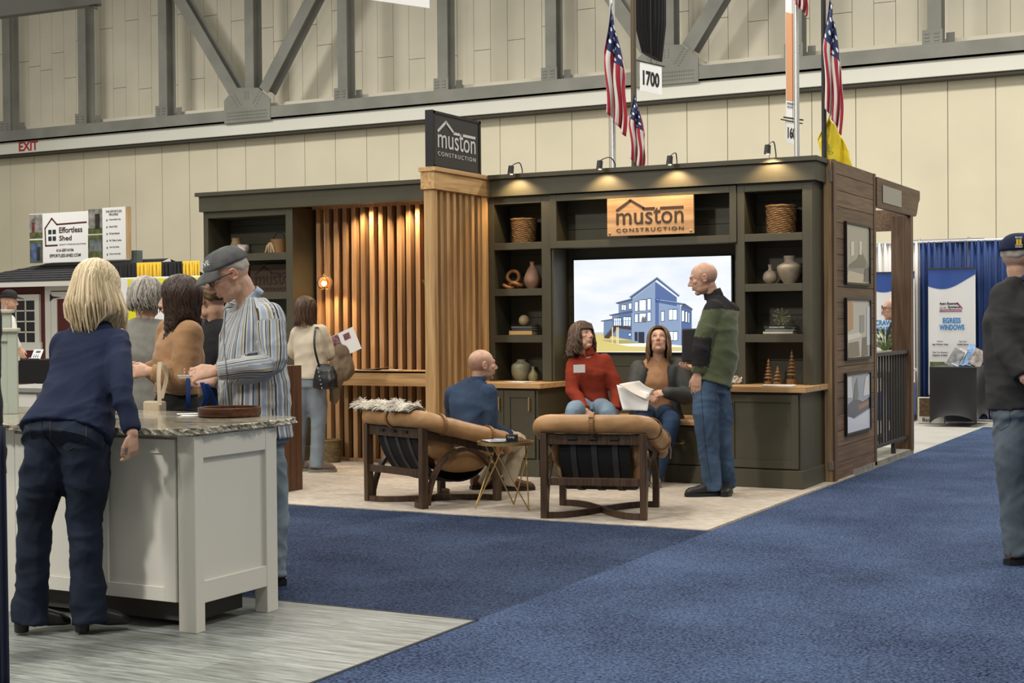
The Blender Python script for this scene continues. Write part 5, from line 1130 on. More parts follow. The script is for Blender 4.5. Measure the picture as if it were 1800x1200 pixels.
def rollup(px0, px1, ptop, y, lab, title, tw, cut=False):
    X0_ = on_y(px0, 600, y).x; X1_ = on_y(px1, 600, y).x; zt_ = on_y((px0+px1)/2, ptop, y).z; W = X1_-X0_; H = zt_-.08
    t = thing('rollup_banner', lab, 'banner', ((X0_+X1_)/2, y, 0), group='roll-up banners at right'); M = face_matrix((X0_, y, .08), (1, 0, 0), (0, 0, 1))
    mb = MB(); mb.box(0, W, 0, H, -.004, 0, M); obj('banner_sheet', mb, mat('banner_white', (.66, .66, .66), .6), t)
    mb = MB(); mb.box(-.01, W+.01, -.08, 0, -.06, .06, M); obj('banner_base', mb, mat('black_base', (.03, .03, .035), .5), t); mb = MB(); mb.box(0, W, H, H+.02, -.01, .01, M); obj('top_rail', mb, MATS['black_base'], t)
    bl = mat('banner_blue', (.02, .065, .27), .5); n = 16; pts = [(0, H), (0, H*.87)]+[(W*i/n, H*(.885-.022*math.sin(i/n*PI*1.5)+.055*(i/n)**3)) for i in range(n+1)]+[(W, H)]
    mb = MB(); mb.add([(p[0], p[1], .002) for p in pts], [tuple(range(len(pts)))], M); obj('blue_swoosh', mb, bl, t)
    mb = MB(); mb.add([(0, 0, .002), (W, 0, .002), (W, H*.22, .002), (W*.5, H*.18, .002), (0, H*.13, .002)], [(0, 1, 2, 3, 4)], M); obj('blue_foot', mb, bl, t)
    mg = mat('magenta', (.30, .02, .10), .5); mb = MB(); mb.add([(0, H*.13, .003), (W*.5, H*.18, .003), (W, H*.22, .003), (W, H*.228, .003), (W*.5, H*.19, .003), (0, H*.138, .003)], [(0, 1, 2, 3, 4, 5)], M); mb.box(W*.24, W*.72, H*.722, H*.726, 0, .003, M); mb.box(W*.24, W*.72, H*.708, H*.712, 0, .003, M)
    mb.add([(W*.60, H*.765, .003), (W*.62, H*.775, .003), (W*.74, H*.73, .003), (W*.71, H*.73, .003)], [(3, 2, 1, 0)], M); obj('logo_roof', mb, mg, t)
    mb = MB(); mb_text(mb, 'Ayers Basement', W*.24, H*.752, W*.40, .045, M, z=.003, bold=.03); mb_text(mb, 'Systems', W*.42, H*.729, W*.26, .040, M, z=.003, bold=.03); mb_text(mb, 'Since 1987', W*.25, H*.732, W*.13, .018, M, z=.003); mb_text(mb, 'Basement Waterproofing', W*.25, H*.712, W*.45, .016, M, z=.0035)
    obj('logo_lettering', mb, mat('ink_black', (.02, .015, .02), .6), t)
    mb = MB(); mb_text(mb, title[0], W*.5, H*.63, W*tw[0], .075, M, z=.003, bold=.035, align='CENTER'); mb_text(mb, title[1], W*.5, H*.583, W*tw[1], .075, M, z=.003, bold=.035, align='CENTER'); obj('title', mb, mat('title_blue', (.02, .20, .50), .5), t)
    mb = MB()
    for i, (a, b) in enumerate((('Replace', 'Ugly Window Wells'), ('Gain More', 'Usable Space'), ('Make Your Basement', 'Brighter & Safer'), ('Choose', 'Attractive Solutions'))):
        x = W*(.25 if i % 2 == 0 else .73); z = H*(.50 if i < 2 else .425); mb_text(mb, a, x, z, W*.018*len(a), .022, M, z=.003, align='CENTER'); mb_text(mb, b, x, z-.045, W*.02*len(b), .026, M, z=.003, bold=.03, align='CENTER')
    obj('body_lettering', mb, mat('ink_grey', (.10, .10, .12), .6), t)
    for i, c in enumerate(((.09, .12, .05), (.22, .19, .14))):
        mb = MB(); mb.box(W*(.03+.49*i), W*(.48+.49*i), H*.255, H*.365, 0, .003, M); obj('printed_photo', mb, mat('bphoto%d' % i, c, .5, noise=(8, .5, 3)), t)
    return t
rollup(1531, 1608, 480, 20.1, 'roll-up banner about crawl spaces partly hidden by the porch post', ('CRAWLSPACE', 'ENCAPSULATION'), (.80, .94))
rollup(1632, 1715, 473, 20.18, 'roll-up banner reading EGRESS WINDOWS behind the black table', ('EGRESS', 'WINDOWS'), (.38, .53))
# black spandex table
zt5 = on_y(1680, 645, 19.2).z
t = thing('spandex_table', 'small table in a tight black stretch cover with leaflets on top', 'table', (-3.72, 19.6, 0)); X0_, X1_ = on_y(1634, 700, 19.2).x, on_y(1717, 700, 19.2).x; Y0_, Y1_ = 19.2, 20.05
mb = MB(); rows = []
nz = 14
for j in range(nz+1):
    v = j/nz; z = .03+(zt5-.03)*v; ring = []
    for s_ in range(4):
        for i in range(10):
            u = i/10; c4 = [(X0_, Y0_), (X1_, Y0_), (X1_, Y1_), (X0_, Y1_)]; a = c4[s_]; b = c4[(s_+1) % 4]; x = a[0]+(b[0]-a[0])*u; y = a[1]+(b[1]-a[1])*u
            ins = .09*math.sin(PI*u)*math.sin(PI*min(1, v*1.0))**.8; nx = ((0, 1), (-1, 0), (0, -1), (1, 0))[s_]; x += nx[0]*ins; y += nx[1]*ins
            zz = z+(.11*math.sin(PI*u)**.6*(1-v)**3); mb.v.append(Vector((x, y, zz)))
for j in range(nz):
    for i in range(40): mb.f.append([j*40+i, j*40+(i+1) % 40, (j+1)*40+(i+1) % 40, (j+1)*40+i]); mb.m.append(0)
mb.f.append(list(range(nz*40, nz*40+40))); mb.m.append(0)
obj('stretch_cover', mb, mat('spandex', (.012, .012, .013), .55, sheen=.2), t, sm=True, angle=50)
rr = random.Random(21)
for i, (px, tilt, c, w_, h_, lab) in enumerate(((1671, 25, (.20, .21, .22), .16, .24, 'leftmost tilted leaflet on the black table'), (1680, 22, (.50, .50, .50), .10, .24, 'white and black leaflet beside the leftmost on the black table'), (1690, 8, (.10, .24, .42), .09, .22, 'blue leaflet holder standing on the black table'), (1701, 10, (.22, .34, .55), .09, .30, 'tall pale blue leaflet holder on the black table'), (1711, 28, (.30, .26, .24), .16, .24, 'rightmost tilted magazine on the black table'))):
    p = on_y(px, 640, 19.5); M = Matrix.Translation((p.x, 19.5, zt5+.002)) @ Matrix.Rotation(math.radians(-20+8*i), 4, 'Z') @ Matrix.Rotation(math.radians(tilt), 4, 'Y') @ Matrix.Rotation(math.radians(75), 4, 'X')
    mb = MB(); mb.box(-w_/2, w_/2, 0, h_, -.01, 0, M); mb.box(-w_/2, w_/2, -.0, .02, 0, .05, M)
    obj('leaflet_holder', mb, mat('leaflet%d' % i, c, .4, noise=(14, .6, 2)), label=lab, cat='leaflet', group='leaflets on the black table')
c = on_z(1634, 738, 0); mb = MB(); t = thing('straw_box', 'white framed box of brown straw on the floor left of the black table', 'box', (-4.35, 20.0, 0))
bx = on_y(1622, 720, 19.95).x; mb.box(bx, bx+.34, 19.65, 19.75, .0, .34); obj('box_frame', mb, white_p, t); mb = MB(); mb.box(bx+.02, bx+.32, 19.64, 19.66, .09, .33); obj('straw', mb, mat('straw_brown', (.10, .06, .03), .9, noise=(30, .5, 3)), t)
mb = MB(); mb_text(mb, 'Bas', bx+.06, 0, .10, .05, face_matrix((0, 19.645, .02), (1, 0, 0), (0, 0, 1))); obj('lettering', mb, black, t)
# flower pot on the porch
t = thing('porch_plant', 'leafy potted plant behind the porch railing', 'plant', on_y(1556, 640, 15.8)-Vector((0, 0, .35))); c = on_y(1556, 632, 15.8); rr = random.Random(31)
mb = MB(); mb.lathe([(0, .0), (.09, 0), (.11, .2), (.1, .2), (0, .19)], 20, Matrix.Translation((c.x, c.y, .85)), cap=False); mb.box(c.x-.3, c.x+.3, c.y-.2, c.y+.2, .82, .85); mb.box(c.x-.03, c.x+.03, c.y-.03, c.y+.03, .046, .82); obj('pot_on_stand', mb, white_p, t, sm=True, angle=40)
mb = MB()
for i in range(60):
    a = rr.uniform(0, 2*PI); r = rr.uniform(.05, .24); p0 = Vector((c.x, c.y, 1.03)); p1 = p0+Vector((r*math.cos(a), r*math.sin(a), rr.uniform(.05, .22))); mb.tube([p0, (p0+p1)/2+Vector((0, 0, .04)), p1], [.003, .003, .001], 4)
    s_ = Vector((-math.sin(a), math.cos(a), 0))*.018; d = (p1-p0).normalized()*.06; mb.add([p1, p1+d*.5+s_, p1+d, p1+d*.5-s_], [(0, 1, 2, 3)])
obj('foliage', mb, mat('leaf_green', (.12, .17, .05), .6), t)
# ============================================================ PEOPLE
def hair_mat(name, c0, c1):
    m = bpy.data.materials.new(name); m.use_nodes = True; nt = m.node_tree; N = nt.nodes; L = nt.links; b = N['Principled BSDF']
    b.inputs['Roughness'].default_value = .42; b.inputs['Specular IOR Level'].default_value = .35
    at = N.new('ShaderNodeAttribute'); at.attribute_name = 'shade'; r = N.new('ShaderNodeValToRGB'); r.color_ramp.elements[0].color = (*c0, 1); r.color_ramp.elements[1].color = (*c1, 1)
    L.new(at.outputs['Fac'], r.inputs[0]); L.new(r.outputs[0], b.inputs['Base Color']); return m
def skin_mat(name, col):
    m = bpy.data.materials.new(name); m.use_nodes = True; nt = m.node_tree; N = nt.nodes; L = nt.links; b = N['Principled BSDF']
    b.inputs['Roughness'].default_value = .5; b.inputs['Specular IOR Level'].default_value = .35
    b.inputs['Subsurface Weight'].default_value = .12; b.inputs['Subsurface Radius'].default_value = (1, .3, .15); b.inputs['Subsurface Scale'].default_value = .012
    at = N.new('ShaderNodeAttribute'); at.attribute_name = 'tint'; mx = N.new('ShaderNodeMix'); mx.data_type = 'RGBA'; mx.blend_type = 'MULTIPLY'; mx.inputs[0].default_value = 1
    t = N.new('ShaderNodeTexNoise'); t.inputs['Scale'].default_value = 30; t.inputs['Detail'].default_value = 4; r = N.new('ShaderNodeValToRGB')
    tc = N.new('ShaderNodeTexCoord'); L.new(tc.outputs['Object'], t.inputs['Vector'])
    r.color_ramp.elements[0].position = .3; r.color_ramp.elements[1].position = .7
    r.color_ramp.elements[0].color = (col[0]*.88, col[1]*.82, col[2]*.80, 1); r.color_ramp.elements[1].color = (col[0]*1.08, col[1]*1.08, col[2]*1.08, 1)
    L.new(t.outputs[0], r.inputs[0]); L.new(r.outputs[0], mx.inputs[6]); L.new(at.outputs['Color'], mx.inputs[7]); L.new(mx.outputs[2], b.inputs['Base Color']); return m
def denim(name, col, light=1.6, rough=.85):
    return mat(name, col, rough, noise=(5, .0, 6, (1, 1, .5)), col2=tuple(min(1, c*light) for c in col), bump=(90, .25), dist=.003, p0=.35, p1=.75, spec=.2)
def cloth(name, col, amt=.12, sc=9, bump=(60, .2), rough=.88, sheen=0): return mat(name, col, rough, noise=(sc, amt, 4), bump=bump, dist=.003, spec=.2, sheen=sheen)
SKIN = skin_mat('skin_fair', (.52, .32, .225)); SKIN2 = skin_mat('skin_ruddy', (.53, .33, .235))
eye_w = mat('eye_white', (.34, .29, .26), .3); eye_i = mat('eye_iris', (.05, .035, .025), .2)
def V(*a): return Vector(a)
def loft(mb, secs, n=28, p=2.3):
    """secs: (centre, across, normal-to-plane-ish up, rx, ry) ; superellipse rings"""
    v = []; m = len(secs)
    for (c, ac, up_, rx, ry) in secs:
        a = ac.normalized(); u = up_.normalized(); a = (a-u*a.dot(u)).normalized(); b = u.cross(a)
        for k in range(n):
            t = 2*PI*k/n; x = math.copysign(abs(math.cos(t))**(2/p), math.cos(t)); y = math.copysign(abs(math.sin(t))**(2/p), math.sin(t))
            v.append(c+a*(rx*x)+b*(ry*y))
    f = []
    for i in range(m-1):
        for k in range(n): f.append((i*n+k, i*n+(k+1) % n, (i+1)*n+(k+1) % n, (i+1)*n+k))
    f.append(tuple(reversed(range(n)))); f.append(tuple(range((m-1)*n, m*n)))
    mb.add(v, f)
def limb(mb, pts, rad, flat=1.0, side=None, n=16, sub=5, end=True):
    P = spline(pts, sub); k = len(pts)-1; R_ = []
    for i in range(len(P)):
        u = i/(len(P)-1)*k; j = min(int(u), k-1); R_.append(rad[j]+(rad[j+1]-rad[j])*(u-j))
    mb.tube(P, R_, n, flat=flat, side=side); mb.ball(P[0], R_[0]*.98, 14, 10)
    if end: mb.ball(P[-1], R_[-1]*.96, 14, 10)
def hand(mb, w_, d, pn, side, curl=.5, s=1.0, spread=.10, thumb=.6):
    """w_ wrist point, d finger direction, pn palm normal (palm side), side +1: thumb on +x of (d x pn)"""
    d = d.normalized(); pn = (pn-d*pn.dot(d)).normalized(); x = d.cross(pn)*side
    def T(a, b, c): return w_+(x*a+d*b+pn*c)*s
    loft(mb, [(T(0, -.012, 0), x, d, .026*s, .019*s), (T(0, .02, 0), x, d, .034*s, .017*s), (T(.002, .055, .0), x, d, .040*s, .016*s), (T(.0, .085, .002), x, d, .040*s, .013*s)], 16, 2.2)
    for i, (ox, L_) in enumerate(((.030, .072), (.010, .080), (-.010, .075), (-.029, .060))):
        b = T(ox, .080, .002); a = curl*(.75+.12*i); ang = spread*(1.5-i)/1.5*.6; dd = d; pts = [b]; rr_ = [.0092, .0088, .0080, .0066]; cur = 0
        for k, fr in enumerate((.46, .30, .24)):
            cur += a*(.8, 1.1, .8)[k]; v = (d*math.cos(cur)+pn*math.sin(cur)+x*math.sin(ang)*.8*math.cos(cur)).normalized(); pts.append(pts[-1]+v*(L_*fr*s))
        mb.tube(pts, [r*s for r in rr_], 8); mb.ball(pts[-1], rr_[-1]*s, 8, 6); mb.ball(pts[1], rr_[1]*s, 8, 6)
    b = T(.028, .018, .006); c1 = T(.028+.028*math.cos(thumb), .018+.045, .012+.012*curl); c2 = T(.028+.030*math.cos(thumb)+.006-.014*curl, .018+.080, .016+.022*curl)
    mb.tube([b, c1, c2], [.0125*s, .0105*s, .0078*s], 8); mb.ball(c1, .0104*s, 8, 6); mb.ball(c2, .0078*s, 8, 6)
def head_parts(mb, c, Rm, s=1.0, female=False, neck_to=None, neck_r=.055, nose=1.0):
    def T(x, y, z): return c+Rm @ Vector((x*s, y*s, z*s))
    def B(x, y, z, a, b, d, n=20, m=14): mb.ball(T(x, y, z), (a*s, b*s, d*s), n, m, R=Rm)
    fw = .92 if female else 1.0
    B(0, -.012, .025, .077, .097, .088, 36, 24); B(0, .020, -.028, .062*fw, .073, .088, 32, 22)
    B(0, .058, -.096, .026*fw, .025, .020); 
    for q in (-1, 1):
        B(q*.036*fw, .020, -.070, .024, .046, .030); B(q*.040*fw, .060, -.016, .021, .022, .019); B(q*.078, -.008, -.006, .009, .019, .031, 14, 10); B(q*.084, -.014, .006, .006, .014, .020, 12, 8); B(q*.0105, .099, -.034, .0085, .010, .0075, 10, 8)
        mb.tube([T(q*.018, .077, .007), T(q*.032, .083, .0150), T(q*.046, .073, .007)], .0046*s, 8); mb.tube([T(q*.019, .077, .002), T(q*.032, .0815, -.0055), T(q*.045, .073, .002)], .0042*s, 8)
    mb.tube([T(-.044, .070, .028), T(-.020, .084, .026), T(0, .088, .022), T(.020, .084, .026), T(.044, .070, .028)], (.0055 if female else .0105)*s, 10)
    mb.tube([T(0, .082, .018), T(0, .093, .002), T(0, .104*1.0+.004*(nose-1), -.018), T(0, .108+.006*(nose-1)*3, -.029)], [.0085*s, .0085*s, .0105*s, .0125*s], 10); B(0, .107+.012*(nose-1), -.030, .0115, .0125, .0095, 12, 10)
    lp = .0070 if female else .0058
    mb.tube([T(-.025, .078, -.062), T(-.010, .0925, -.0575), T(.010, .0925, -.0575), T(.025, .078, -.062)], [.003*s, lp*s, lp*s, .003*s], 8); mb.tube([T(-.023, .078, -.064), T(0, .0915, -.0695), T(.023, .078, -.064)], [.003*s, (lp+.001)*s, .003*s], 8)
    if neck_to is not None:
        a = T(0, -.028, -.055); limb(mb, [a, a.lerp(neck_to, .5), neck_to], [neck_r*1.0, neck_r, neck_r*1.12])
def finish_body(me, c, Rm, s, tints):
    co = get_co(me); Ri = np.array(Rm.transposed()); q = (co-np.array(c)) @ Ri.T/s; x, y, z = q[:, 0], q[:, 1], q[:, 2]
    g = lambda a, b, sa, sb: np.exp(-((a/sa)**2+(b/sb)**2))
    fr = (y > .045) & (np.abs(z) < .13) & (np.abs(x) < .09)
    d = np.zeros(len(q))
    for s_ in (-1, 1): d -= .0085*g(x-s_*.032, z-.005, .0125, .0085)
    d -= .0045*np.exp(-((z+.0635)/.0022)**2)*(np.abs(x) < .023); d -= .003*g(x, z+.083, .02, .008)
    d = np.where(fr, d, 0); q2 = q.copy(); q2[:, 1] += d
    ear = (np.abs(x) > .080) & (np.abs(y+.006) < .012) & (np.abs(z+.002) < .018); q2[:, 0] = np.where(ear, q2[:, 0]-np.sign(x)*.006, q2[:, 0])
    set_co(me, (q2*s) @ np.array(Rm).T+np.array(c))
    col = np.ones((len(q), 4)); 
    hd = (np.abs(x) < .1) & (np.abs(y) < .14) & (z > -.14) & (z < .14)
    lips = g(x, z+.0635, .020, .0085)*(y > .06)*hd; ch = sum(g(x-s_*.042, z+.02, .02, .02) for s_ in (-1, 1))*(y > .02)*hd; ns = g(x, z+.03, .014, .014)*(y > .09)*hd
    k = np.clip(lips*tints.get('lips', .5), 0, 1); col[:, 1] *= 1-.60*k; col[:, 2] *= 1-.55*k; col[:, 0] *= 1-.22*k
    k = np.clip(ch*.5+ns*.6, 0, 1); col[:, 1] *= 1-.16*k; col[:, 2] *= 1-.16*k
    ear_ = (np.abs(x) > .073)*(np.abs(z) < .04)*hd; col[:, 1] *= 1-.14*ear_; col[:, 2] *= 1-.14*ear_
    if tints.get('stubble'):     # short hair round the sides and back of a bald head
        lowz = tints.get('ring', .045); k = 1/(1+np.exp((z-lowz+.12*np.clip(y, 0, .1))/.008))*(1/(1+np.exp((y-.030)/.006)))*(z > -.085)*hd; k *= (np.abs(x) < .0805)
        t = np.array(tints['stubble']); col[:, :3] = col[:, :3]*(1-k[:, None])+t*k[:, None]
    if tints.get('beard'):
        k = (1/(1+np.exp((z+.050)/.006)))*(y > -.01)*(z > -.125)*hd*(1-np.clip(lips*2, 0, 1))
        k = np.clip(k+np.exp(-((z+.050)/.006)**2)*(np.abs(x) < .03)*(y > .06)*.8, 0, 1)*tints.get('beardk', .75); t = np.array(tints['beard']); col[:, :3] = col[:, :3]*(1-k[:, None])+t*k[:, None]
    a = me.attributes.new('tint', 'FLOAT_COLOR', 'POINT'); a.data.foreach_set('color', col.astype('f').ravel())
def strands(c, Rm, s, n, length, wave=.012, wfreq=22, seed=1, az=(55, 305), rad=.0065, part=.0, puff=1.0, neck_in=.25, ydrop=0, bias=None, cap=True, world_down=True, front_cut=60, curl=0, shoulder=None, sh_r=.12):
    """locks from the parting, over the skull and down"""
    r = random.Random(seed); mb = MB(); shade = []; s = s*HSC[0]
    dn = Rm.transposed() @ Vector((0, 0, -1))
    E = (.082*puff, .104*puff, .096*puff); cz = .027
    def ell(az_, el, k=1.0): return Vector((E[0]*math.sin(az_)*math.cos(el)*k, E[1]*math.cos(az_)*math.cos(el)*k-.012, E[2]*math.sin(el)*k+cz))
    if cap:
        b0 = len(mb.v); nu, nv = 36, 12
        def fn(u, v):
            a = 2*PI*u; lim = -.55 if math.cos(a) < .35 else .45+.35*(math.cos(a)-.35); el = PI/2+(lim-PI/2)*v; return c+Rm @ (ell(a, el, .975)*s)
        mb.grid(fn, nu, nv, closed_u=True); shade += [.25]*(len(mb.v)-b0)
    for i in range(n):
        a = math.radians(r.uniform(*az)); layer = r.random(); k = .985+.06*layer*puff; pts = []; L_ = length*(.72+.28*r.random()**.5)*(.85+.15*layer)
        if bias: L_ *= bias(math.degrees(a))
        sd = 1 if math.sin(a) > 0 else -1; ystart = r.uniform(-.07, .055); top = Vector((part+sd*.004, ystart, E[2]*k*math.sqrt(max(.05, 1-(ystart/E[1])**2))+cz))
        end_el = -.10+r.uniform(-.15, .1); m = 7; e = ell(a, end_el, k)
        for j in range(m):
            t = j/(m-1); q = top.lerp(e, t); v = q-Vector((0, -.012, cz)); nrm = math.sqrt((v.x/E[0])**2+(v.y/E[1])**2+(v.z/E[2])**2); pts.append(Vector((0, -.012, cz))+v*(k/max(nrm, .3)))
        P = [c+Rm @ (p*s) for p in pts]; cur = P[-1].copy(); outw = (Rm @ Vector((math.sin(a), math.cos(a), 0))); outw.z = 0; outw.normalize()
        ph = r.uniform(0, 6.28); steps = max(4, int(L_/.022)); lat = Vector((-outw.y, outw.x, 0))
        for j in range(1, steps+1):
            t = j/steps; down = Vector((0, 0, -1)) if world_down else Rm @ Vector((0, 0, -1))
            cur = cur+down*(L_/steps)*s-outw*(neck_in*.012*(1 if t < .5 else -.4))
            wv = wave*(.3+t); off = lat*(wv*math.sin(wfreq*t*length*2.2+ph))+outw*(wv*.7*math.cos(wfreq*t*length*2.2+ph))
            q = cur+off
            if shoulder is not None:
                for sc in shoulder:
                    dd = q-sc
                    if dd.length < sh_r: q = sc+dd.normalized()*sh_r
            P.append(q)
        rr_ = [rad*s*(.8 if j < 2 else 1)*(1-.75*max(0, (j/(len(P)-1)-.6)/.4)) for j in range(len(P))]
        b0 = len(mb.v); mb.tube(P, rr_, 5); sv = min(1, max(0, r.gauss(.5, .25))); shade += [sv]*(len(mb.v)-b0)
    me = mb.mesh('hair'); at = me.attributes.new('shade', 'FLOAT', 'POINT'); at.data.foreach_set('value', np.array(shade, 'f')); return me
def capmesh(c, Rm, s, puff=1.06, front=.62, back=-.45, rough=.006, seed=0, side=-.15):
    """short hair: a thick shell with a ruffled surface"""
    s = s*HSC[0]; r = np.random.RandomState(seed); mb = MB(); E = (.080*puff, .101*puff, .093*puff)
    def fn(u, v):
        a = 2*PI*u; cs = math.cos(a); lim = front if cs > .6 else (side+(front-side)*max(0, (cs-.1)/.5) if cs > .1 else back+(side-back)*max(0, (cs+.5)/.6)); el = PI/2+(lim-PI/2)*v
        k = 1-.05*(v > .95); return Vector((E[0]*math.sin(a)*math.cos(el)*k, E[1]*math.cos(a)*math.cos(el)*k-.012, E[2]*math.sin(el)*k+.027))
    mb.grid(fn, 72, 26, closed_u=True); me = mb.mesh('hair'); co = get_co(me)
    f = sum(np.sin(co @ r.normal(0, 90, 3)+r.rand()*6)/3 for _ in range(5)); nn = co/np.linalg.norm(co, axis=1)[:, None]; co += nn*(f*rough)[:, None]
    co = (co*s) @ np.array(Rm).T+np.array(c); set_co(me, co); sh_ = np.clip(.5+.4*f, 0, 1)
    at = me.attributes.new('shade', 'FLOAT', 'POINT'); at.data.foreach_set('value', sh_.astype('f')); return me
def eye_obj(c, Rm, s, par, gaze):
    g = (Rm @ Vector(gaze)).normalized()
    for q in (-1, 1):
        cc = c+Rm @ (Vector((q*.032, .0705, .0048))*s); mb = MB(); mb.ball(cc, .0122*s, 20, 14, R=g.to_track_quat('Z', 'Y').to_matrix()); me = mb.mesh('eye')
        me.materials.append(eye_w)
        for p in me.polygons:
            if (p.center-cc).normalized().dot(g) > .70: p.material_index = 1
        obj('eye', me, [eye_w, eye_i], par, sm=True)
def brows(c, Rm, s, par, m, up=.0):
    for q in (-1, 1):
        mb = MB(); mb.tube([c+Rm @ (Vector(p)*s) for p in ((q*.017, .0815, .0085), (q*.032, .0880, .0165), (q*.048, .0765, .0080))], [.0012*s, .0020*s, .0012*s], 6); obj('eyelashes', mb, m, par, sm=True)
        mb = MB(); mb.tube([c+Rm @ (Vector(p)*s) for p in ((q*.016, .0945, .029+up), (q*.030, .0905, .034+up), (q*.046, .076, .029+up))], [.0028*s, .0034*s, .0015*s], 6, flat=.6); obj('eyebrow', mb, m, par, sm=True)
def rotm(fwd, upv=(0, 0, 1), roll=0):
    f = Vector(fwd).normalized(); u = Vector(upv); r_ = f.cross(u).normalized(); u = r_.cross(f)
    M = Matrix(((r_.x, f.x, u.x), (r_.y, f.y, u.y), (r_.z, f.z, u.z)))
    return M @ Matrix.Rotation(roll, 3, 'Y') if roll else M
FH = Vector((FW.x, FW.y, 0)).normalized(); RH = Vector((RT.x, RT.y, 0)).normalized()
def cv(r, f, u=0): return RH*r+FH*f+Vector((0, 0, u))   # direction from right / away / up
HSC = [1.0]
class Fig:
    """joints given as (px, py, depth) and turned into places in the hall"""
    def __init__(s, w_, J): s.w = w_; s.J = {k: dep(a, b, w_+d) for k, (a, b, d) in J.items()}
    def __getattr__(s, k):
        if k in s.J: return s.J[k]
        raise AttributeError(k)
def person(label, F_, head_fwd, W, mats, head_s=None, female=False, gaze=(0, 1, 0), skin=SKIN, tints={}, voxel=.0045, hands=(), roll=0, head_up=(0, 0, 1), shirt_seed=1, wr=.008, legs=True, sleeve=(.066, .056, .042), pants_r=(.098, .074, .064), shirt_hem=.10, feet=None, shoe='shoe', group=None, neck_r=.054, shirt_wr=13, torso_p=2.3, hem_out=1.0, long_shirt=0, shirt_name='shirt', eyes=True, brow=None, nose=1.0, pants_name='jeans'):
    head_s = head_s or (1.03 if female else 1.08); HSC[0] = head_s
    J = F_.J; Rm = rotm(head_fwd, head_up, roll); hc = J['head']
    base = (J['anL']+J['anR'])/2 if 'anL' in J else Vector((J['pelvis'].x, J['pelvis'].y, 0)); base = Vector((base.x, base.y, .0))
    t = thing('person', label, 'person', base, group=group)
    if 'hipL' not in J:
        ac = (J['shR']-J['shL']); ac.z = 0; ac.normalize(); J['hipL'] = J['pelvis']-ac*.09-Vector((0, 0, .06)); J['hipR'] = J['pelvis']+ac*.09-Vector((0, 0, .06))
    for q in 'LR':
        if 'kn'+q not in J: h = J['hip'+q]; J['kn'+q] = Vector((h.x, h.y, h.z*.53+.02)); J['an'+q] = Vector((h.x, h.y, .09))
    ac_s = (J['shR']-J['shL']).normalized(); ac_h = (J['hipR']-J['hipL']).normalized(); pel = J['pelvis']; ch = J['chest']; wa = J['waist']; nb = J['neck']
    def torso(mb, k, hem=0, top=1.0):
        up1 = (wa-pel).normalized(); up2 = (ch-wa).normalized(); up3 = (nb-ch).normalized(); mid = (J['shL']+J['shR'])/2
        hw, hd, ww, wd, cw, cd, sw, sd = W
        S_ = [(pel-up1*(.04+hem), ac_h, up1, (hw*hem_out), (hd*hem_out)), (pel+up1*.02, ac_h, up1, hw, hd), (pel.lerp(wa, .6), ac_h, up1, hw*.4+ww*.6, hd*.4+wd*.6), (wa, ac_h.lerp(ac_s, .4), (up1+up2), ww, wd), (wa.lerp(ch, .6), ac_s, up2, ww*.4+cw*.6, wd*.4+cd*.6), (ch, ac_s, up2, cw, cd), (ch.lerp(mid, .65), ac_s, up3, (cw+sw)*.5, cd*.55+sd*.45), (mid.lerp(nb, .15), ac_s, up3, sw*.93, sd), (mid.lerp(nb, .6)+up3*.012, ac_s, up3, sw*.62, sd*.80), (nb+up3*.010, ac_s, up3, neck_r*1.35, neck_r*1.25)]
        if hem < -.06: S_[0] = (pel-up1*(.04+hem), ac_h, up1, hw*.4+ww*.6, hd*.4+wd*.6); S_ = [S_[0]]+[q for q in S_[1:] if (q[0]-S_[0][0]).dot(up1) > .02]
        loft(mb, [(a, b, c_, d*k, e*k) for a, b, c_, d, e in S_], 32, torso_p)
    # body: one continuous surface
    mb = MB(); torso(mb, .76); head_parts(mb, hc, Rm, head_s, female, nb.lerp(ch, .15), neck_r, nose)
    for q in 'LR':
        limb(mb, [J['sh'+q], J['el'+q], J['wr'+q]], [.040, .030, .026]); mb.ball(J['sh'+q], .042)
        limb(mb, [J['hip'+q], J['kn'+q], J['an'+q]], [.06, .036, .034])
    hd_ = dict(hands)
    for q, sgn in (('L', -1), ('R', 1)):
        h = hd_.get(q)
        if h: hand(mb, J['wr'+q], Vector(h[0]), Vector(h[1]), h[2], h[3] if len(h) > 3 else .5, (.92 if female else 1.02)*head_s*(h[4] if len(h) > 4 else 1))
    me = remesh(mb, voxel, 3, 'body', .45); finish_body(me, hc, Rm, head_s, tints); obj('body', me, skin, t, sm=True, angle=180)
    # trousers
    vx = max(.010, voxel*2); hw, hd = W[0], W[1]
    if legs:
        mb = MB(); up1 = (wa-pel).normalized(); loft(mb, [(pel-up1*.10, ac_h, up1, hw*.93, hd*.92), (pel-up1*.03, ac_h, up1, hw*.93, hd*.92), (pel+up1*.07, ac_h, up1, hw*.80, hd*.80)], 28)
        for q in 'LR':
            h, k_, a = J['hip'+q], J['kn'+q], J['an'+q]; r0, r1, r2 = pants_r[:3]; pr_ = pants_r[3] if len(pants_r) > 3 else r1*.92
            limb(mb, [h.lerp(pel, .25), h.lerp(k_, .45), k_, k_.lerp(a, .5), Vector((a.x, a.y, max(a.z-.055, .045)))], [r0, (r0+r1)/2+.006, r1, pr_, r2], n=20, end=False)
        me = remesh(mb, vx, 4, pants_name); wrinkle(me, wr*1.7, 19, shirt_seed+5, (1, 1, 1.6)); obj(pants_name, me, mats['pants'], t, sm=True, angle=180)
    # shirt with sleeves
    mb = MB(); torso(mb, 1.0, shirt_hem)
    s0, s1, s2 = sleeve
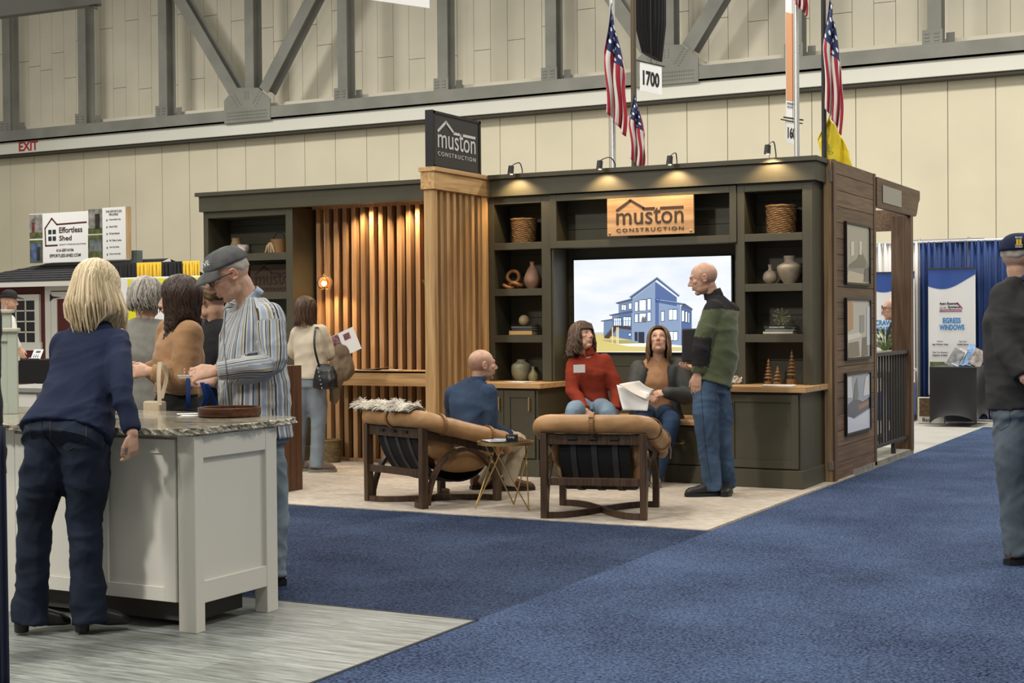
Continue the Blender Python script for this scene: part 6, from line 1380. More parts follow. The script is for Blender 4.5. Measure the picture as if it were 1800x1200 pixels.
    for q in 'LR': limb(mb, [J['sh'+q].lerp(ch, .08), J['sh'+q].lerp(J['el'+q], .5), J['el'+q], J['el'+q].lerp(J['wr'+q], .5), J['wr'+q]-(J['wr'+q]-J['el'+q]).normalized()*.010], [s0*1.08, s0, s1, (s1+s2)/2, s2], n=18, end=False)
    me = remesh(mb, vx, 4, shirt_name); wrinkle(me, wr*1.7, shirt_wr+3, shirt_seed, (1, 1, 1.5)); sh_o = obj(shirt_name, me, mats['shirt'], t, sm=True, angle=180)
    if eyes: eye_obj(hc, Rm, head_s, t, gaze)
    if brow: brows(hc, Rm, head_s, t, brow)
    # shoes
    if feet:
        for q, fd in zip('LR', feet):
            if fd is None: continue
            fd = Vector(fd).normalized(); a = J['an'+q]; z0 = mats.get('heel', 0) ; g = Vector((a.x, a.y, fd.z if False else J.get('floor', .008) if isinstance(J.get('floor', .008), float) else .008)); L_ = .29 if not female else .25; wd = .050 if not female else .042
            M_ = face_matrix(g-fd*.07, tuple(fd), (0, 0, 1)); sh = MB(); hh = z0
            secs = [(-.0, .030, .040, .052), (.03, .038, .052, .058), (.09, .038, .050, .057), (.15, .045, .040, .046), (.21, .050, .030, .035), (L_-.03, .044, .026, .030), (L_, .026, .015, .020)]
            loft(sh, [(M_ @ Vector((x, z_+.012+hh*(1-min(1, x/.16)), 0)), Vector((0, 0, 1)), fd, rz_, wd*ry_/.048) for x, ry_, rz_, z_ in secs], 20, 2.6)
            if z0: sh.tube([M_ @ Vector((.035, z0+.02, 0)), M_ @ Vector((.035, .002, 0))], [.034, .032], 12)
            me = remesh(sh, .006, 2, 'shoe'); so = obj(shoe, me, mats.get('shoe', black), t, sm=True, angle=180)
            so_ = MB(); out = [(-.005, .028), (.03, .040), (.09, .037), (.16, .047), (.22, .048), (L_, .030), (L_+.012, .0)]; pl_ = [(x, -w2) for x, w2 in out]+[(x, w2) for x, w2 in reversed(out[:-1])]
            if not z0: so_.add([M_ @ Vector((p[0], -.006, p[1])) for p in pl_]+[M_ @ Vector((p[0], .026, p[1]*.98)) for p in pl_], [tuple(range(len(pl_))), tuple(reversed(range(len(pl_), 2*len(pl_))))]+[(i, len(pl_)+i, len(pl_)+(i+1) % len(pl_), (i+1) % len(pl_)) for i in range(len(pl_))]); obj('sole', so_, mats.get('sole', black), so, sm=True, angle=40)
    t['w'] = 0; del t['w']
    return t, Rm, hc, sh_o
from mathutils.bvhtree import BVHTree
def on_surface(o, pxs, lift=.002):
    """points of a garment's surface along sight lines, for seams and pockets that lie on it"""
    me = o.data; off = o.parent.location if o.parent else o.location
    bv = BVHTree.FromPolygons([v.co+off for v in me.vertices], [tuple(p.vertices) for p in me.polygons]); out = []
    for (px, py) in pxs:
        r = ray(px, py).normalized(); h = bv.ray_cast(CAMP, r)
        if h[0] is not None: out.append(h[0]+h[1]*lift)
    return out
def seam(o, pxs, m, name='stitching', r=.0016, closed=False):
    P = []; 
    for a, b in zip(pxs[:-1], pxs[1:]):
        n = max(2, int(math.hypot(b[0]-a[0], b[1]-a[1])/4)); P += [(a[0]+(b[0]-a[0])*i/n, a[1]+(b[1]-a[1])*i/n) for i in range(n)]
    P.append(pxs[-1]); Q = on_surface(o, P)
    if len(Q) > 2: mb = MB(); mb.tube(Q, r, 4); obj(name, mb, m, o)
def kid(t, name): return [c for c in t.children if c.name.split('.')[0] == name][0]
def collar(par, nb, up_, r, h, m, tilt=(0, 0, 0), open_=0, name='collar', th=.006, ac=None):
    u = Vector(up_).normalized(); a = Vector(ac or (1, 0, 0)); a = (a-u*a.dot(u)).normalized(); b = u.cross(a)
    mb = MB(); mb.grid(lambda q, v: nb+u*(h*v)+(a*math.cos(open_/2+q*(2*PI-open_))*r*(1-.10*v)+b*math.sin(open_/2+q*(2*PI-open_))*r*.92*(1-.10*v)), 32, 5)
    o = obj(name, mb, m, par, sm=True, angle=180); s_ = o.modifiers.new('t', 'SOLIDIFY'); s_.thickness = th; return o
def glasses(par, c, Rm, s, m, name='glasses', up=(0, 0, 0), rw=.024, rh=.017):
    o = Vector(up); mb = MB(); s = s*HSC[0]
    for q in (-1, 1):
        mb.tube([c+Rm @ ((Vector((q*.032+rw*math.cos(a), .099-.010*abs(math.cos(a)) if q*math.cos(a) > 0 else .099, .004+rh*math.sin(a)))+o)*s) for a in [i*2*PI/20 for i in range(20)]], .0022*s, 6, closed=True)
        mb.tube([c+Rm @ ((Vector(p)+o)*s) for p in ((q*.056, .088, .010), (q*.078, .04, .010), (q*.082, -.008, .006))], .0024*s, 6)
    mb.tube([c+Rm @ ((Vector(p)+o)*s) for p in ((-.009, .1, .008), (0, .104, .010), (.009, .1, .008))], .0020*s, 6); return obj(name, mb, m, par, sm=True)
def ball_cap(par, c, Rm, s, m, front_txt=None, back_txt=None, txm=None, brim_m=None):
    mb = MB(); s = s*HSC[0]
    def fn(u, v):
        a = 2*PI*u; el = PI/2*(1-v)+.10*v; fl = 1+.06*math.cos(a)*(v); k = 1.0; z = .030+.100*math.sin(el)**.85; r_ = math.cos(el)**.75 if math.cos(el) > 0 else 0
        return c+Rm @ (Vector((.087*math.sin(a)*r_, (.110*math.cos(a))*r_-.013, z+.012*math.cos(a)*v*(1 if math.cos(a) > 0 else .8)))*s)
    mb.grid(fn, 48, 14, closed_u=True); o = obj('cap', mb, m, par, sm=True, angle=180); s_ = o.modifiers.new('t', 'SOLIDIFY'); s_.thickness = .005
    mb = MB(); n = 20
    def br(u, v):
        a = (u-.5)*2*1.08; r0 = .098; ex = .072*math.cos(a*1.15)**.7*v if math.cos(a*1.15) > 0 else 0
        return c+Rm @ (Vector(((.086+ex*.35)*math.sin(a), (r0+ex*1.05)*math.cos(a)-.006, .064-.036*v*v-.022*(math.sin(a)**2)*(1+.3*v)))*s)
    mb.grid(br, n, 8); b_ = obj('brim', mb, brim_m or m, o, sm=True, angle=180); s_ = b_.modifiers.new('t', 'SOLIDIFY'); s_.thickness = .005
    return o
def ring_strip(par, pts, w_, m, name, t_=.004, side=(0, 0, 1), **k):
    mb = MB(); mb.ribbon(spline([Vector(p) for p in pts], 5), w_, t_, side); return obj(name, mb, m, par, **k)
def hair_obj(par, me, m): return obj('hair', me, m, par, sm=True, angle=180)
def cap_cyl(name): pass
MW = (.175, .125, .165, .120, .185, .125, .200, .085)   # man: hips, waist, chest, shoulders half widths and depths
FWm = (.180, .125, .145, .105, .160, .115, .175, .075)
# ---- 1 blonde woman leaning on the island, seen from behind
F1 = Fig(6.62, dict(head=(170, 510, .33), neck=(162, 566, .32), chest=(155, 640, .22), waist=(140, 695, .10), pelvis=(120, 752, 0), shL=(106, 600, .27), shR=(210, 592, .24),
    elL=(118, 690, .50), wrL=(186, 722, .56), elR=(213, 688, -.02), wrR=(233, 762, -.10), hipL=(84, 790, 0), hipR=(156, 790, -.02), knL=(64, 910, .02), anL=(52, 1086, .0), knR=(148, 910, .02), anR=(158, 1086, .0)))
navy_s = cloth('navy_jersey', (.012, .018, .045), .15, 6); dkden = denim('dark_indigo_denim', (.008, .012, .022), 2.6)
g1 = on_z(98, 1105, .01)-on_z(28, 1112, .01); g1.z = 0
t, Rm, hc, sh = person('blonde woman in a navy top and dark jeans leaning over the island, seen from behind', F1, cv(.28, .95, -.38), (.208, .150, .175, .125, .178, .125, .165, .080), dict(pants=dkden, shirt=navy_s, shoe=mat('black_leather', (.012, .011, .011), .35), heel=.030), female=True, voxel=.0045,
    hands=[('R', (cv(.05, -.02, -1), cv(-.8, .3, 0), -1, .75)), ('L', (cv(.5, .6, -.05), (0, 0, -1), -1, .2))], shirt_seed=3, wr=.013, sleeve=(.060, .051, .041), pants_r=(.118, .082, .088, .076), shirt_hem=.005, feet=(g1, g1), shoe='boot', eyes=False, hem_out=1.04, shirt_name='top')
sl = [F1.shL, F1.shR, F1.chest]
hair_obj(t, strands(hc, Rm, 1.02, 420, .17, .006, 10, 2, (70, 290), .0075, .0, 1.10, -.3, seed if False else 0, world_down=True, shoulder=sl, sh_r=.095) if False else strands(hc, Rm, 1.02, 620, .27, .007, 9, 2, (60, 300), .0060, .0, 1.12, -.62, shoulder=sl, sh_r=.115), hair_mat('blonde_hair', (.34, .25, .13), (.80, .66, .44)))
stitch = mat('denim_stitch', (.10, .075, .05), .8)
j_ = kid(t, 'jeans'); seam(j_, [(88, 727), (152, 728), (151, 775), (120, 790), (89, 772), (88, 727)], stitch, r=.0012); seam(j_, [(90, 752), (118, 757), (150, 765)], stitch, r=.001); seam(j_, [(70, 722), (76, 760), (104, 800)], mat('seam_dark', (.004, .006, .012), .9), r=.002)
seam(j_, [(40, 745), (50, 752), (54, 770)], stitch, r=.001)
# ---- 2 man in striped shirt and cap
def stripe_mat():
    m = bpy.data.materials.new('striped_shirt'); m.use_nodes = True; nt = m.node_tree; N = nt.nodes; L = nt.links; b = N['Principled BSDF']; b.inputs['Roughness'].default_value = .85
    at = N.new('ShaderNodeAttribute'); at.attribute_name = 'stripe'; mu = N.new('ShaderNodeMath'); mu.operation = 'MULTIPLY'; mu.inputs[1].default_value = 1/.118; fr = N.new('ShaderNodeMath'); fr.operation = 'FRACT'
    L.new(at.outputs['Fac'], mu.inputs[0]); L.new(mu.outputs[0], fr.inputs[0]); r = N.new('ShaderNodeValToRGB'); r.color_ramp.interpolation = 'CONSTANT'; E_ = r.color_ramp.elements
    wht, blu, nvy, tan_, lb = (.46, .45, .41), (.19, .24, .32), (.030, .032, .044), (.26, .23, .18), (.27, .33, .42)
    seq = [(0, wht), (.10, blu), (.24, wht), (.30, nvy), (.37, wht), (.43, tan_), (.52, wht), (.56, lb), (.70, wht), (.76, nvy), (.81, tan_), (.88, blu), (.96, nvy)]
    E_[0].color = (*seq[0][1], 1); E_[1].position = seq[-1][0]; E_[1].color = (*seq[-1][1], 1)
    for p_, c in seq[1:-1]: e = E_.new(p_); e.color = (*c, 1)
    L.new(fr.outputs[0], r.inputs[0]); L.new(r.outputs[0], b.inputs['Base Color']); return m
F2 = Fig(7.80, dict(head=(402, 483, -.02), neck=(442, 526, .03), chest=(438, 605, .03), waist=(446, 680, .0), pelvis=(450, 748, .0), shL=(478, 551, -.12), shR=(418, 545, .16),
    elL=(480, 638, -.20), wrL=(378, 652, -.24), elR=(405, 645, .18), wrR=(374, 668, -.02), hipL=(470, 790, -.06), hipR=(440, 790, .08), knL=(481, 905, -.02), anL=(479, 1012, .0), knR=(440, 905, .08), anR=(446, 1008, .12)))
ltden = denim('light_blue_denim', (.12, .15, .175), 2.0)
t, Rm, hc, sh = person('man in a blue and white striped shirt and grey cap looking down at a card', F2, cv(-.84, -.32, -.50), (.205, .175, .205, .185, .200, .150, .205, .085), dict(pants=ltden, shirt=stripe_mat(), shoe=mat('tan_shoe', (.14, .08, .04), .6)), voxel=.0045, gaze=(0, .9, -.3),
    hands=[('L', (cv(-1, -.05, -.1), cv(.1, .7, -.5), -1, .75)), ('R', (cv(-1, .0, -.05), cv(.2, -.7, .5), 1, .75))], shirt_seed=8, wr=.011, sleeve=(.078, .068, .050), shirt_hem=.035, hem_out=1.03, feet=(cv(-.9, -.2), cv(-.9, -.1)), skin=SKIN2, pants_r=(.105, .082, .072), neck_r=.062, nose=1.2, head_s=1.13)
me = sh.data; co = get_co(me)+np.array(t.location); bones = [(F2.shL, F2.elL), (F2.elL, F2.wrL), (F2.shR, F2.elR), (F2.elR, F2.wrR)]
sv = np.zeros(len(co)); best = np.full(len(co), 9.)
for i, (a, b) in enumerate(bones):
    a = np.array(a); b = np.array(b); d = b-a; L_ = np.linalg.norm(d); d /= L_; tt = np.clip((co-a) @ d, 0, L_); pr_ = co-a-tt[:, None]*d; dist = np.linalg.norm(pr_, axis=1)
    u = np.cross(d, [0, 0, 1.]) if abs(d[2]) < .8 else np.cross(d, np.array(FH)); u /= np.linalg.norm(u); v_ = np.cross(d, u); ang = np.arctan2(pr_ @ v_, pr_ @ u)*.07
    k = (dist < .088)&(dist < best) & (tt > (.05 if i in (0, 2) else -1)); best = np.where(k, dist, best); sv = np.where(k, ang+1, sv)
ac = np.array((F2.shR-F2.shL).normalized()); nn = np.cross(ac, [0, 0, 1]); mid = np.array(F2.chest); q = co-mid
sv = np.where(best > 1, np.arctan2(q @ nn, q @ ac)*.19+q[:, 0]*0, sv)
me.attributes.new('stripe', 'FLOAT', 'POINT').data.foreach_set('value', (sv+5).astype('f'))
capm = cloth('grey_washed_cap', (.085, .085, .085), .35, 14); co_ = ball_cap(t, hc, Rm, 1.0, capm)
mb = MB(); Mx = face_matrix(hc+Rm @ Vector((-.062, .088, .098)), tuple(Rm @ Vector((-.75, -.66, 0))), tuple(Rm @ Vector((.15, -.25, 1)))); mb_text(mb, 'IVE', -.025, .0, .05, .026, Mx, z=.004); obj('cap_lettering', mb, paper, co_)
hair_obj(t, capmesh(hc, Rm, 1.0, 1.005, .5, -.50, .002, 4, -.05), hair_mat('grey_short_hair', (.22, .19, .16), (.42, .38, .33)))
glasses(t, hc, Rm, 1.0, black); cax = (hc-F2.neck).normalized(); co2 = collar(t, F2.neck-cax*.012, cax, .079, .045, mat('collar_blue', (.22, .27, .34), .85, noise=(30, .5, 1)), open_=.9, ac=cv(-1, -.35, -.3))
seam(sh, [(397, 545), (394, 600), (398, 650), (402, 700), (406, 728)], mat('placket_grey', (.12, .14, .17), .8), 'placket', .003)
hl = F2.wrL+cv(-.13, -.02, -.02)
mb = MB(); mb.box(-.045, .045, -.028, .028, 0, .002, Matrix.Translation(hl+cv(-.02, .04, -.01)) @ Matrix.Rotation(.6, 4, 'Z') @ Matrix.Rotation(-.35, 4, 'X')); obj('card', mb, paper, label='white card held in the striped man\'s fingers', cat='card')
# ---- blue straps below his hands
mb = MB()
bl = mat('blue_strap', (.01, .06, .32), .5)
for (a, b, c_) in (((331, 664, 7.6), (331, 690, 7.75), (331, 716, 7.9)), ((355, 672, 7.7), (362, 698, 7.8), (356, 716, 7.95)), ((362, 674, 7.7), (370, 690, 7.8), (378, 712, 7.95))): mb.ribbon(spline([dep(*a), dep(*b), dep(*c_)], 5), .024, .004, tuple(RH))
obj('lanyard', mb, bl, label='bright blue straps hanging from the striped man\'s hands', cat='lanyard')
# ---- 3 woman in a tan sweater
F3 = Fig(8.25, dict(head=(314, 526, 0), neck=(321, 563, .02), chest=(314, 625, .02), waist=(312, 668, .02), pelvis=(310, 708, .02), shL=(333, 584, -.11), shR=(300, 580, .14), elL=(322, 662, -.15), wrL=(262, 652, -.18), elR=(292, 655, .15), wrR=(256, 650, .0)))
tan = cloth('tan_knit', (.30, .17, .085), .12, 12, (110, .5), sheen=.2)
t, Rm, hc, sh = person('woman with long dark hair in a tan knit sweater standing behind the island', F3, cv(-1, .12, -.03), (.165, .135, .145, .12, .165, .14, .165, .075), dict(pants=black_cloth, shirt=tan), female=True, voxel=.005, tints={'lips': .9}, gaze=(0, 1, -.2),
    hands=[('L', (cv(-1, -.05, .0), cv(.1, .8, -.2), -1, .9)), ('R', (cv(-1, 0, 0), cv(.1, -.8, -.2), 1, .9))], shirt_seed=12, wr=.010, sleeve=(.080, .092, .045), shirt_hem=-.09, shirt_name='sweater', pants_name='trousers')
dbh = hair_mat('dark_brown_hair', (.012, .007, .005), (.055, .028, .018))
hair_obj(t, strands(hc, Rm, 1.0, 320, .33, .018, 26, 5, (48, 312), .0075, .0, 1.08, .3, shoulder=[F3.shL, F3.shR, F3.chest], sh_r=.10), dbh); brows(hc, Rm, 1, t, dbh.node_tree and mat('brow_dark', (.02, .012, .01), .8))
tb = thing('tote_bag', 'cream tote bag with long straps hanging from the tan sweater arm', 'bag', dep(280, 718, 7.95)); cm = cloth('canvas', (.46, .38, .27), .1)
ring_strip(tb, [dep(281, 636, 7.98), dep(279, 668, 7.93), dep(281, 712, 7.9)], .022, cm, 'strap', side=tuple(RH)); ring_strip(tb, [dep(285, 637, 8.0), dep(293, 660, 8.0), dep(284, 700, 7.98)], .022, cm, 'strap', side=tuple(RH))
mb = MB(); mb.box(-.06, .06, -.03, .03, 0, .075, Matrix.Translation(dep(272, 719, 7.98)-Vector((0, 0, .03)))); obj('bag_body', mb, cm, tb, bevel=.01)
# ---- 4 grey haired woman from behind
F4 = Fig(9.1, dict(head=(258, 527, .05), neck=(256, 562, .02), chest=(252, 625, 0), waist=(250, 670, 0), pelvis=(250, 712, 0), shL=(228, 578, 0), shR=(286, 576, .05), elL=(216, 650, .1), wrL=(240, 655, .35), elR=(298, 650, .1), wrR=(270, 660, .35)))
t, Rm, hc, sh = person('woman with shoulder-length grey hair in a heather grey top, seen from behind', F4, cv(.25, .95, -.05), FWm, dict(pants=ltden, shirt=cloth('heather_grey', (.22, .215, .19), .12, 20)), female=True, voxel=.006, shirt_seed=15, wr=.008, eyes=False, shirt_hem=.04, hands=[('L', (cv(.5, .8, 0), (0, 0, -1), -1)), ('R', (cv(-.5, .8, 0), (0, 0, -1), 1))])
hair_obj(t, strands(hc, Rm, 1.02, 240, .08, .012, 24, 7, (45, 315), .0075, .01, 1.14, -.2, shoulder=[F4.shL, F4.shR], sh_r=.09), hair_mat('silver_hair', (.10, .085, .07), (.45, .42, .37)))
# ---- 5 woman in black with hair pinned up
F5 = Fig(8.75, dict(head=(371, 526, 0), neck=(382, 562, .03), chest=(385, 630, .03), waist=(385, 680, .02), pelvis=(385, 725, .02), shL=(403, 580, -.1), shR=(362, 575, .13), elL=(398, 655, -.12), wrL=(360, 680, -.2), elR=(352, 650, .12), wrR=(345, 690, 0)))
t, Rm, hc, sh = person('woman in a black top with brown hair pinned up, half hidden behind the striped man', F5, cv(-.75, .55, -.12), FWm, dict(pants=black_cloth, shirt=black_cloth), female=True, voxel=.006, shirt_seed=19, hands=[('L', (cv(-.8, -.2, -.5), cv(0, .7, 0), -1)), ('R', (cv(-.8, 0, -.5), cv(0, -.7, 0), 1))], shirt_name='top', pants_name='trousers')
brh = hair_mat('brown_hair', (.035, .020, .012), (.17, .10, .055)); hair_obj(t, capmesh(hc, Rm, 1.03, 1.10, .35, -.5, .006, 6, -.05), brh)
mb = MB(); mb.ball(hc+Rm @ Vector((0, -.10, .075)), (.045, .04, .04), 16, 12); rr = random.Random(3)
for i in range(50):
    a = Vector((rr.gauss(0, 1), rr.gauss(0, 1), rr.gauss(0, 1))).normalized()*.042; b = a+Vector((rr.gauss(0, 1), rr.gauss(0, 1), rr.gauss(0, 1))).normalized()*.03; c0_ = hc+Rm @ Vector((0, -.10, .075)); mb.tube([c0_+a, c0_+(a+b)*.56, c0_+b], [.006, .005, .002], 5)
me = mb.mesh('hair_bun'); at = me.attributes.new('shade', 'FLOAT', 'POINT'); at.data.foreach_set('value', np.array([rr.random() for _ in me.vertices], 'f')); obj('hair_bun', me, brh, t, sm=True)
glasses(t, hc, Rm, 1.02, black, 'sunglasses', up=(0, -.035, .078))
# ---- 6 woman in a cream sweater in the alcove
F6 = Fig(13.6, dict(head=(538, 546, 0), neck=(541, 572, -.01), chest=(545, 602, 0), waist=(546, 632, 0), pelvis=(546, 662, 0), shL=(522, 583, .02), shR=(566, 581, -.02), elL=(516, 618, .12), wrL=(540, 634, .3), elR=(580, 622, .05), wrR=(600, 628, .22), hipL=(532, 676, 0), hipR=(558, 676, -.02), knL=(528, 740, .05), anL=(522, 806, .08), knR=(560, 745, 0), anR=(556, 814, 0)))
t, Rm, hc, sh = person('woman in a cream sweater and grey blue jeans facing the slat wall', F6, cv(.55, .83, -.02), (.17, .13, .15, .115, .16, .12, .165, .075), dict(pants=denim('grey_blue_denim', (.16, .19, .22), 1.5), shirt=cloth('cream_knit', (.56, .49, .38), .06, 10, (90, .4)), shoe=mat('taupe_shoe', (.16, .12, .09), .8), sole=mat('shoe_sole', (.20, .18, .15), .8)), female=True, voxel=.007, shirt_seed=22, wr=.008, sleeve=(.068, .064, .045), shirt_hem=-.02, feet=(cv(.9, .3), cv(1, .1)), eyes=False, hands=[('R', (cv(.6, .5, .4), cv(-.3, 0, .8), 1, .9)), ('L', (cv(.6, .7, 0), (0, 0, 1), -1))], shirt_name='sweater', pants_r=(.094, .074, .070))
hair_obj(t, strands(hc, Rm, 1.0, 240, .16, .006, 14, 9, (45, 315), .0075, .01, 1.06, .1), hair_mat('chestnut_hair', (.03, .016, .010), (.13, .075, .045))); glasses(t, hc, Rm, 1.0, black, 'sunglasses', up=(0, -.03, .085))
bg = thing('handbag', 'black studded handbag on a shoulder strap at the cream sweater woman\'s hip', 'handbag', dep(572, 682, 13.45)); bm_ = mat('bag_leather', (.014, .013, .014), .35)
mb = MB(); Rb = rotm(cv(.3, 1)); bc = dep(572, 662, 13.42); loft(mb, [(bc+Vector((0, 0, z)), Rb @ Vector((1, 0, 0)), Vector((0, 0, 1)), a_, b_) for z, a_, b_ in ((-.115, .09, .03), (-.10, .125, .05), (-.02, .120, .055), (.06, .098, .04), (.10, .08, .02))], 24, 3.0); mb.tube([bc+Vector((0, 0, .10))+Rb @ Vector((-.08, 0, .0)), bc+Rb @ Vector((-.02, 0, .115)), bc+Rb @ Vector((.07, 0, .10))], .014, 8); me = remesh(mb, .012, 2, 'bag_body'); wrinkle(me, .012, 22, 4); obj('bag_body', me, bm_, bg, sm=True, angle=180)
ring_strip(bg, [dep(563, 650, 13.42), dep(553, 610, 13.40), dep(555, 577, 13.46), dep(561, 578, 13.56)], .02, bm_, 'strap', side=tuple(RH)); mb = MB()
for i in range(7): mb.ball(dep(557+i*1.5, 640+i*7, 13.36), .006, 8, 6)
obj('stud', mb, silver, bg)
mb = MB(); rr = random.Random(14)
P6 = [(588, 604, 13.72), (606, 608, 13.75), (618, 632, 13.75), (622, 660, 13.7), (606, 668, 13.66), (588, 690, 13.62), (583, 650, 13.62), (592, 625, 13.66), (592, 712, 13.66)]
mb.ball(dep(598, 620, 13.70), (.10, .10, .11), 16, 12); mb.ball(dep(607, 645, 13.70), (.09, .10, .14), 16, 12); mb.ball(dep(590, 655, 13.64), (.08, .09, .15), 16, 12); mb.ball(dep(588, 690, 13.66), (.055, .06, .12), 16, 12); mb.ball(dep(580, 600, 13.72), (.06, .06, .05))
me = remesh(mb, .012, 3, 'folded_coat'); wrinkle(me, .028, 20, 3); obj('folded_coat', me, cloth('taupe_quilt', (.17, .125, .085), .15, 8, (30, .5)), sm=True, angle=180, label='taupe quilted coat folded over the cream sweater woman\'s arm', cat='coat')
fl = thing('flyer', 'white flyer with a printed house held up by the woman in the cream sweater', 'flyer', dep(600, 600, 13.66)); Mf = face_matrix(dep(577, 606, 13.62), cv(.87, .25, .40), cv(-.36, 0, .93)); mb = MB(); mb.box(0, .28, -.16, .06, -.002, 0, Mf); mb2 = MB(); mb2.box(0.0, .12, -.05, .055, .0, .001, Mf); mb3 = MB(); mb3.box(.16, .225, -.03, .03, 0, .001, Mf)
obj('sheet', mb, paper, fl); obj('printed_photo', mb2, mat('flyer_photo', (.20, .10, .12), .5, noise=(30, .9, 2)), fl); obj('printed_crest', mb3, mat('flyer_crest', (.24, .10, .12), .5, noise=(50, .8, 2)), fl)
# ---- 7 bald man seated in the left armchair
F7 = Fig(11.62, dict(head=(848, 641, .04), neck=(840, 668, .0), chest=(827, 712, -.02), waist=(824, 745, -.03), pelvis=(826, 775, 0), shL=(794, 690, .10), shR=(862, 688, -.10), elL=(800, 745, .30), wrL=(870, 768, .55), elR=(862, 748, -.12), wrR=(896, 766, .12), hipL=(818, 782, .10), hipR=(842, 784, -.02), knL=(900, 772, .62), anL=(842, 856, .50), knR=(912, 776, .40), anR=(893, 852, .36)))
t, Rm, hc, sh = person('bald bearded man in a blue shirt and khaki trousers seated in the left armchair', F7, cv(.93, .36, .02), (.165, .13, .165, .125, .185, .13, .195, .085), dict(pants=cloth('khaki', (.40, .34, .25), .08, 8), shirt=cloth('blue_chambray', (.030, .050, .092), .2, 7), shoe=mat('brown_shoe', (.09, .035, .018), .5)), skin=SKIN2, tints={'stubble': (.62, .60, .58), 'ring': .055, 'beard': (.55, .52, .48), 'beardk': .8}, voxel=.005, shirt_seed=27, wr=.011, sleeve=(.068, .06, .045), shirt_hem=.0, feet=(cv(.6, .3), cv(.9, .2)), hands=[('R', (cv(.9, .5, -.1), (0, 0, -1), 1)), ('L', (cv(.9, .4, -.1), (0, 0, -1), -1))], pants_name='trousers', nose=1.2)
collar(t, F7.neck+Vector((0, 0, -.004)), (0, 0, 1), .070, .038, sh.data.materials[0], open_=.8, ac=cv(.93, .4))
# ---- 8 woman in a red sweater on the bench
F8 = Fig(12.62, dict(head=(1024, 592, -.02), neck=(1033, 622, 0), chest=(1037, 654, 0), waist=(1039, 685, .04), pelvis=(1040, 710, .06), shR=(1007, 638, 0), shL=(1064, 633, .02), elR=(1006, 686, -.10), wrR=(1030, 722, -.30), elL=(1083, 686, -.02), wrL=(1083, 722, -.12), hipR=(1024, 715, .02), hipL=(1056, 715, .02), knR=(1008, 727, -.42), anR=(1001, 842, -.36), knL=(1070, 729, -.42), anL=(1082, 846, -.38)))
red = cloth('red_knit', (.22, .030, .014), .12, 12, (110, .5)); lj = denim('washed_denim', (.12, .17, .22), 1.9)
t, Rm, hc, sh = person('woman with wavy brown hair in a rust red sweater sitting on the bench', F8, cv(.62, -.70, .32), (.165, .13, .14, .11, .155, .12, .165, .075), dict(pants=lj, shirt=red, shoe=mat('tan_flat', (.28, .19, .10), .6), sole=mat('shoe_sole', (.20, .18, .15), .8)), female=True, voxel=.0045, shirt_seed=31, wr=.008, tints={'lips': 1.0}, gaze=(.1, 1, .25), sleeve=(.066, .060, .048), shirt_hem=.0, feet=(cv(.2, -1), cv(-.2, -1)), hands=[('R', (cv(.35, -.5, -.7), cv(.2, .6, -.6), 1, .5)), ('L', (cv(.1, -.4, -.9), cv(0, .8, -.2), -1, .6))], shirt_name='sweater', brow=mat('brow_dark', (.02, .012, .01), .8), skin=SKIN, roll=-.12, pants_r=(.092, .078, .07))
hair_obj(t, strands(hc, Rm, 1.0, 280, .20, .020, 24, 12, (50, 310), .0070, .0, 1.12, -.35, shoulder=[F8.shL, F8.shR, F8.chest], sh_r=.095), hair_mat('ash_brown_hair', (.025, .015, .010), (.17, .105, .07)))
mb = MB()   # fringe
for i in range(26):
    u = i/25; a = -.95+1.9*u; mb.tube([hc+Rm @ Vector((.045*math.sin(a), .045, .122)), hc+Rm @ Vector((.072*math.sin(a), .092*math.cos(a*.8)+.006, .092)), hc+Rm @ Vector((.090*math.sin(a), .104*math.cos(a*.85), .044))], [.007, .0075, .003], 5)
me = mb.mesh('fringe'); at = me.attributes.new('shade', 'FLOAT', 'POINT'); at.data.foreach_set('value', np.repeat(RNG.rand(26), 15).astype('f')); obj('fringe', me, bpy.data.materials['ash_brown_hair'], t, sm=True)
ax8 = (hc-F8.neck).normalized(); collar(t, F8.neck-ax8*.01, ax8, .070, .062, red, name='turtleneck', th=.010)
mb = MB(); Mt = face_matrix(dep(1008, 648, 12.46), cv(.98, -.15, .03), cv(-.03, -.25, 1)); mb.box(0, .10, -.035, .035, 0, .002, Mt); nt_ = obj('name_sticker', mb, paper, sh); mb = MB()
mb_text(mb, 'HILL', .012, -.022, .075, .045, Mt, z=.0025, bold=.03); obj('sticker_lettering', mb, black, nt_) if False else None
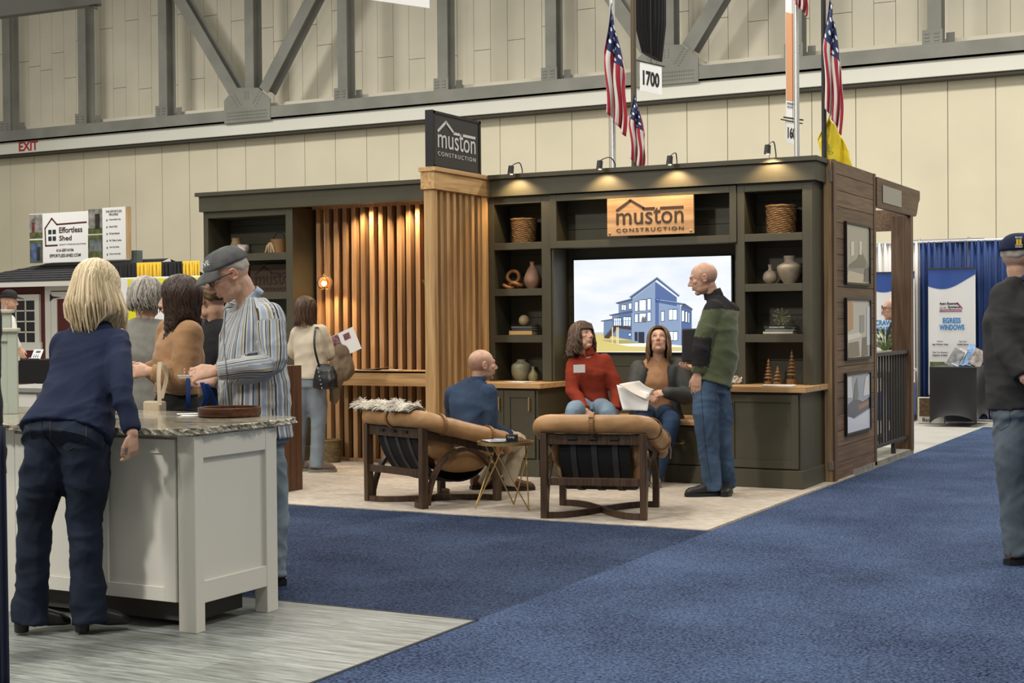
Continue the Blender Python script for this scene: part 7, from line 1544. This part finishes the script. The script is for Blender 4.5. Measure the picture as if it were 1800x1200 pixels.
# ---- 9 woman in a grey jacket on the bench
F9 = Fig(12.60, dict(head=(1158, 600, -.02), neck=(1157, 629, .02), chest=(1152, 668, .02), waist=(1152, 700, .05), pelvis=(1152, 722, .06), shR=(1124, 649, .02), shL=(1190, 645, .02), elR=(1112, 694, -.10), wrR=(1128, 700, -.34), elL=(1208, 696, -.08), wrL=(1172, 690, -.30), hipR=(1136, 727, .02), hipL=(1168, 727, .02), knR=(1128, 742, -.42), anR=(1122, 848, -.38), knL=(1180, 744, -.40), anL=(1150, 850, -.36)))
gj = cloth('charcoal_shell', (.050, .052, .050), .15, 6, (50, .2), .6); top9 = cloth('camel_top', (.36, .19, .10), .08, 8)
t, Rm, hc, sh = person('woman in a charcoal jacket and camel top sitting on the bench looking up', F9, cv(-.12, -.86, .45), (.19, .145, .175, .13, .175, .135, .185, .08), dict(pants=denim('mid_blue_denim', (.018, .036, .075), 1.9), shirt=top9, shoe=mat('tan_flat', (.28, .19, .10), .6), sole=mat('shoe_sole', (.20, .18, .15), .8)), female=True, voxel=.0045, shirt_seed=36, wr=.008, tints={'lips': 1.0}, gaze=(.15, 1, .2), sleeve=(.06, .055, .042), shirt_hem=.02, feet=(cv(0, -1), cv(-.2, -1)), hands=[('R', (cv(.6, -.5, .1), cv(0, .5, -.8), 1, .6)), ('L', (cv(-.95, -.2, -.05), cv(.1, .6, -.6), -1, .7))], shirt_name='top', brow=mat('brow_dark', (.02, .012, .01), .8))
mb = MB(); F_ = F9
for q in 'LR': limb(mb, [F_.J['sh'+q].lerp(F_.chest, .0), F_.J['sh'+q].lerp(F_.J['el'+q], .5), F_.J['el'+q], F_.J['el'+q].lerp(F_.J['wr'+q], .5), F_.J['wr'+q]], [.088, .084, .078, .066, .054], n=18)
for q, sx in (('L', 1), ('R', -1)):   # two open fronts hanging beside the top
    s_ = F_.J['sh'+q]; mb.tube(spline([s_+cv(-.04*sx, -.02, .0), F_.chest+cv(.130*sx, -.04, .0), F_.waist+cv(.150*sx, -.02, .0), F_.pelvis+cv(.18*sx, -.05, -.06)]+([F_.pelvis+cv(.25, -.08, -.20)] if sx > 0 else []), 4), [.062]*(13 if sx < 0 else 17), 12, flat=1.5, side=tuple(RH))
mb.tube(spline([F_.chest+cv(0, .12, .10), F_.waist+cv(0, .13, 0), F_.pelvis+cv(0, .12, -.02)], 4), [.15]*9, 16, flat=.25, side=tuple(RH))
me = remesh(mb, .010, 4, 'jacket'); wrinkle(me, .014, 14, 41); obj('jacket', me, gj, t, sm=True, angle=180)
hair_obj(t, strands(hc, Rm, 1.0, 300, .22, .009, 12, 15, (52, 308), .0070, .012, 1.12, -.15, shoulder=[F9.shL, F9.shR, F9.chest], sh_r=.10), hair_mat('caramel_hair', (.035, .02, .012), (.25, .15, .085)))
for i, (pts, lab) in enumerate(((((1084, 676, 12.20), (1142, 690, 12.16), (1138, 722, 12.14), (1095, 721, 12.14)), 'large white sheet drooping from the charcoal jacket woman\'s hands'), (((1088, 675, 12.16), (1124, 669, 12.22), (1150, 684, 12.20), (1137, 702, 12.10)), 'smaller folded sheet on top in the charcoal jacket woman\'s hand'))):
    mb = MB(); P = [dep(*p) for p in pts]; mb.grid(lambda u, v: P[0].lerp(P[1], u).lerp(P[3].lerp(P[2], u), v)+FH*(.035*math.sin(PI*u))+Vector((0, 0, -.012*math.sin(PI*v))), 10, 10); o = obj('paper_sheet', mb, paper if i == 0 else mat('paper_warm', (.60, .57, .53), .6), sm=True, angle=180, label=lab, cat='paper', group='papers in the seated woman\'s hands'); o.modifiers.new('t', 'SOLIDIFY').thickness = .002
# ---- 10 standing man in a green fleece
F10 = Fig(11.53, dict(head=(1236, 489, 0), neck=(1255, 520, .02), chest=(1262, 575, .03), waist=(1262, 622, .02), pelvis=(1252, 668, .0), shL=(1254, 541, -.10), shR=(1284, 544, .17), elL=(1232, 607, -.15), wrL=(1226, 658, -.13), elR=(1262, 610, .28), wrR=(1228, 645, .30), hipL=(1238, 690, -.06), hipR=(1264, 690, .06), knL=(1243, 768, -.04), anL=(1253, 850, -.02), knR=(1266, 768, .05), anR=(1279, 846, .12)))
grn = cloth('olive_fleece', (.082, .098, .050), .15, 8, (60, .4), sheen=.3); mdj = denim('classic_denim', (.032, .054, .092), 2.2)
t, Rm, hc, sh = person('bald man in a green fleece with dark shoulders and blue jeans standing by the television', F10, cv(-.95, .10, -.20), (.175, .135, .185, .145, .195, .145, .195, .09), dict(pants=mdj, shirt=grn, shoe=mat('black_sneaker', (.014, .014, .015), .45)), skin=SKIN2, tints={'stubble': (.80, .78, .74), 'ring': .035, 'beard': (.80, .76, .72), 'beardk': .4}, voxel=.0045, shirt_seed=44, wr=.010, sleeve=(.078, .070, .055), shirt_hem=-.01, hands=[('L', (cv(-.1, .1, -1), cv(.3, .6, 0), -1, .3)), ('R', (cv(-.9, -.3, -.1), cv(0, 0, 1), 1, .5))], feet=(cv(-1, -.15), cv(-.2, -.75)), shirt_name='fleece', pants_r=(.108, .092, .074, .082), nose=1.2, hem_out=1.07)
me = sh.data; co = get_co(me)+np.array(t.location); F_ = F10
seam(kid(t, 'jeans'), [(1260, 668), (1289, 672), (1285, 700), (1270, 712), (1256, 698), (1260, 668)], stitch, r=.0014); seam(kid(t, 'jeans'), [(1232, 680), (1236, 740), (1242, 800), (1250, 848)], MATS['seam_dark'], r=.0011)
# dark yoke and forearm patches
fl_ = np.array([p.vertices[0] for p in me.polygons]); c = co[fl_]; zt = F_.shL.z
a = np.array(F_.elL); b = np.array(F_.wrL); d = (b-a)/np.linalg.norm(b-a); tt = (c-a) @ d; dist = np.linalg.norm(c-a-tt[:, None]*d, axis=1)
k = (c[:, 2] > zt-.005-.10*np.abs((c-np.array(F_.shL)) @ np.array(RH))) | ((tt > -.07) & (tt < .16) & (dist < .085))
me.materials.append(cloth('dark_yoke', (.022, .020, .022), .1)); me.polygons.foreach_set('material_index', k.astype('i')); me.update()
collar(t, F_.neck+cv(0, 0, -.012), cv(-.3, 0, 1), .078, .060, MATS['dark_yoke'], open_=.5, ac=cv(-1, 0), th=.008)
bd = thing('binder', 'black zipped binder tucked under the green fleece man\'s arm', 'binder', dep(1232, 636, 11.56)); Mb2 = face_matrix(dep(1198, 636, 11.66), cv(.97, -.22, .02), cv(.02, 0, 1)); mb = MB(); mb.box(0, .30, 0, .265, -.03, 0, Mb2); obj('cover', mb, mat('binder_black', (.016, .015, .017), .6), bd, bevel=.012); mb = MB(); mb.box(.285, .292, .09, .125, 0, .004, Mb2); obj('zip_tag', mb, paper, bd)
# ---- 11 man at the right edge
F11 = Fig(8.25, dict(head=(1794, 453, 0), neck=(1792, 490, 0), chest=(1784, 560, 0), waist=(1784, 630, .0), pelvis=(1788, 700, 0), shR=(1764, 516, -.03), shL=(1835, 516, .12), elR=(1768, 606, -.12), wrR=(1800, 664, -.22), elL=(1850, 600, .1), wrL=(1840, 670, -.05), hipR=(1778, 730, -.03), hipL=(1812, 730, .05), knR=(1782, 850, 0), anR=(1788, 960, 0), knL=(1820, 850, .06), anL=(1830, 955, .1)))
t, Rm, hc, sh = person('man in a navy cap, dark sweater and jeans standing at the right edge', F11, cv(.92, .38, -.02), (.180, .15, .175, .16, .185, .15, .19, .085), dict(pants=denim('faded_denim', (.070, .088, .105), 2.0), shirt=cloth('charcoal_knit', (.036, .036, .036), .15, 10, (70, .3)), shoe=mat('brown_hiking', (.07, .045, .03), .7)), skin=SKIN2, voxel=.006, shirt_seed=51, wr=.011, sleeve=(.080, .072, .055), shirt_hem=.02, feet=(cv(.9, .35), cv(.9, .35)), pants_r=(.112, .088, .078, .084), hands=[('R', (cv(.8, -.2, -.4), cv(0, .5, 0), 1)), ('L', (cv(.6, 0, -.6), cv(0, .5, 0), -1))], eyes=False, shirt_name='sweater')
hair_obj(t, capmesh(hc, Rm, 1.0, 1.0, .4, -.42, .002, 4, -.05), bpy.data.materials['grey_short_hair']); seam(kid(t, 'jeans'), [(1742, 702), (1776, 704), (1774, 748), (1758, 756), (1745, 742), (1742, 702)], stitch, r=.0014)
nc = ball_cap(t, hc, Rm, 1.0, cloth('navy_cap', (.012, .018, .045), .1, 20))
Mx = face_matrix(hc+Rm @ Vector((.074, -.098, .066)), tuple(Rm @ Vector((0.25, 1, 0)) if False else Rm @ Vector((.58, .82, 0))), tuple(Rm @ Vector((-.15, .1, 1)))); mb = MB(); mb_text(mb, 'II', .0, 0, .028, .032, Mx, z=.003, bold=.05); mb.box(-.006, .034, -.004, .001, .003, .005, Mx); obj('cap_emblem', mb, mat('gold_thread', (.6, .38, .04), .6), nc)
mb = MB(); mb_text(mb, 'NAVY', -.004, .037, .036, .010, Mx, z=.004) if False else mb_text(mb, 'BASS', -.004, .037, .036, .010, Mx, z=.004); mb_text(mb, 'COMBAT', -.006, -.017, .040, .009, Mx, z=.004); obj('cap_lettering', mb, paper, nc)
collar(t, F11.neck+cv(0, 0, -.01), (0, 0, 1), .070, .030, mat('blue_collar', (.02, .05, .16), .8), ac=cv(1, 0))
# ---- 12 man in a cowboy hat by the shed
F12 = Fig(20.0, dict(head=(16, 530, 0), neck=(10, 550, 0), chest=(12, 575, 0), waist=(14, 598, 0), pelvis=(16, 618, 0), shR=(18, 560, -.16), shL=(0, 558, .16), elR=(24, 590, -.2), wrR=(34, 612, -.1), elL=(0, 590, .2), wrL=(8, 612, .2)))
t, Rm, hc, sh = person('man in a black cowboy hat and white shirt standing beside the shed window', F12, cv(.95, .1, -.05), MW, dict(pants=denim('rodeo_denim', (.05, .10, .17), 1.6), shirt=cloth('white_shirt', (.55, .54, .50), .06)), skin=SKIN2, voxel=.008, shirt_seed=55, feet=(cv(1, -.2), cv(1, -.1)), hands=[('R', (cv(.3, 0, -.9), cv(0, .5, 0), 1)), ('L', (cv(.3, 0, -.9), cv(0, .5, 0), -1))], tints={'beard': (.25, .18, .15), 'beardk': .5})
mb = MB()
def hatb(u, v): a = 2*PI*u; r_ = .085+.085*v; return hc+Rm @ Vector((r_*.88*math.sin(a), r_*1.15*math.cos(a), .055+.030*v*v*abs(math.sin(a))**1.5-.012*v*abs(math.cos(a))))
def hatc(u, v): a = 2*PI*u; el = PI/2*v; return hc+Rm @ Vector((.088*math.sin(a)*math.cos(el)**.5, .105*math.cos(a)*math.cos(el)**.5, .055+.105*math.sin(el)-.018*math.exp(-(math.sin(a)*2)**2)*v))
mb.grid(hatb, 40, 6, closed_u=True); mb.grid(hatc, 40, 10, closed_u=True); o = obj('cowboy_hat', mb, mat('hat_felt', (.012, .010, .010), .8), t, sm=True, angle=60); s_ = o.modifiers.new('t', 'SOLIDIFY'); s_.thickness = .006
# ---- 13 man with glasses behind the porch
F13 = Fig(16.6, dict(head=(1568, 543, 0), neck=(1576, 566, 0), chest=(1576, 592, 0), waist=(1576, 620, 0), pelvis=(1576, 650, 0), shL=(1578, 578, -.16), shR=(1572, 576, .16), elL=(1578, 610, -.2), wrL=(1562, 630, -.2), elR=(1572, 610, .2), wrR=(1556, 630, .2)))
t, Rm, hc, sh = person('bald man with glasses in a black jacket seen through the porch frame', F13, cv(-1, -.1, 0), MW, dict(pants=black_cloth, shirt=black_cloth), skin=SKIN2, voxel=.008, shirt_seed=58, tints={'stubble': (.6, .58, .55), 'ring': .01}, hands=[('L', (cv(-.9, 0, -.3), cv(0, .5, 0), -1))], feet=(cv(-1, 0), cv(-1, 0)), shirt_name='jacket', pants_name='trousers')
glasses(t, hc, Rm, 1.0, black)
# ---- 14 person mostly outside the left edge
F14 = Fig(6.0, dict(head=(-68, 405, 0), neck=(-68, 482, 0), chest=(-68, 555, 0), waist=(-68, 640, 0), pelvis=(-68, 715, 0), shR=(-30, 512, 0), shL=(-130, 512, 0), elR=(-22, 612, 0), wrR=(-17, 690, -.05), elL=(-150, 620, 0), wrL=(-150, 710, 0)))
person('person in a dark jacket cut off by the left edge, one sleeve and hand showing', F14, cv(.3, .9), (.165, .12, .155, .115, .165, .12, .175, .085), dict(pants=black_cloth, shirt=black_cloth), skin=SKIN2, voxel=.008, eyes=False, hands=[('R', (cv(.05, 0, -1), cv(-.6, .3, 0), -1, .5))], shirt_seed=60, shirt_name='jacket', pants_name='trousers')
